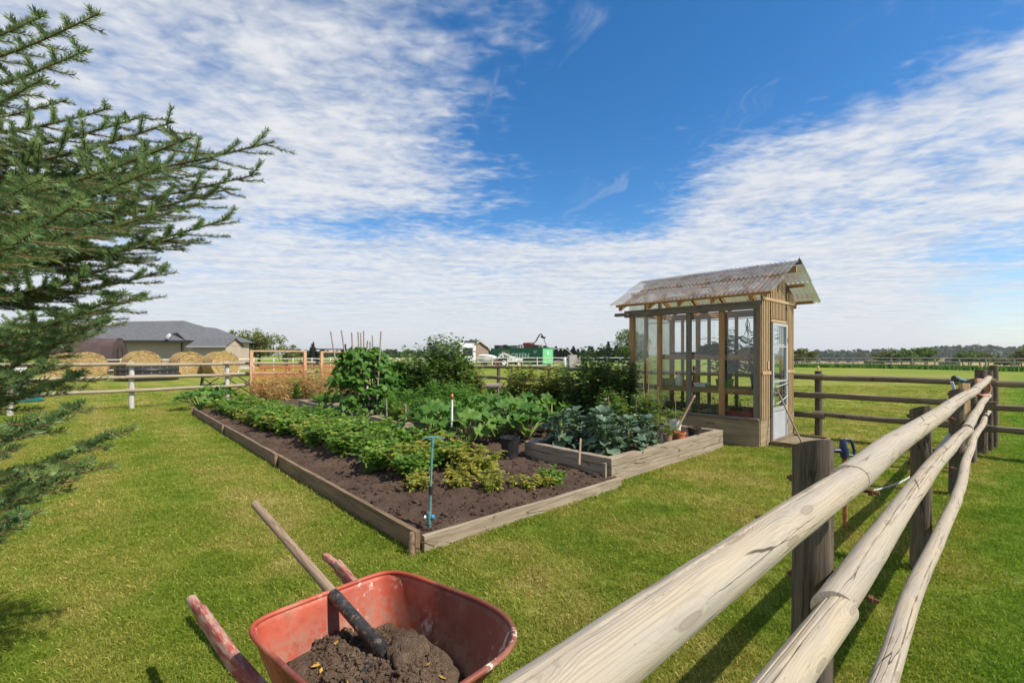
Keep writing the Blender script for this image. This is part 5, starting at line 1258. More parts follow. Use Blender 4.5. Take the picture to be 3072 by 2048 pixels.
def hose_gun():
    b = at(2885, 1141, 6.2); root = thing('hose_nozzle', 'teal and black hose spray gun resting on the fence end', 'nozzle', b); k = 6.2/F
    def q(du, dv, dy=0.): return (du*k, dy, -dv*k)
    m = MB(); m.tube([q(-18, -5), q(-12, -4), q(10, 1)], [.034, .030, .022], 14); m.build('barrel', teal, root)
    m = MB(); m.tube([q(-24, -6), q(-16, -5)], [.040, .040], 16); m.build('nozzle_ring', black_plastic, root)
    m = MB(); m.tube([q(2, 2), q(0, 14), q(-4, 28)], [.022, .024, .026], 10); m.build('grip', black_plastic, root)
    m = MB(); m.tube([q(10, 0), q(22, 6), q(30, 12)], .010, 8); m.tube([q(12, 2), q(20, 14), q(26, 22)], .006, 6); m.build('trigger', black_plastic, root)
hose_gun()
def brown_hose():
    m = MB(); c = at(2936, 1160, 6.75); pts = []
    for i in range(70):
        a = i*.45; pts.append(c+Vector((.13*math.cos(a), .05*math.sin(a*.5)-.004*i*.2, .12*math.sin(a)-.002*(i % 7))))
    m.tube(pts, .012, 8); o = m.build('coiled_hose', plain('brown_hose_skin', (.42, .23, .13), .5, .2)); setp(o, 'coiled brown hose hanging on the corner post', 'hose')
brown_hose()
p = at(2895, 1150, 5.75); p.z = 0
o = beam('plank', p+Vector((0, 0, 0)), p+Vector((.02, .03, 1.14)), .055, .10, lath_wood, up=(1, 0, 0)); setp(o, 'upright sawn plank leaning behind the fence rails near the corner', 'plank')
p = at(2835, 1170, 5.1)
m = MB(); m.tube([p+Vector((-.02, -.1, .10)), p+Vector((.0, -.1, .03)), p+Vector((.03, -.1, -.12)), p+Vector((.02, -.1, -.25)), p+Vector((.05, -.1, -.12)), p+Vector((.06, -.1, .0))], .014, 8); setp(m.build('grey_rope', plain('grey_rope', (.50, .51, .55), .8, .2)), 'loop of grey rope hanging behind the third fence post', 'rope')
m = MB(); m.tube([gw(8.0, -2.6, 1.36), gw(8.0, 3, 1.33), gw(8.0, 9, 1.31)], .0025, 5); setp(m.build('fence_wire', wire_mat), 'thin electric wire strung above the dark back fence', 'wire')
ins = plain('insulator', (.62, .42, .20), .4, .2)
for i, s_ in enumerate((-2.65, -.6)):
    m = MB(); m.lathe([(.001, 0), (.02, .0), (.022, .02), (.012, .028), (.02, .04), (.012, .06), (.001, .065)], 10); o = m.build('wire_insulator', ins, loc=(gw(8.08, s_, 1.262 if i == 0 else 1.23)) if i else at(2943, 1101, 6.95)); setp(o, ['yellow wire insulator on top of the thick corner post', 'yellow wire insulator on the back fence post right of the greenhouse'][i], 'insulator')

# ------------------------------------------------------------------ inside the greenhouse
blue_pl = plain('blue_bucket', (.03, .06, .17), .45, .2, 8); green_pl = plain('green_tub', (.02, .14, .04), .45, .2, 8); red_pl = plain('red_tub', (.42, .045, .035), .45, .2, 8)
palm = [plant_meshes(540+i, palm_leaf, stem_green, SLIM_V, n=9, h=1.02, spread=.56, leaf=.20, per=16, droop=.4, start=.15, taper=.45, upright=.9, trif=7, base=.15) for i in range(2)]
for i, (x, y, lb) in enumerate(((1.15, 1.02, 'left blue bucket on the greenhouse bench holding a tall palmate plant'), (1.15, .42, 'right blue bucket on the greenhouse bench beside the door'))):
    pot('bucket', lb, gh(x, y, .875), .14, .27, blue_pl, rim=False, cat='bucket'); plant('palmate_plant', ['tall palmate leaved plant in the left blue bucket of the greenhouse', 'tall palmate leaved plant in the right blue bucket of the greenhouse'][i], 'plant', gh(x, y, 1.08), palm[i], i*1.5, .98)
def tub(name, label, loc, sx, sy, sz, mat, cat, rz=ANG):
    root = thing(name, label, cat, loc, rz); b = MB(); t = .006; k = .88
    o = [(-sx/2*k, -sy/2*k, 0), (sx/2*k, -sy/2*k, 0), (sx/2*k, sy/2*k, 0), (-sx/2*k, sy/2*k, 0), (-sx/2, -sy/2, sz), (sx/2, -sy/2, sz), (sx/2, sy/2, sz), (-sx/2, sy/2, sz)]
    i_ = [(x*.94, y*.94, z if z else t) for x, y, z in o]
    b.add(o+i_, [(3, 2, 1, 0), (0, 1, 5, 4), (1, 2, 6, 5), (2, 3, 7, 6), (3, 0, 4, 7), (4, 5, 13, 12), (5, 6, 14, 13), (6, 7, 15, 14), (7, 4, 12, 15), (8, 9, 10, 11), (9, 8, 12, 13), (10, 9, 13, 14), (11, 10, 14, 15), (8, 11, 15, 12)])
    b.build('tub_wall', mat, root); r = MB(); z = sz-.006
    for a, c in (((-sx/2, -sy/2, z), (sx/2, -sy/2, z)), ((sx/2, -sy/2, z), (sx/2, sy/2, z)), ((sx/2, sy/2, z), (-sx/2, sy/2, z)), ((-sx/2, sy/2, z), (-sx/2, -sy/2, z))): r.tube([a, c], .007, 6)
    r.build('rim', mat, root); return root
tub('tub', 'green and yellow tub on the greenhouse bench', gh(.90, .92, .875), .20, .26, .17, green_pl, 'tub')
tub('tub', 'red tub beside the white jug in the greenhouse', gh(.92, 1.62, .875), .16, .20, .12, red_pl, 'tub')
tub('tray', 'white tray right of the red tub in the greenhouse', gh(.92, 1.38, .875), .18, .24, .075, white_plastic, 'tray')
tub('box', 'faded red box on the greenhouse floor by the door end', gh(.35, .38, .30), .3, .42, .24, plain('faded_red', (.30, .07, .05), .6, .2), 'box')
tub('box', 'pale wooden box on the upper greenhouse shelf', gh(1.02, .60, 1.503), .16, .24, .10, lath_wood, 'box')
tub('tray', 'pale green storage box at the left end of the greenhouse bench', gh(.95, 2.05, .875), .22, .30, .13, plain('pale_green', (.22, .27, .18), .6, .2), 'tray')
for i, (y, r, h) in enumerate(((1.12, .10, .17), (1.28, .09, .15), (1.42, .10, .13))): pot('nursery_pot', ['tall stack of black pots on the upper greenhouse shelf', 'black pot left of the tall stack on the upper shelf', 'short black pot third along the upper greenhouse shelf'][i], gh(1.05, y, 1.503), r, h+.05, black_plastic, rim=False)
for i in range(5): tub('seed_tray', ['first', 'second', 'third', 'fourth', 'fifth'][i]+' small seed pot from the left on the upper shelf', gh(1.0, 2.02-i*.115, 1.503), .09, .09, .055, terra_old if i % 2 else black_plastic, 'seed pot')
def jug():
    root = thing('plastic_jug', 'white plastic jug standing on the greenhouse bench', 'jug', gh(.90, 1.84, .875), ANG); m = MB()
    m.lathe([(.001, 0), (.068, .004), (.072, .02), (.072, .14), (.062, .18), (.03, .215), (.018, .225), (.018, .245), (.001, .245)], 16); m.build('body', white_plastic, root)
    m = MB(); m.tube([(.03, 0, .215), (.07, 0, .205), (.085, 0, .17), (.072, 0, .12)], .010, 8); m.build('handle', white_plastic, root)
    m = MB(); m.lathe([(.021, .243), (.021, .26), (.001, .261)], 12); m.build('cap', red_pl, root)
jug()
def spray():
    root = thing('spray_bottle', 'clear spray bottle with a black trigger head near the greenhouse door', 'spray bottle', gh(.86, .22, .875), ANG); m = MB()
    m.lathe([(.001, 0), (.04, .003), (.042, .02), (.042, .10), (.03, .14), (.014, .165), (.014, .185), (.001, .185)], 14); m.build('bottle', white_plastic, root)
    m = MB(); m.bar((0, -.045, .205), (0, .035, .205), .025, .032); m.bar((0, -.02, .19), (0, -.035, .15), .012, .014); m.tube([(0, 0, .18), (0, 0, .2)], .013, 8); m.build('trigger_head', black_plastic, root)
spray()
for i, y in enumerate((.55, 1.0, 1.5, 1.95)):
    plant('bench_plant', ['dark leafy plant under the bench at the door end', 'dark leafy plant second from the door under the bench', 'dark leafy plant third from the door under the bench', 'dark leafy plant at the far end under the bench'][i], 'plant', gh(.42, y, .03), plant_meshes(560+i, palm_leaf, stem_green, LEAF_V, n=16, h=.82, spread=.34, leaf=.09, per=14, trif=3, upright=.8), i, .95)
m = MB(); 
for k in range(14): a = rnd.uniform(-.05, .05); m.tube([(0, a*.2, 0), (rnd.uniform(-.03, .03), a, -.10), (rnd.uniform(-.05, .05), a*1.6, -rnd.uniform(.2, .34))], .003, 4, cap=False)
setp(m.build('hanging_bundle', plain('dried_stalks', (.16, .15, .08), .8, .3), loc=gh(.5, .36, 2.13)), 'bundle of dried stalks hanging from the greenhouse rod', 'bundle')
DIA_V = np.array([(0, 0, 0), (.45, .5, .05), (1, 0, 0), (.45, -.5, .05)]); DIA_T = np.array([(0, 2, 1), (0, 3, 2)])
# ------------------------------------------------------------------ spruce in the left foreground
needle_mat = foliage('spruce_needle', [(.050, .098, .034), (.085, .150, .048), (.135, .205, .064), (.210, .260, .080)], transl=.18, spec=.3, rough=.45, tcol=(1.2, 1.3, .6))
twig_bark = plain('twig_bark', (.20, .12, .055), .75, .3, 40)
old_bark = wood('spruce_bark', (.16, .11, .075), (.07, .05, .035), None, 3., cracks=1., knots=.3, bump=1.)
NTRI = 0
def spruce():
    T = Vector((-2.55, 1.75, 0)); root = thing('spruce_tree', 'blue green spruce reaching into the left side with needled branches', 'spruce', T)
    tr = MB(); tr.tube([(0, 0, -.1), (.02, 0, .6), (0, .02, 1.6), (-.01, .01, 2.8), (0, 0, 4.2), (0, 0, 5.6)], [.16, .125, .10, .075, .045, .01], 16); tr.build('trunk', old_bark, root)
    rng = np.random.default_rng(77)
    tips = [(300, 40, 1.5, .38), (262, 150, 1.45, .42), (130, 235, 1.4, .40), (135, 45, 1.4, .34),
            (200, 300, 2.0, .40), (330, 325, 2.0, .75), (440, 345, 2.0, 1.), (522, 365, 2.0, 1.), (822, 425, 2.1, 1.15), (775, 522, 2.15, 1.), (690, 565, 2.15, 1.), (690, 655, 2.0, 1.), (560, 705, 2.05, 1.), (600, 610, 1.9, 1.), (500, 812, 2.0, 1.), (442, 880, 1.9, 1.), (390, 780, 1.9, 1.), (640, 480, 2.2, 1.), (470, 640, 1.8, 1.),
            (575, 412, 1.2, .75), (485, 500, 1.1, .75), (240, 605, .85, .6), (130, 535, 1.2, .6), (410, 600, 1.3, .8), (375, 880, 1.3, .8), (95, 700, .8, .6),
            (335, 955, 1.5, .9), (270, 930, 1.7, .9), (190, 1020, 1.5, .8), (255, 1118, 1.35, .7), (165, 1090, 1.3, .7), (245, 1212, 1.2, .6), (338, 1302, 1.1, .6), (268, 1388, 1.0, .6), (118, 1252, .9, .5), (95, 1430, .95, .5), (60, 1540, .85, .5)]
    for k in range(16): tips.append((rng.uniform(-120, 260), rng.uniform(460, 980), rng.uniform(1.9, 2.9), .9))
    for k in range(3): tips.append((rng.uniform(-160, 20), rng.uniform(1100, 1500), rng.uniform(1.3, 2.0), .7))
    for k in range(16):   # the side turned away and the top, out of view, so the tree is whole
        a = rng.uniform(1.9, 4.3); z = rng.uniform(.9, 4.6); rr = 1.9*(1-z/5.8); tips.append(('w', T.x+rr*math.cos(a), T.y+rr*math.sin(a), z))
    def curve(p0, p1, sag, n):
        return [p0+(p1-p0)*f+np.array([0, 0, -sag*math.sin(math.pi*f)]) for f in np.linspace(0, 1, n)]
    for bi, tp in enumerate(tips):
        if tp[0] == 'w': tip = np.array(tp[1:4]); sc = .8
        else: tip = np.array(at(tp[0], tp[1], tp[2]*.82)); sc = tp[3]*.9
        hd = tip-np.array(T); L0 = math.hypot(hd[0], hd[1]); upw = .12 if tip[2] > 1.6 else -.02
        b0 = np.array([T.x, T.y, max(.35, tip[2]-upw*L0-.04*L0) if tp[0] == 'w' else max(.3, at(0, tp[1]+rng.uniform(-30, 110), T.y).z)]); L = np.linalg.norm(tip-b0)
        main = curve(b0, tip, .07*L, 22); segs = []     # each segment: (a, b, fullness)
        wood_ = MB(); rel = lambda p: tuple(np.asarray(p)-np.array(T))
        wood_.tube([rel(p) for p in main], [.010*max(sc, .6)*(1-.88*f)+.0010 for f in np.linspace(0, 1, 22)], 7)
        for i in range(9, 21): segs.append((main[i], main[i+1]))
        md = (main[-1]-main[-4]); md /= np.linalg.norm(md); side = np.cross(md, (0, 0, 1)); side /= np.linalg.norm(side)
        ns = int(15*L/1.9)+6
        for k in range(ns):
            f = .30+.68*(k/(ns-1))**.85; i = min(20, int(f*21)); p = main[i]+(main[i+1]-main[i])*(f*21-i); sg = 1 if k % 2 else -1
            ln = sc*(.10+.36*(1-f)**.9)*rng.uniform(.75, 1.15)*min(1, L/1.4); d = md*rng.uniform(.7, 1.0)+side*sg*rng.uniform(.55, .85)+np.array([0, 0, rng.normal(-.08, .12)]); d /= np.linalg.norm(d)
            q = p+d*ln+np.array([0, 0, rng.uniform(-.05, .03)*ln]); cv = curve(p, q, .03*ln, 4); wood_.tube([rel(x) for x in cv], [.0022, .0017, .0014, .001], 5, cap=False)
            for a, b in zip(cv[:-1], cv[1:]): segs.append((a, b))
            if ln > .16:
                s2 = np.cross(d, (0, 0, 1)); s2 /= np.linalg.norm(s2); m2 = int(ln/.062)
                for w in range(m2):
                    g = (w+.6)/(m2+.6); pp = cv[0]+(cv[-1]-cv[0])*g; l2 = ln*(.42*(1-g)+.14)*rng.uniform(.7, 1.2); d2 = d*.7+s2*(1 if w % 2 else -1)*.75+np.array([0, 0, rng.normal(-.08, .14)]); d2 /= np.linalg.norm(d2)
                    q2 = pp+d2*l2; wood_.tube([rel(pp), rel(q2)], [.0014, .0008], 4, cap=False); segs.append((pp, q2))
        br = wood_.build('branch', twig_bark, root)
        # needles along every shoot
        A = np.array([s[0] for s in segs]); B = np.array([s[1] for s in segs]); ln = np.linalg.norm(B-A, axis=1); near = tip[1] < 1.6
        cnt = np.maximum(4, (ln*(1750 if near else 1500)).astype(int)); idx = np.repeat(np.arange(len(segs)), cnt); m = len(idx)
        f = rng.random(m); P = A[idx]+(B[idx]-A[idx])*f[:, None]; ax = ((B-A)/np.maximum(ln, 1e-5)[:, None])[idx]
        e = rdir(rng, m); e -= ax*np.sum(e*ax, 1)[:, None]; e /= np.maximum(np.linalg.norm(e, axis=1, keepdims=True), 1e-4); e[:, 2] += .35
        D = e*rng.uniform(.85, 1.0, m)[:, None]+ax*rng.uniform(.55, .85, m)[:, None]; wd = .11 if near else .13
        V, Tt, r = inst(DIA_V*np.array([1, wd, wd]), DIA_T, P-np.array(T), D, e, rng.uniform(.0135, .0205, m), bi)
        r = np.clip(r*.5+np.repeat(rng.random(len(segs))[idx], 4)*.5, 0, 1)
        global NTRI; NTRI += len(Tt)
        setp(link('needles', np_mesh('needles', V, Tt, needle_mat, r, smooth=False), br), kind='stuff')
spruce()
print('NEEDLE TRIS', NTRI)
# ------------------------------------------------------------------ background: farmyard, house, trees, fields
straw = foliage('straw', [(.46, .32, .12), (.58, .42, .18), (.66, .51, .26), (.36, .25, .09)], transl=.15, tcol=(1, .95, .7))
def bale_mat():
    m, N = newmat('hay_bale'); v = objvec(N, (1, 1, 1)); n1 = N.noise(v, 4, 7, .7).outputs[0]; n2 = N.noise(v, 30, 5, .7).outputs[0]
    c = N.mix(N.sstep(n1, .35, .65), (.38, .26, .10), (.56, .40, .17)); c = N.mix(N.sstep(n2, .5, .7, 0, .5), c, (.20, .13, .05))
    bp = N.n('ShaderNodeBump', {'Height': n2, 'Strength': 1., 'Distance': .06}).outputs[0]
    finish(N, N.n('ShaderNodeBsdfPrincipled', {'Base Color': c, 'Roughness': .95, 'Specular IOR Level': .05, 'Normal': bp}).outputs[0]); return m
baleM = bale_mat()
def bale(label, loc, rz, r, L, seed):
    root = thing('hay_bale', label, 'hay bale', loc, rz); rng = np.random.default_rng(seed); n = 48; m = 10; V = []; Fc = []
    off = seed*3.1
    for i in range(m+1):
        x = -L/2+L*i/m; e = .94 if i in (0, m) else 1
        for j in range(n):
            a = 2*math.pi*j/n; q = r*e*(1+.03*mnoise.noise((math.cos(a)*2, math.sin(a)*2, x*2+off))); z = q*math.sin(a)*(.96 if math.sin(a) < 0 else 1.0); V.append((x, q*math.cos(a)*1.03, max(z, -r*.93)))
    for i in range(m):
        for j in range(n): Fc.append((i*n+j, i*n+(j+1) % n, (i+1)*n+(j+1) % n, (i+1)*n+j))
    for s_, i in ((-1, 0), (1, m)):          # wound faces: rings sinking to the core
        prev = [i*n+j for j in range(n)]
        for k in range(1, 9):
            f = 1-k/9; cur = []
            for j in range(n):
                a = 2*math.pi*j/n; q = r*.94*f; x = s_*(L/2+.03*math.sin(k*2.1)*f-.10*max(0, .3-f)+.02*mnoise.noise((a*3, k, off))); V.append((x, q*math.cos(a)*1.03, max(q*math.sin(a), -r*.93))); cur.append(len(V)-1)
            for j in range(n): Fc.append((prev[j], prev[(j+1) % n], cur[(j+1) % n], cur[j])) if s_ < 0 else Fc.append((prev[(j+1) % n], prev[j], cur[j], cur[(j+1) % n]))
            prev = cur
        Fc.append(tuple(prev))
    me = bpy.data.meshes.new('bale_core'); me.from_pydata(V, [], Fc); me.polygons.foreach_set('use_smooth', [True]*len(Fc)); me.materials.append(baleM)
    link('bale_core', me, root, loc=(0, 0, r*.93))
    nn = 2600; a = rng.uniform(0, 6.283, nn); x = rng.uniform(-L/2, L/2, nn); P = np.stack([x, r*1.02*np.cos(a), r*np.sin(a)], 1); D = np.stack([rng.normal(0, .5, nn), -np.sin(a), np.cos(a)], 1)+rng.normal(0, .25, (nn, 3)); U = np.stack([np.zeros(nn), np.cos(a), np.sin(a)], 1)
    n2 = 2200; a2 = rng.uniform(0, 6.283, n2); q = r*np.sqrt(rng.random(n2)); sd = np.where(rng.random(n2) < .5, -1, 1); P2 = np.stack([sd*(L/2+.02), q*np.cos(a2), q*np.sin(a2)], 1); D2_ = np.stack([rng.normal(0, .25, n2)+sd*.1, -np.sin(a2), np.cos(a2)], 1)+rng.normal(0, .3, (n2, 3)); U2 = np.stack([sd, np.zeros(n2), np.zeros(n2)], 1)
    n3 = 700; a3 = rng.uniform(0, 6.283, n3); q3 = r*(.9+.5*rng.random(n3)); P3 = np.stack([q3*np.cos(a3)*1.0, q3*np.sin(a3)*.9, np.full(n3, -r*.9)], 1); D3 = np.stack([np.cos(a3*3), np.sin(a3*3), np.zeros(n3)], 1)
    BV = BLADE_V*np.array([1, .10, 1]); V1, T1, r1 = inst(BV, BLADE_T, np.concatenate([P, P2, P3]), np.concatenate([D, D2_, D3]), np.concatenate([U, U2, rdir(rng, n3)]), np.concatenate([rng.uniform(.10, .28, nn), rng.uniform(.10, .26, n2), rng.uniform(.1, .3, n3)]), seed)
    setp(link('loose_straw', np_mesh('loose_straw', V1, T1, straw, r1), root, loc=(0, 0, r*.93)), kind='stuff')
BR = ANG+R(90)+R(180)            # wound face towards the lower right
for i, (u, Y, r, L, lb, dz) in enumerate(((195, 25.5, .80, 1.5, 'round hay bale at the far left seen from its side', .15), (262, 27.6, .84, 1.3, 'round hay bale showing its dark wound core', .2), (425, 29.5, .90, 1.4, 'round hay bale rising above the black tank', .35), (562, 31, .86, 1.5, 'round hay bale right of the black tank', .15), (662, 31, .88, 1.4, 'rightmost hay bale behind the white fence post', .15))):
    bale(lb, ((u-UC)/F*Y, Y, 0), BR+(R(14) if i != 0 else -R(10)), r, L, 10+i)
def tank():
    Y = 27.; c = Vector(((443-UC)/F*Y, Y, 0)); root = thing('stock_tank', 'large round black stock tank with bolted bands before the hay bales', 'tank', c); r, h = 1.5, .88; m = MB()
    m.lathe([(r*.99, 0), (r, .02), (r, h*.3), (r*1.012, h*.33), (r*1.012, h*.37), (r, h*.40), (r, h*.66), (r*1.012, h*.69), (r*1.012, h*.73), (r, h*.76), (r, h-.03), (r*1.02, h), (r*.985, h), (r*.975, h-.04), (r*.975, .02)], 48); m.build('tank_wall', black_plastic, root)
    b = MB()
    for k in range(24):
        a = k*2*math.pi/24
        for z in (h*.2, h*.55, h*.88): b.lathe([(.03, 0), (.02, .02), (.001, .025)], 6, M=Matrix.Translation((r*math.cos(a), r*math.sin(a), z)) @ Matrix.Rotation(a, 4, 'Z') @ Matrix.Rotation(R(90), 4, 'Y'))
    b.build('bolts', wire_mat, root)
tank()
shingle = plain('asphalt_shingle', (.115, .118, .125), .9, .35, 5, bump=.6, bscale=12, dirt=(.10, .10, .105), dirt_amt=.6, spread=.45)
dark_trim = plain('dark_trim', (.03, .028, .028), .6, .2)
siding_m = plain('tan_siding', (.42, .34, .27), .7, .06, 1.5)
white_paint = plain('white_paint', (.70, .70, .68), .5, .08, 4, dirt=(.5, .48, .44), dirt_amt=.25)
dark_glass = plain('dark_window', (.02, .024, .03), .08, .1, spec=.6)
def siding(root, x0, x1, y, z0, z1, flip=False, axis='x'):
    b = MB(); n = int((z1-z0)/.12)
    for k in range(n):
        z = z0+(z1-z0)*k/n; dz = (z1-z0)/n
        if axis == 'x': b.add([(x0, y-.03, z), (x1, y-.03, z), (x1, y, z+dz), (x0, y, z+dz), (x0, y, z), (x1, y, z)], [(0, 1, 2, 3), (4, 5, 1, 0)])
        else: b.add([(y+.03, x0, z), (y+.03, x1, z), (y, x1, z+dz), (y, x0, z+dz), (y, x0, z), (y, x1, z)], [(0, 1, 2, 3), (4, 5, 1, 0)])
    return b.build('siding', siding_m, root)
def house():
    Y = 46.; c = at(460, 1064, Y); c.z = 0; root = thing('house', 'tan bungalow with a grey hipped shingle roof behind the hay bales', 'house', c, R(6)); k = Y/F
    X = lambda u: (u-460)*k
    x0, x1 = X(240), X(600); e, rz = 2.95, 5.15
    b = MB(); b.box(((x0+x1)/2, 5.0, e/2), (x1-x0-.4, 9.4, e)); b.build('wall', siding_m, root)
    siding(root, x0+.15, X(538), .28, .3, e-.08)
    # main hipped roof
    rf = MB(); a = [(x0-.6, -.5, e), (X(560), -.5, e), (X(560)+2.5, 10.3, e), (x0-.6, 10.3, e), (X(255)+.4, 4.9, rz), (X(462), 4.9, rz+.15)]
    rf.add(a, [(0, 1, 5, 4), (1, 2, 5), (2, 3, 4, 5), (3, 0, 4)]); r_ = rf.build('roof', shingle, root)
    wg = MB(); wg.add([(X(500), .9, 4.15), (X(548), 3.2, 4.55), (X(648), .2, e), (X(560), -.55, e+.02), (X(648), 7.5, e), (X(548), 6., 4.55)], [(0, 3, 2, 1), (1, 2, 4, 5)]); wg.build('roof_wing', shingle, r_)
    fa = MB(); fa.bar((x0-.6, -.52, e-.10), (X(648), -.52, e-.10), .06, .20); fa.build('fascia', dark_trim, root)
    rw = MB(); rw.box(((X(560)+X(640))/2, 4.2, e/2), (X(640)-X(560)-.4, 6.5, e)); rw.build('wall', siding_m, root)
    dn = MB(); dn.tube([(X(536), .18, e-.2), (X(536), .18, .3)], .05, 8); dn.build('downspout', dark_trim, root)
    for (u0, u1) in ((548, 562),):
        w = MB(); w.box((X((u0+u1)/2), .82, 1.5), ((u1-u0)*k, .08, 2.2)); w.build('door', dark_glass, root)
    d = MB(); M = Matrix.Translation((X(512), -.6, 3.35)) @ Matrix.Rotation(R(-25), 4, 'Z') @ Matrix.Rotation(R(62), 4, 'X'); d.lathe([(.001, .10), (.18, .085), (.30, .03), (.33, 0), (.30, .02), (.001, .09)], 20, M=M); di = d.build('satellite_dish', plain('dish_grey', (.45, .45, .45), .5, .1), root)
    d = MB(); d.tube([(X(512), -.5, 3.35), (X(514), -.35, 3.1), (X(512), -.2, 3.02)], .03, 6); d.build('dish_arm', dark_trim, di)
house()
def shed():
    Y = 41.; c = at(628, 1064, Y); c.z = 0; k = Y/F; root = thing('shed', 'small tan shed with a shallow grey roof right of the bungalow', 'shed', c, R(4)); hw = 48*k; e = 2.35
    b = MB(); b.box((0, 1.3, e/2), (hw*2, 2.6, e)); b.build('wall', siding_m, root); siding(root, -hw, hw*.92, -.02, .2, e)
    g = MB(); g.add([(hw+.02, -.1, e), (hw+.02, 2.7, e), (hw+.02, 1.3, e+.62)], [(0, 1, 2)]); g.build('gable', siding_m, root)
    r_ = MB()
    r_.add([(-hw-.3, -.35, e-.05), (hw+.2, -.35, e-.05), (hw+.2, 1.3, e+.68), (-hw-.3, 1.3, e+.68), (-hw-.3, 2.95, e-.05), (hw+.2, 2.95, e-.05)], [(0, 1, 2, 3), (3, 2, 5, 4)]); r_.build('roof', shingle, root)
    t = MB(); t.bar((-hw-.3, -.37, e-.12), (hw+.2, -.37, e-.12), .03, .16); t.build('fascia', plain('grey_trim', (.30, .31, .32), .6, .1), root)
shed()
def quonset():
    Y = 36.; c = at(300, 1064, Y); c.z = 0; k = Y/F; rt = math.atan2(.30, 1)+R(2); root = thing('arched_shelter', 'dark brown arched sheet metal shelter behind the hay bales', 'shelter', c, R(18)); br = plain('brown_sheet', (.075, .048, .042), .45, .25, 2, spec=.4)
    L = 4.6; r = 1.25; h = 2.8; arc = [(-r, 0), (-r, 1.2), (-r*.95, 1.7), (-r*.72, 2.3), (-r*.3, h-.04), (0, h), (r*.3, h-.04), (r*.72, 2.3), (r*.95, 1.7), (r, 1.2), (r, 0)]
    for k_ in range(3):
        b = MB(); x0 = -L/2-1+k_*L/3; x1 = x0+L/3; n = len(arc); vs = []
        for q, x in enumerate((x0, (x0+x1)/2, x1)): vs += [(x, y*(1.03 if q != 1 else 1), z*(1.015 if q != 1 else 1)) for y, z in arc]
        b.add(vs, [(i*n+j, i*n+j+1, (i+1)*n+j+1, (i+1)*n+j) for i in range(2) for j in range(n-1)], True); b.build('shell_panel', br, root)
    e = MB(); xe = L/2-1.02; e.add([(xe, y, z) for y, z in arc], [tuple(range(len(arc)))]); e.build('end_wall', br, root)
    d = MB(); d.bar((xe+.03, -.35, .9), (xe+.03, -.35, 2.0), .05, .05); d.bar((xe+.03, .35, .1), (xe+.03, .35, 2.2), .03, .05); d.build('door_frame', dark_trim, root)
quonset()
def white_gate():
    p = G(48, 1168); root = thing('white_picket_gate', 'white picket gate leaning by the fence at the far left', 'gate', p, .35)
    for i in range(6): beam('picket', (-.36+i*.13, 0, .02), (-.36+i*.13+.02, 0, 1.02+.02*math.sin(i)), .115, .025, white_paint, root, up=(0, 1, 0), bevel=0)
    for z in (.3, .8): beam('rail', (-.42, .03, z), (.36, .03, z+.02), .03, .08, white_paint, root)
white_gate()
def lid():
    p = G(72, 1205); root = thing('sandbox_cover', 'teal domed plastic cover lying by the white gate', 'cover', p); m = MB(); g = plain('teal_plastic', (.012, .12, .11), .35, .15)
    m.lathe([(.42, .0), (.44, .02), (.42, .06), (.40, .16), (.30, .27), (.16, .32), (.001, .335)], 28); m.build('dome', g, root)
    m = MB(); m.lathe([(.44, .02), (.48, .03), (.48, .055), (.43, .06)], 28); m.build('rim', g, root)
lid()
def steel_frame():
    c = G(655, 1200); root = thing('steel_truss', 'black welded steel stand with crossed braces behind the white post fence', 'stand', (c.x, c.y+.5, 0), ANG+.1); m = [MB() for _ in range(3)]
    w = .78
    for i, x in enumerate((-w, w)): m[0].bar((x*1.02, -.22, 0), (x*.94, -.05, .78), .035, .035); m[0].bar((x*1.02, .25, 0), (x*.94, .05, .78), .035, .035)
    for y in (-.12,): m[1].bar((-w, y, .78), (w, y, .78), .04, .04); m[1].bar((-w, y, .52), (-.1, y, .52), .03, .03)
    for a, b in (((-w, .05), (.1, .74)), ((-w, .74), (.1, .05)), ((-.1, .05), (w, .74)), ((-.1, .74), (w, .05)), ((-w, .4), (-.3, .74)), ((w, .4), (.3, .74))): m[2].bar((a[0], -.14, a[1]), (b[0], -.14, b[1]), .025, .03)
    for b, nm in zip(m, ('legs', 'top_bars', 'cross_braces')): b.build(nm, black_metal, root)
steel_frame()
# far white rail fences
def far_fence(label, p0, p1, n, zs, h, pr=.06, rr=.04, pm=None, rm=None):
    p0, p1 = Vector(p0), Vector(p1); d = p1-p0; root = thing('rail_fence', label, 'fence', p0)
    pm = pm or far_white
    def gz(f): q = p0+d*f; return ground_z(q.x, q.y)-p0.z
    for i in range(n+1):
        b = MB(); q = d*(i/n); q.z = gz(i/n); b.tube([q+Vector((0, 0, -.1)), q+Vector((0, 0, h))], pr, 8); b.build('post', pm, root)
    for i in range(n):
        for z in zs:
            b = MB(); a = d*(i/n); a.z = gz(i/n)+z; c = d*((i+1)/n); c.z = gz((i+1)/n)+z; b.tube([a, c], rr, 6); b.build('rail', rm or pm, root)
far_white = plain('faded_white', (.58, .55, .48), .7, .2, 3); far_grey = plain('faded_grey', (.33, .31, .28), .8, .2, 3)
far_fence('white rail fence across the yard in front of the green container', at(1430, 1090, 50).xy.to_3d(), at(1900, 1086, 55).xy.to_3d(), 11, (.30, .72, 1.15), 1.25)
far_fence('white rail fence far behind the trellis and the pole beans', at(700, 1080, 42).xy.to_3d(), at(1430, 1090, 50).xy.to_3d(), 14, (.30, .72, 1.12), 1.22)
far_fence('white rail fence in front of the bungalow beyond the bales', at(250, 1085, 33.5).xy.to_3d(), at(760, 1080, 38).xy.to_3d(), 10, (.35, .75, 1.12), 1.22)
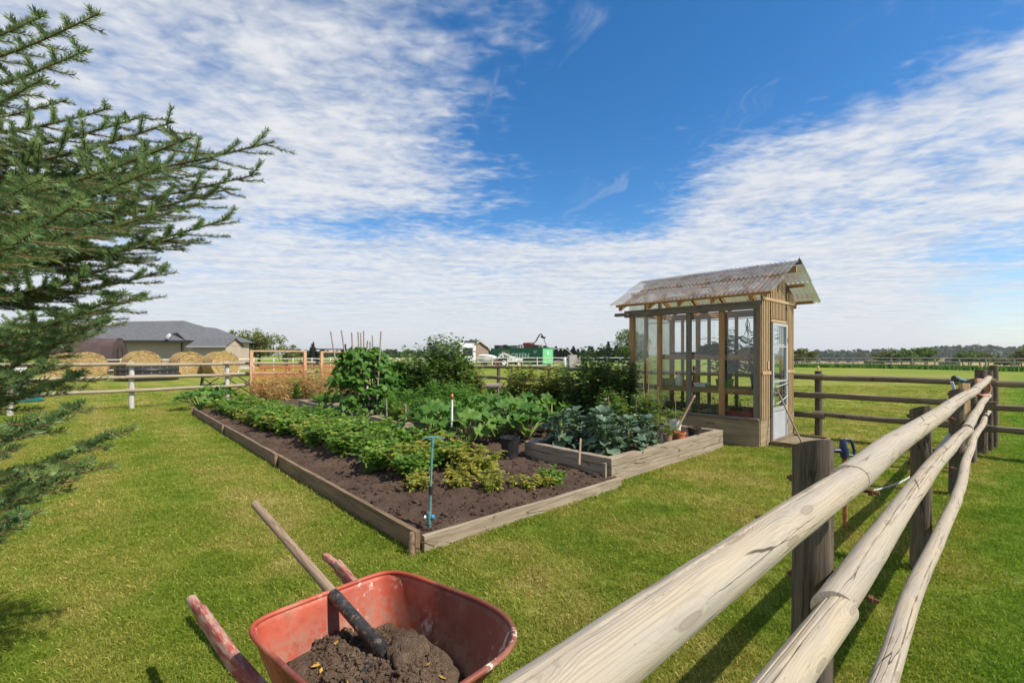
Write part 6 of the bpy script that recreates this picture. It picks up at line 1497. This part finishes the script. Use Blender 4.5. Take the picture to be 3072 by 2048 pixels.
far_fence('grey three rail fence along the far right field edge', at(2330, 1095, 62).xy.to_3d(), at(3350, 1110, 36).xy.to_3d(), 15, (.45, .80, 1.15), 1.2, pm=far_grey)
# shipping container and what is around it
cont_g = plain('container_green', (.008, .13, .065), .5, .15, 1.5, dirt=(.04, .13, .09), dirt_amt=.4); cont_lit = plain('container_green_sunlit', (.16, .50, .22), .5, .1, 1.5)  # near end is the same green painted lighter, sunlight put into its colour
def container():
    p = Vector((4.65, 70, 0)); root = thing('shipping_container', 'long green shipping container with pale lettering on its side', 'container', p, ANG); L, Wd, Hh = 12.2, 2.44, 2.6
    def side(n, name, mat, a, b, amp, parent):     # corrugated wall from plan point a to b
        V = []; Fc = []; a, b = Vector(a), Vector(b); d = b-a; nn = Vector((-d.y, d.x, 0)).normalized(); k = int(d.length/.28)*4
        for i in range(k+1):
            f = i/k; o = amp*(1 if i % 4 in (1, 2) else 0); q = a+d*f+nn*o; V += [(q.x, q.y, .15), (q.x, q.y, Hh-.1)]
        Fc = [(2*i, 2*i+2, 2*i+3, 2*i+1) for i in range(k)]; me = bpy.data.meshes.new(name); me.from_pydata(V, [], Fc); me.materials.append(mat); return link(name, me, parent)
    sd = side(0, 'side_wall', cont_g, (0, .06, 0), (0, L-.06, 0), .035, root); side(0, 'side_wall', cont_g, (Wd, L-.06, 0), (Wd, .06, 0), .035, root); side(0, 'end_wall', cont_lit, (Wd-.06, 0, 0), (.06, 0, 0), .03, root); side(0, 'end_wall', cont_g, (.06, L, 0), (Wd-.06, L, 0), .03, root)
    fr = MB()
    for x in (0, Wd):
        for y in (0, L): fr.box((x, y, Hh/2), (.14, .14, Hh))
        for z in (.08, Hh-.06): fr.box((x, L/2, z), (.12, L, .14))
    for y in (0, L):
        for z in (.08, Hh-.06): fr.box((Wd/2, y, z), (Wd, .12, .14))
    fr.build('frame', cont_g, root); rf = MB(); rf.box((Wd/2, L/2, Hh-.05), (Wd-.1, L-.1, .03)); rf.build('roof', cont_g, root)
    def text(s_, size, loc, rot, mat, name='lettering', sx=1.):
        cu = bpy.data.curves.new('t', 'FONT'); cu.body = s_; cu.size = size; cu.extrude = .006; cu.offset = .018*size; o = bpy.data.objects.new('t', cu); COL.objects.link(o)
        me = bpy.data.meshes.new_from_object(o.evaluated_get(bpy.context.evaluated_depsgraph_get())); bpy.data.objects.remove(o); me.materials.clear(); me.materials.append(mat)
        w = max(v.co.x for v in me.vertices); return me, w
    wt = plain('pale_lettering', (.62, .74, .72), .6, .1)
    me, w = text('EVERGREEN', 1.12, None, None, wt); M = Matrix.Translation((-.055, 10.25, .98)) @ Matrix.Rotation(R(-90), 4, 'Z') @ Matrix.Rotation(R(90), 4, 'X') @ Matrix.Scale(7.4/w, 4, (1, 0, 0)); link('lettering', me, root, M=M)
    me, w = text('EISU 143', .32, None, None, wt); mk = MB()
    for k in range(3): mk.box((-.05, 1.5, 2.1-k*.16), (.01, .8-.2*k, .06))
    mk.build('markings', wt, root)
    me, w = text('H', .5, None, None, wt); b = MB(); b.box((Wd/2, -.05, 1.75), (.34, .01, .5)); b.build('end_placard', wt, root)
container()
junk = [('crate', 'dark flat crate at the left end of the container roof', .9, 11.1, 1.3, 1.4, .55, (.05, .04, .04)), ('bin', 'narrow dark bin on the container roof left', .9, 9.6, .5, .6, .62, (.035, .035, .04)), ('bin', 'dark green bin on the container roof', .9, 8.6, .8, 1.0, .45, (.015, .05, .03)), ('box', 'grey box on the container roof', .9, 6.9, .9, 1.4, .48, (.22, .22, .21)), ('crate', 'large rusty red crate on the container roof', .9, 3.9, 1.0, 1.7, .85, (.25, .06, .035)), ('crate', 'small rusty box beside the large red crate on the roof', .7, 2.9, .7, .8, .55, (.16, .05, .03)), ('basket', 'wicker like basket at the right of the container roof', .8, 1.7, .8, 1.0, .45, (.15, .11, .07)), ('bin', 'small dark pot at the right corner of the container roof', .9, .3, .4, .4, .35, (.03, .03, .035))]
for nm, lb, x, y, sx, sy, sz, col in junk: tub(nm, lb, Vector((4.65, 70, 2.585))+D2*x+D1*y, sx, sy, sz, plain('junk_'+lb.split()[0]+str(len(MATS)), col, .7, .3), nm)
def boom():
    b = Vector((4.65, 70, 2.57))+D2*.8+D1*1.3; root = thing('log_grapple', 'bent black crane arm standing on the container roof', 'crane', b); m = MB(); m.tube([(-1.2, 0, .5), (-.6, 0, 1.1), (-.1, 0, 2.0), (.25, 0, 2.25)], [.05, .10, .10, .06], 8); m.build('boom', black_metal, root)
    m = MB(); m.tube([(.25, 0, 2.25), (.55, 0, 1.6), (1.1, 0, .1)], [.06, .05, .05], 6); m.tube([(.1, 0, .12), (1.4, 0, .12)], .05, 6); m.build('leg', black_metal, root)
    m = MB(); m.box((.35, 0, 1.75), (.45, .3, .35), rot=(0, .5, 0)); m.box((.75, 0, 1.6), (.3, .25, .25)); m.build('motor', black_metal, root)
    m = MB(); m.box((-.7, 0, .25), (.5, .5, .5)); m.build('base', black_metal, root)
boom()
stool = thing('metal_stool', 'dark metal stool on the container roof between the grey box and crate', 'stool', Vector((4.65, 70, 2.57))+D2*.8+D1*5.4, ANG); m = MB(); m.box((0, 0, .52), (.8, .9, .08)); m.build('seat', black_metal, stool); m = MB()
for x, y in ((-.3, -.4), (.3, -.4), (.3, .4), (-.3, .4)): m.bar((x, y, 0), (x, y, .5), .07, .07)
m.build('legs', black_metal, stool)
def tractor():
    Y = 58.; c = at(1532, 1064, Y); c.z = 0; root = thing('tractor', 'small white tractor with a loader before the green container', 'tractor', c, R(8)); wt = plain('tractor_white', (.68, .67, .64), .5, .15, 3, dirt=(.32, .2, .12), dirt_amt=.5)
    m = MB(); m.add([(-.3, -.35, .6), (1.35, -.35, .55), (1.4, -.3, 1.0), (-.2, -.35, 1.45), (-.3, .35, .6), (1.35, .35, .55), (1.4, .3, 1.0), (-.2, .35, 1.45)], [(0, 1, 2, 3), (7, 6, 5, 4), (3, 2, 6, 7), (1, 5, 6, 2), (0, 3, 7, 4), (0, 4, 5, 1)]); m.build('hood', wt, root)
    m = MB(); m.box((-.75, 0, .8), (.9, .8, .5)); m.box((-1.0, 0, 1.25), (.2, .6, .5)); m.build('body', wt, root)
    m = MB()
    for x, y in ((-.25, -.4), (-.25, .4), (-1.15, -.4), (-1.15, .4)): m.bar((x, y, 1.0), (x, y, 1.95), .06, .06)
    m.box((-.7, 0, 1.97), (1.0, .9, .06)); m.build('canopy_frame', plain('rusty_frame', (.20, .13, .08), .7, .3), root)
    for x, r in ((-.9, .55), (1.0, .38)):
        for y in (-.55, .55):
            m = MB(); MX = Matrix.Translation((x, y, r)) @ Matrix.Rotation(R(90), 4, 'X'); m.lathe([(r*.55, -.13), (r*.9, -.14), (r, -.08), (r, .08), (r*.9, .14), (r*.55, .13)], 20, M=MX); w = m.build('wheel', rubber, root); m = MB(); m.lathe([(.001, -.05), (r*.56, -.12), (r*.56, .12), (.001, .05)], 16, M=MX); m.build('rim', wt, w)
    for y in (-.6, .6): m = MB(); m.bar((-.1, y, 1.3), (-1.0, y, 1.75), .10, .16); m.bar((-1.0, y, 1.75), (-1.75, y, 1.0), .10, .14); m.build('loader_arm', wt, root)
    m = MB(); m.add([(-2.3, -.8, .15), (-2.3, .8, .15), (-1.7, .8, .15), (-1.7, -.8, .15), (-1.75, -.8, .95), (-1.75, .8, .95)], [(0, 1, 2, 3), (3, 2, 5, 4), (0, 3, 4), (1, 5, 2)]); o = m.build('bucket', plain('rust_bucket', (.22, .07, .04), .7, .3), root); md = o.modifiers.new('t', 'SOLIDIFY'); md.thickness = .04
tractor()
def boat():
    Y = 60.; c = at(1462, 1064, Y); c.z = 0; root = thing('boat', 'white boat on a low trailer left of the green container', 'boat', c, R(-6)); m = MB(); st = [(-1.1, .45, .62, 1.35), (-.6, .75, .50, 1.42), (.2, .75, .50, 1.40), (.8, .5, .60, 1.28), (1.25, .04, .95, 1.1)]; vs = []
    for x, w, z0, z1 in st: vs += [(x, -w, z1), (x, -w*.9, z0+.25), (x, 0, z0), (x, w*.9, z0+.25), (x, w, z1), (x, 0, z1+.15)]
    n = 6; m.add(vs, [(i*n+j, i*n+(j+1) % n, (i+1)*n+(j+1) % n, (i+1)*n+j) for i in range(4) for j in range(n)]+[(5, 4, 3, 2, 1, 0)], True); m.build('hull', white_paint, root)
    t = MB(); t.bar((-1.2, -.5, .42), (1.5, -.1, .42), .08, .1); t.bar((-1.2, .5, .42), (1.5, .1, .42), .08, .1); t.bar((1.4, 0, .42), (2.2, 0, .35), .08, .08); t.bar((-.4, -.8, .30), (-.4, .8, .30), .1, .1); tr = t.build('trailer', far_grey, root)
    for y in (-.8, .8): m = MB(); MX = Matrix.Translation((-.4, y, .3)) @ Matrix.Rotation(R(90), 4, 'X'); m.lathe([(.14, -.08), (.28, -.09), (.3, 0), (.28, .09), (.14, .08)], 16, M=MX); m.build('wheel', rubber, tr)
boat()
def travel_trailer():
    p = Vector((-6.6, 58, 0)); root = thing('travel_trailer', 'white travel trailer behind the tallest berry bush', 'trailer', p, ANG); L, Wd, Hh = 8.4, 2.5, 3.0; m = MB(); wg = plain('trailer_white', (.62, .64, .66), .45, .05)
    prof = [(0, .5), (0, Hh), (L-.9, Hh), (L, Hh-.9), (L, .5)]; m.add([(0, y, z) for y, z in prof]+[(Wd, y, z) for y, z in prof], [(0, 1, 2, 3, 4), (9, 8, 7, 6, 5), (0, 5, 6, 1), (1, 6, 7, 2), (2, 7, 8, 3), (3, 8, 9, 4), (4, 9, 5, 0)]); m.build('body', wg, root)
    for y0, y1 in ((1.2, 2.2), (5.2, 6.2)): b = MB(); b.box((-.02, (y0+y1)/2, 2.0), (.04, y1-y0, .7)); b.build('window', dark_glass, root)
    b = MB(); b.box((-.03, 4.2, 2.72), (.12, 5.0, .10)); b.box((-.02, 4.2, 1.3), (.02, 8.0, .12)); b.build('awning', plain('awning_grey', (.25, .27, .30), .5, .1), root)
    b = MB(); b.box((Wd/2, 2.0, Hh+.16), (.9, 1.1, .34)); b.build('roof_unit', white_paint, root)
    b = MB(); b.box((Wd/2, -.02, 1.9), (1.5, .03, 1.0)); b.build('end_window', dark_glass, root)
    for y in (3.4, 4.3): b = MB(); MX = Matrix.Translation((.1, y, .38)) @ Matrix.Rotation(R(90), 4, 'Y'); b.lathe([(.2, -.1), (.36, -.1), (.38, 0), (.36, .1), (.2, .1)], 16, M=MX); b.build('wheel', rubber, root)
travel_trailer()
def gable_barn():
    p = at(1407, 1064, 80); p.z = 0; root = thing('gabled_shed', 'brown shingled gable shed with a dark roof left of the container', 'shed', p, ANG); br = wood('weathered_shingle', (.34, .25, .18), (.20, .14, .095), (.27, .22, .17), .8, cracks=.8, knots=.1); w, L, e, rz = 4.4, 5.0, 2.75, 3.95
    m = MB(); m.add([(0, 0, 0), (w, 0, 0), (w, 0, e), (w/2, 0, rz), (0, 0, e), (0, L, 0), (0, L, e), (w, L, 0), (w, L, e), (w/2, L, rz)], [(0, 1, 2, 3, 4), (0, 4, 6, 5), (1, 7, 8, 2), (5, 6, 9, 8, 7)]); m.build('wall', br, root)
    for sg in (0, 1):
        m = MB(); a = (-.3 if sg == 0 else w+.3); ez = e-.16; m.add([(a, -.3, ez), (w/2, -.3, rz+.06), (w/2, L+.3, rz+.06), (a, L+.3, ez)], [(0, 1, 2, 3)]); o = m.build('roof', plain('dark_shingle_%d' % sg, (.06, .06, .068), .85, .3), root); md = o.modifiers.new('t', 'SOLIDIFY'); md.thickness = .10
        m = MB(); m.bar((a, -.32, ez-.03), (w/2, -.32, rz+.02), .05, .2); m.build('bargeboard', plain('pale_trim_%d' % sg, (.50, .44, .40), .6, .1), root)
gable_barn()
o = MB(); o.box((0, 0, .75), (.95, .5, 1.5)); o.box((0, 0, .08), (1.3, .8, .16)); setp(o.build('stone_block', plain('grey_stone', (.34, .31, .30), .85, .25, 4, bump=.5), loc=at(1717, 1064, 52).xy.to_3d(), rot=(0, 0, .3)), 'upright pale stone block behind the white rail fence right of the container', 'stone')
def propane():
    p = at(1695, 1064, 52); p.z = 0; root = thing('gas_bottle', 'small white upright tank left of the stone block', 'tank', p); m = MB(); m.lathe([(.001, 0), (.2, .03), (.22, .1), (.22, .95), (.16, 1.1), (.05, 1.16), (.05, 1.3), (.001, 1.3)], 14); m.build('body', white_paint, root); m = MB(); m.tube([(-.12, 0, 1.22), (.12, 0, 1.22)], .03, 6); m.build('valve', black_metal, root)
propane()
def red_trailer():
    p = at(935, 1064, 38.); p.z = 0; root = thing('red_implement', 'faded red flat implement with tubular rails behind the trellis', 'implement', p, R(10)); rd = plain('faded_red_paint', (.36, .10, .085), .6, .25, 3)
    for z in (.45, .80): m = MB(); m.tube([(-4.0, 0, z), (4.0, 0, z)], .055, 8); m.build('rail', rd, root)
    for x in (-3.9, -2.0, 0, 2.0, 3.9): m = MB(); m.bar((x, 0, .1), (x, 0, .9), .07, .07); m.bar((x, 0, .45), (x+.35, 0, .12), .05, .05); m.bar((x, .9, .1), (x, .9, .6), .07, .07); m.build('leg', rd, root)
    m = MB(); m.box((0, .5, .5), (8.2, 1.0, .10)); m.build('deck', rd, root)
red_trailer()
bar = thing('goal_frame', 'dark green bar frame far behind the second trellis', 'frame', at(970, 1064, 60).xy.to_3d(), 0); m = MB()
for x, h in ((-1.3, 2.6), (2.9, 2.3), (3.8, 2.2)): m.bar((x, 0, 0), (x, 0, h+.6), .16, .16)
m.build('uprights', black_metal, bar); m = MB(); m.bar((-1.8, 0, 2.25), (3.4, 0, 2.2), .14, .14); m.build('crossbar', black_metal, bar)
auger = thing('grain_auger', 'grey auger boom rising behind the container before the spruces', 'auger', at(1685, 1064, 75).xy.to_3d(), 0); m = MB(); m.tube([(-1.5, 0, 2.4), (0, 0, 2.6), (.8, 0, 2.4), (3.0, 0, .4)], .09, 8); m.build('boom', far_grey, auger); m = MB(); m.bar((-1.4, 0, 0), (-1.4, 0, 2.4), .1, .1); m.bar((2.6, 0, 0), (2.6, 0, 1.0), .1, .1); m.bar((-1.4, 0, .4), (2.0, 0, 1.4), .06, .06); m.build('stand', far_grey, auger)
# ------------------------------------------------------------------ trees
tree_a = foliage('tree_leaf', [(.065, .120, .024), (.105, .165, .034), (.155, .210, .048)], transl=.25); tree_b = foliage('tree_leaf_olive', [(.085, .112, .026), (.135, .158, .040), (.205, .205, .060)], transl=.25); tree_c = foliage('tree_leaf_dark', [(.026, .056, .018), (.044, .080, .026), (.066, .105, .034)], transl=.2); wood_far = foliage('far_wood_leaf', [(.045, .075, .038), (.068, .100, .050), (.100, .130, .062)], transl=.2, nscale=.05); spr_far = foliage('spruce_far', [(.010, .026, .012), (.018, .040, .018), (.030, .055, .024)], transl=.1)
bark = plain('grey_bark', (.16, .13, .10), .9, .3, 6)
def crown_arrays(seed, rx, ry, rz, ncl, per, leaf, low=.0):
    rng = np.random.default_rng(seed); c = rdir(rng, ncl); c *= (rng.random(ncl)**.45)[:, None]; c[:, 2] = np.where(c[:, 2] < -.6, c[:, 2]*.6, c[:, 2]); c *= np.array([rx, ry, rz])*.86
    cr = rng.uniform(.16, .34, ncl)*min(rx, rz)*1.1
    P = (c[:, None, :]+rdir(rng, ncl*per).reshape(ncl, per, 3)*(rng.random((ncl, per, 1))**.5)*cr[:, None, None]*np.array([1.15, 1.15, .8])).reshape(-1, 3); m = len(P)
    V, T, _ = inst(QUAD_V, QUAD_T, P, rdir(rng, m), rdir(rng, m)*.8+np.array([0, 0, .7]), leaf*rng.uniform(.6, 1.4, m), seed)
    r = np.clip(np.repeat(np.repeat(rng.random(ncl), per)*.55+rng.random(m)*.45, 4), 0, 1); return V, T, r, c
def tree(name, label, u, Y, vtop, width, mat, seed, ncl=60, per=46, leaf=.16, stems=1, group=None, low=.25, cat='tree', zb=None):
    x = (u-UC)/F*Y; z0 = ground_z(x, Y) if zb is None else zb; h = H+(VH-vtop)/F*Y-z0; root = thing(name, label, cat, (x, Y, z0), 0, group); rz = h*(1-low)/2
    V, T, r, c = crown_arrays(seed, width/2, width/2*.9, rz, ncl, per, leaf); V[:, 2] += h-rz*.93
    link('crown', np_mesh('crown', V, T, mat, r, False), root); tr = MB(); rr = random.Random(seed)
    for k in range(stems):
        a = rr.uniform(0, 6.28); q = width*.12*(stems > 1); b = (q*math.cos(a), q*math.sin(a), -.1); tr.tube([b, (b[0]*1.3, b[1]*1.3, h*.35), (b[0]*2, b[1]*2, h*.75)], [h*.022+.03, h*.016+.02, .02], 7, cap=False)
        for w in range(4): t_ = c[rr.randrange(len(c))]; tr.tube([(b[0]*1.3, b[1]*1.3, h*(.3+.1*w)), (t_[0]*.8, t_[1]*.8, t_[2]*.8+h-rz*.93)], [h*.008+.02, .012], 5, cap=False)
    tr.build('trunk', bark, root)
tree('shrub_tree', 'broad green willow clump right of the bungalow', 755, 58, 984, 9.0, tree_b, 600, ncl=110, per=70, leaf=.17, stems=5, low=.05)
tree('shrub_tree', 'lower green clump on the left shoulder of the willow', 700, 56, 1006, 6.0, tree_a, 601, ncl=60, per=60, leaf=.16, stems=3, low=.05)
tree('shrub_tree', 'sparse greyish clump trailing right of the willow', 868, 60, 1032, 4.0, tree_b, 602, ncl=40, per=36, leaf=.14, stems=4, low=.05)
tree('shrub_tree', 'green trees behind the brown arched shelter', 205, 52, 972, 7.5, tree_a, 603, ncl=90, per=60, leaf=.2, stems=3, low=.05)
tree('shrub_tree', 'dark tree at the left edge behind the spruce', 30, 50, 960, 8, tree_c, 604, ncl=80, per=50, leaf=.2, stems=2, low=.05)
tree('birch_tree', 'light green birch behind the greenhouse left corner', 1895, 62, 985, 5.0, tree_a, 605, ncl=80, per=60, leaf=.16, stems=2, low=.1)
for i, (u, Y, vt, w, m_, lb) in enumerate(((2400, 66, 1046, 5.0, tree_b, 'olive bush just right of the greenhouse'), (2668, 70, 1052, 5.5, tree_b, 'brownish tree at the left of the bright tree cluster'), (2722, 68, 1046, 5.6, tree_a, 'bright green tree in the middle of the cluster'), (2765, 69, 1042, 5.2, tree_a, 'bright green tree at the right of the cluster'), (2625, 66, 1082, 3.0, tree_b, 'low bush left of the bright tree cluster'), (2848, 70, 1085, 3.2, tree_b, 'low round bush right of the tree cluster'),
        (2905, 72, 1050, 4.6, tree_a, 'tree behind the corner posts, left of a twin'), (2950, 72, 1055, 4.2, tree_b, 'tree behind the corner posts, right of its twin'), (3020, 66, 1078, 3.8, tree_b, 'low silvery bush beyond the corner posts'), (3075, 70, 1042, 5.0, tree_b, 'tree cut off by the right edge'))):
    tree('field_tree', lb, u, Y, vt, w, m_, 620+i, ncl=64, per=60, leaf=.17, stems=3, low=.05, group='trees along the far right field edge')
def conifer(label, u, Y, vt, w, seed, group='far spruces'):
    x = (u-UC)/F*Y; h = H+(VH-vt)/F*Y; root = thing('spruce_tree', label, 'spruce', (x, Y, 0), 0, group); rng = np.random.default_rng(seed); n = 1300; f = rng.random(n)**1.25; a = rng.uniform(0, 6.28, n); q = w/2*(1-f)*(.45+.55*rng.random(n))*(1+.25*np.sin(f*40))
    P = np.stack([q*np.cos(a), q*np.sin(a), h*(.04+.95*f)], 1); D = np.stack([np.cos(a), np.sin(a), np.full(n, -.35)], 1); V, T, r = inst(QUAD_V*np.array([1, .6, 1]), QUAD_T, P, D, rdir(rng, n)*.4+np.array([0, 0, 1]), .42*rng.uniform(.6, 1.3, n), seed); link('crown', np_mesh('crown', V, T, spr_far, r, False), root)
    m = MB(); m.tube([(0, 0, -.1), (0, 0, h)], [.12, .015], 6, cap=False); m.build('trunk', bark, root)
conifer('blue spruce behind the second trellis', 938, 66, 1032, 2.6, 650, None)
rr_ = random.Random(9); order = []
for i in range(20):
    u = 1668+i*11+rr_.uniform(-4, 4); order.append((u, 96+rr_.uniform(-6, 8), 1042+rr_.uniform(-6, 12) if i != 14 else 1024, 3.0))
for i, (u, Y, vt, w) in enumerate(order): conifer(ORD[i].replace('nearest', 'leftmost')+' dark spruce from the left in the row right of the green container' if i != 14 else 'tallest dark spruce in the row right of the container', u, Y, vt, w, 660+i, 'spruces right of the container')
def far_wood(name, label, spots, mat, leaf, seed, per=34):
    parts = []; rng = np.random.default_rng(seed)
    for i, (x, y, z, w, h) in enumerate(spots):
        V, T, r, _ = crown_arrays(seed*1000+i, w/2, w/2, h/2, 12, per, leaf); V += np.array([x, y, z+h*.5]); parts.append((V, T, r*.6+rng.random()*.4))
    V, T, r = join(parts); setp(link(name, np_mesh(name, V, T, mat, r, False)), label, 'wood', kind='stuff')
rng = np.random.default_rng(31)
sp = []
for i in range(330):          # wooded rise on the right, several ranks deep
    u = 2340+1160*i/330+rng.uniform(-12, 12); Y = rng.uniform(440, 620); x = (u-UC)/F*Y; hh = rng.uniform(9, 13); prof = 1050-8*math.sin((u-2400)/420)-(10 if u > 2780 else 0); ztop = H+(VH-prof+rng.uniform(-6, 3))/F*Y; gz_ = ground_z(x, Y)-.5; sp.append((x, Y, gz_, rng.uniform(10, 15), max(7, ztop-gz_)))
for i in range(120):
    u = rng.uniform(2340, 3500); Y = rng.uniform(405, 440); x = (u-UC)/F*Y; hh = rng.uniform(8, 11); sp.append((x, Y, ground_z(x, Y)-.5, rng.uniform(8, 12), hh))
far_wood('far_woods', 'wooded rise beyond the stubble field on the right', sp, wood_far, 2.0, 2, per=18)
sp = []
for i in range(170):
    u = rng.uniform(880, 1700); Y = rng.uniform(190, 260); x = (u-UC)/F*Y; h = (H+(VH-rng.uniform(1046, 1056))/F*Y); sp.append((x, Y, 0, rng.uniform(4, 7), h))
for i in range(60):
    u = rng.uniform(-600, 700); Y = rng.uniform(150, 200); x = (u-UC)/F*Y; sp.append((x, Y, 0, rng.uniform(6, 9), rng.uniform(6, 9)))
far_wood('far_woods', 'low line of trees along the horizon behind the yard', sp, tree_c, .9, 3, per=20)
sp = []
for i in range(90):
    u = rng.uniform(1660, 1930); Y = rng.uniform(100, 125); x = (u-UC)/F*Y; h = H+(VH-rng.uniform(1046, 1060))/F*Y; sp.append((x, Y, 0, rng.uniform(2.5, 4.5), h))
far_wood('far_woods', 'dense trees filling the gaps behind the row of spruces', sp, tree_c, .42, 4, per=26)
# tall grass along the far fence
n = 5200; f = rng.random(n); A_ = at(2330, 1095, 62); B_ = at(3350, 1110, 36); P = np.stack([A_.x+(B_.x-A_.x)*f+rng.normal(0, .6, n), A_.y+(B_.y-A_.y)*f+rng.normal(.6, .6, n), np.zeros(n)], 1); P[:, 2] = [ground_z(a, b) for a, b in P[:, :2]]
V, T, r = inst(BLADE_V*np.array([1, .28, 1]), BLADE_T, P, np.stack([rng.normal(0, .3, n), rng.normal(0, .3, n), np.ones(n)], 1), rdir(rng, n), rng.uniform(.25, .6, n), 8)
setp(link('tall_grass', np_mesh('tall_grass', V, T, herb_leaf, r)), 'strip of tall green grass along the far fence', 'grass', kind='stuff')
# ------------------------------------------------------------------ thin summer haze over the fields
hm = bpy.data.materials.new('haze'); hm.use_nodes = True; N = NT(hm.node_tree)
pv = N.n('ShaderNodeVolumePrincipled', {'Color': (.93, .96, 1.0, 1), 'Density': .00022, 'Anisotropy': .3}); N.n('ShaderNodeOutputMaterial', {'Volume': pv.outputs[0]})
hb = MB(); hb.box((0, 1740, 20), (16000, 3560, 58)); o = hb.build('haze', hm); setp(o, 'faint pale summer haze over the far fields', 'haze', kind='stuff')
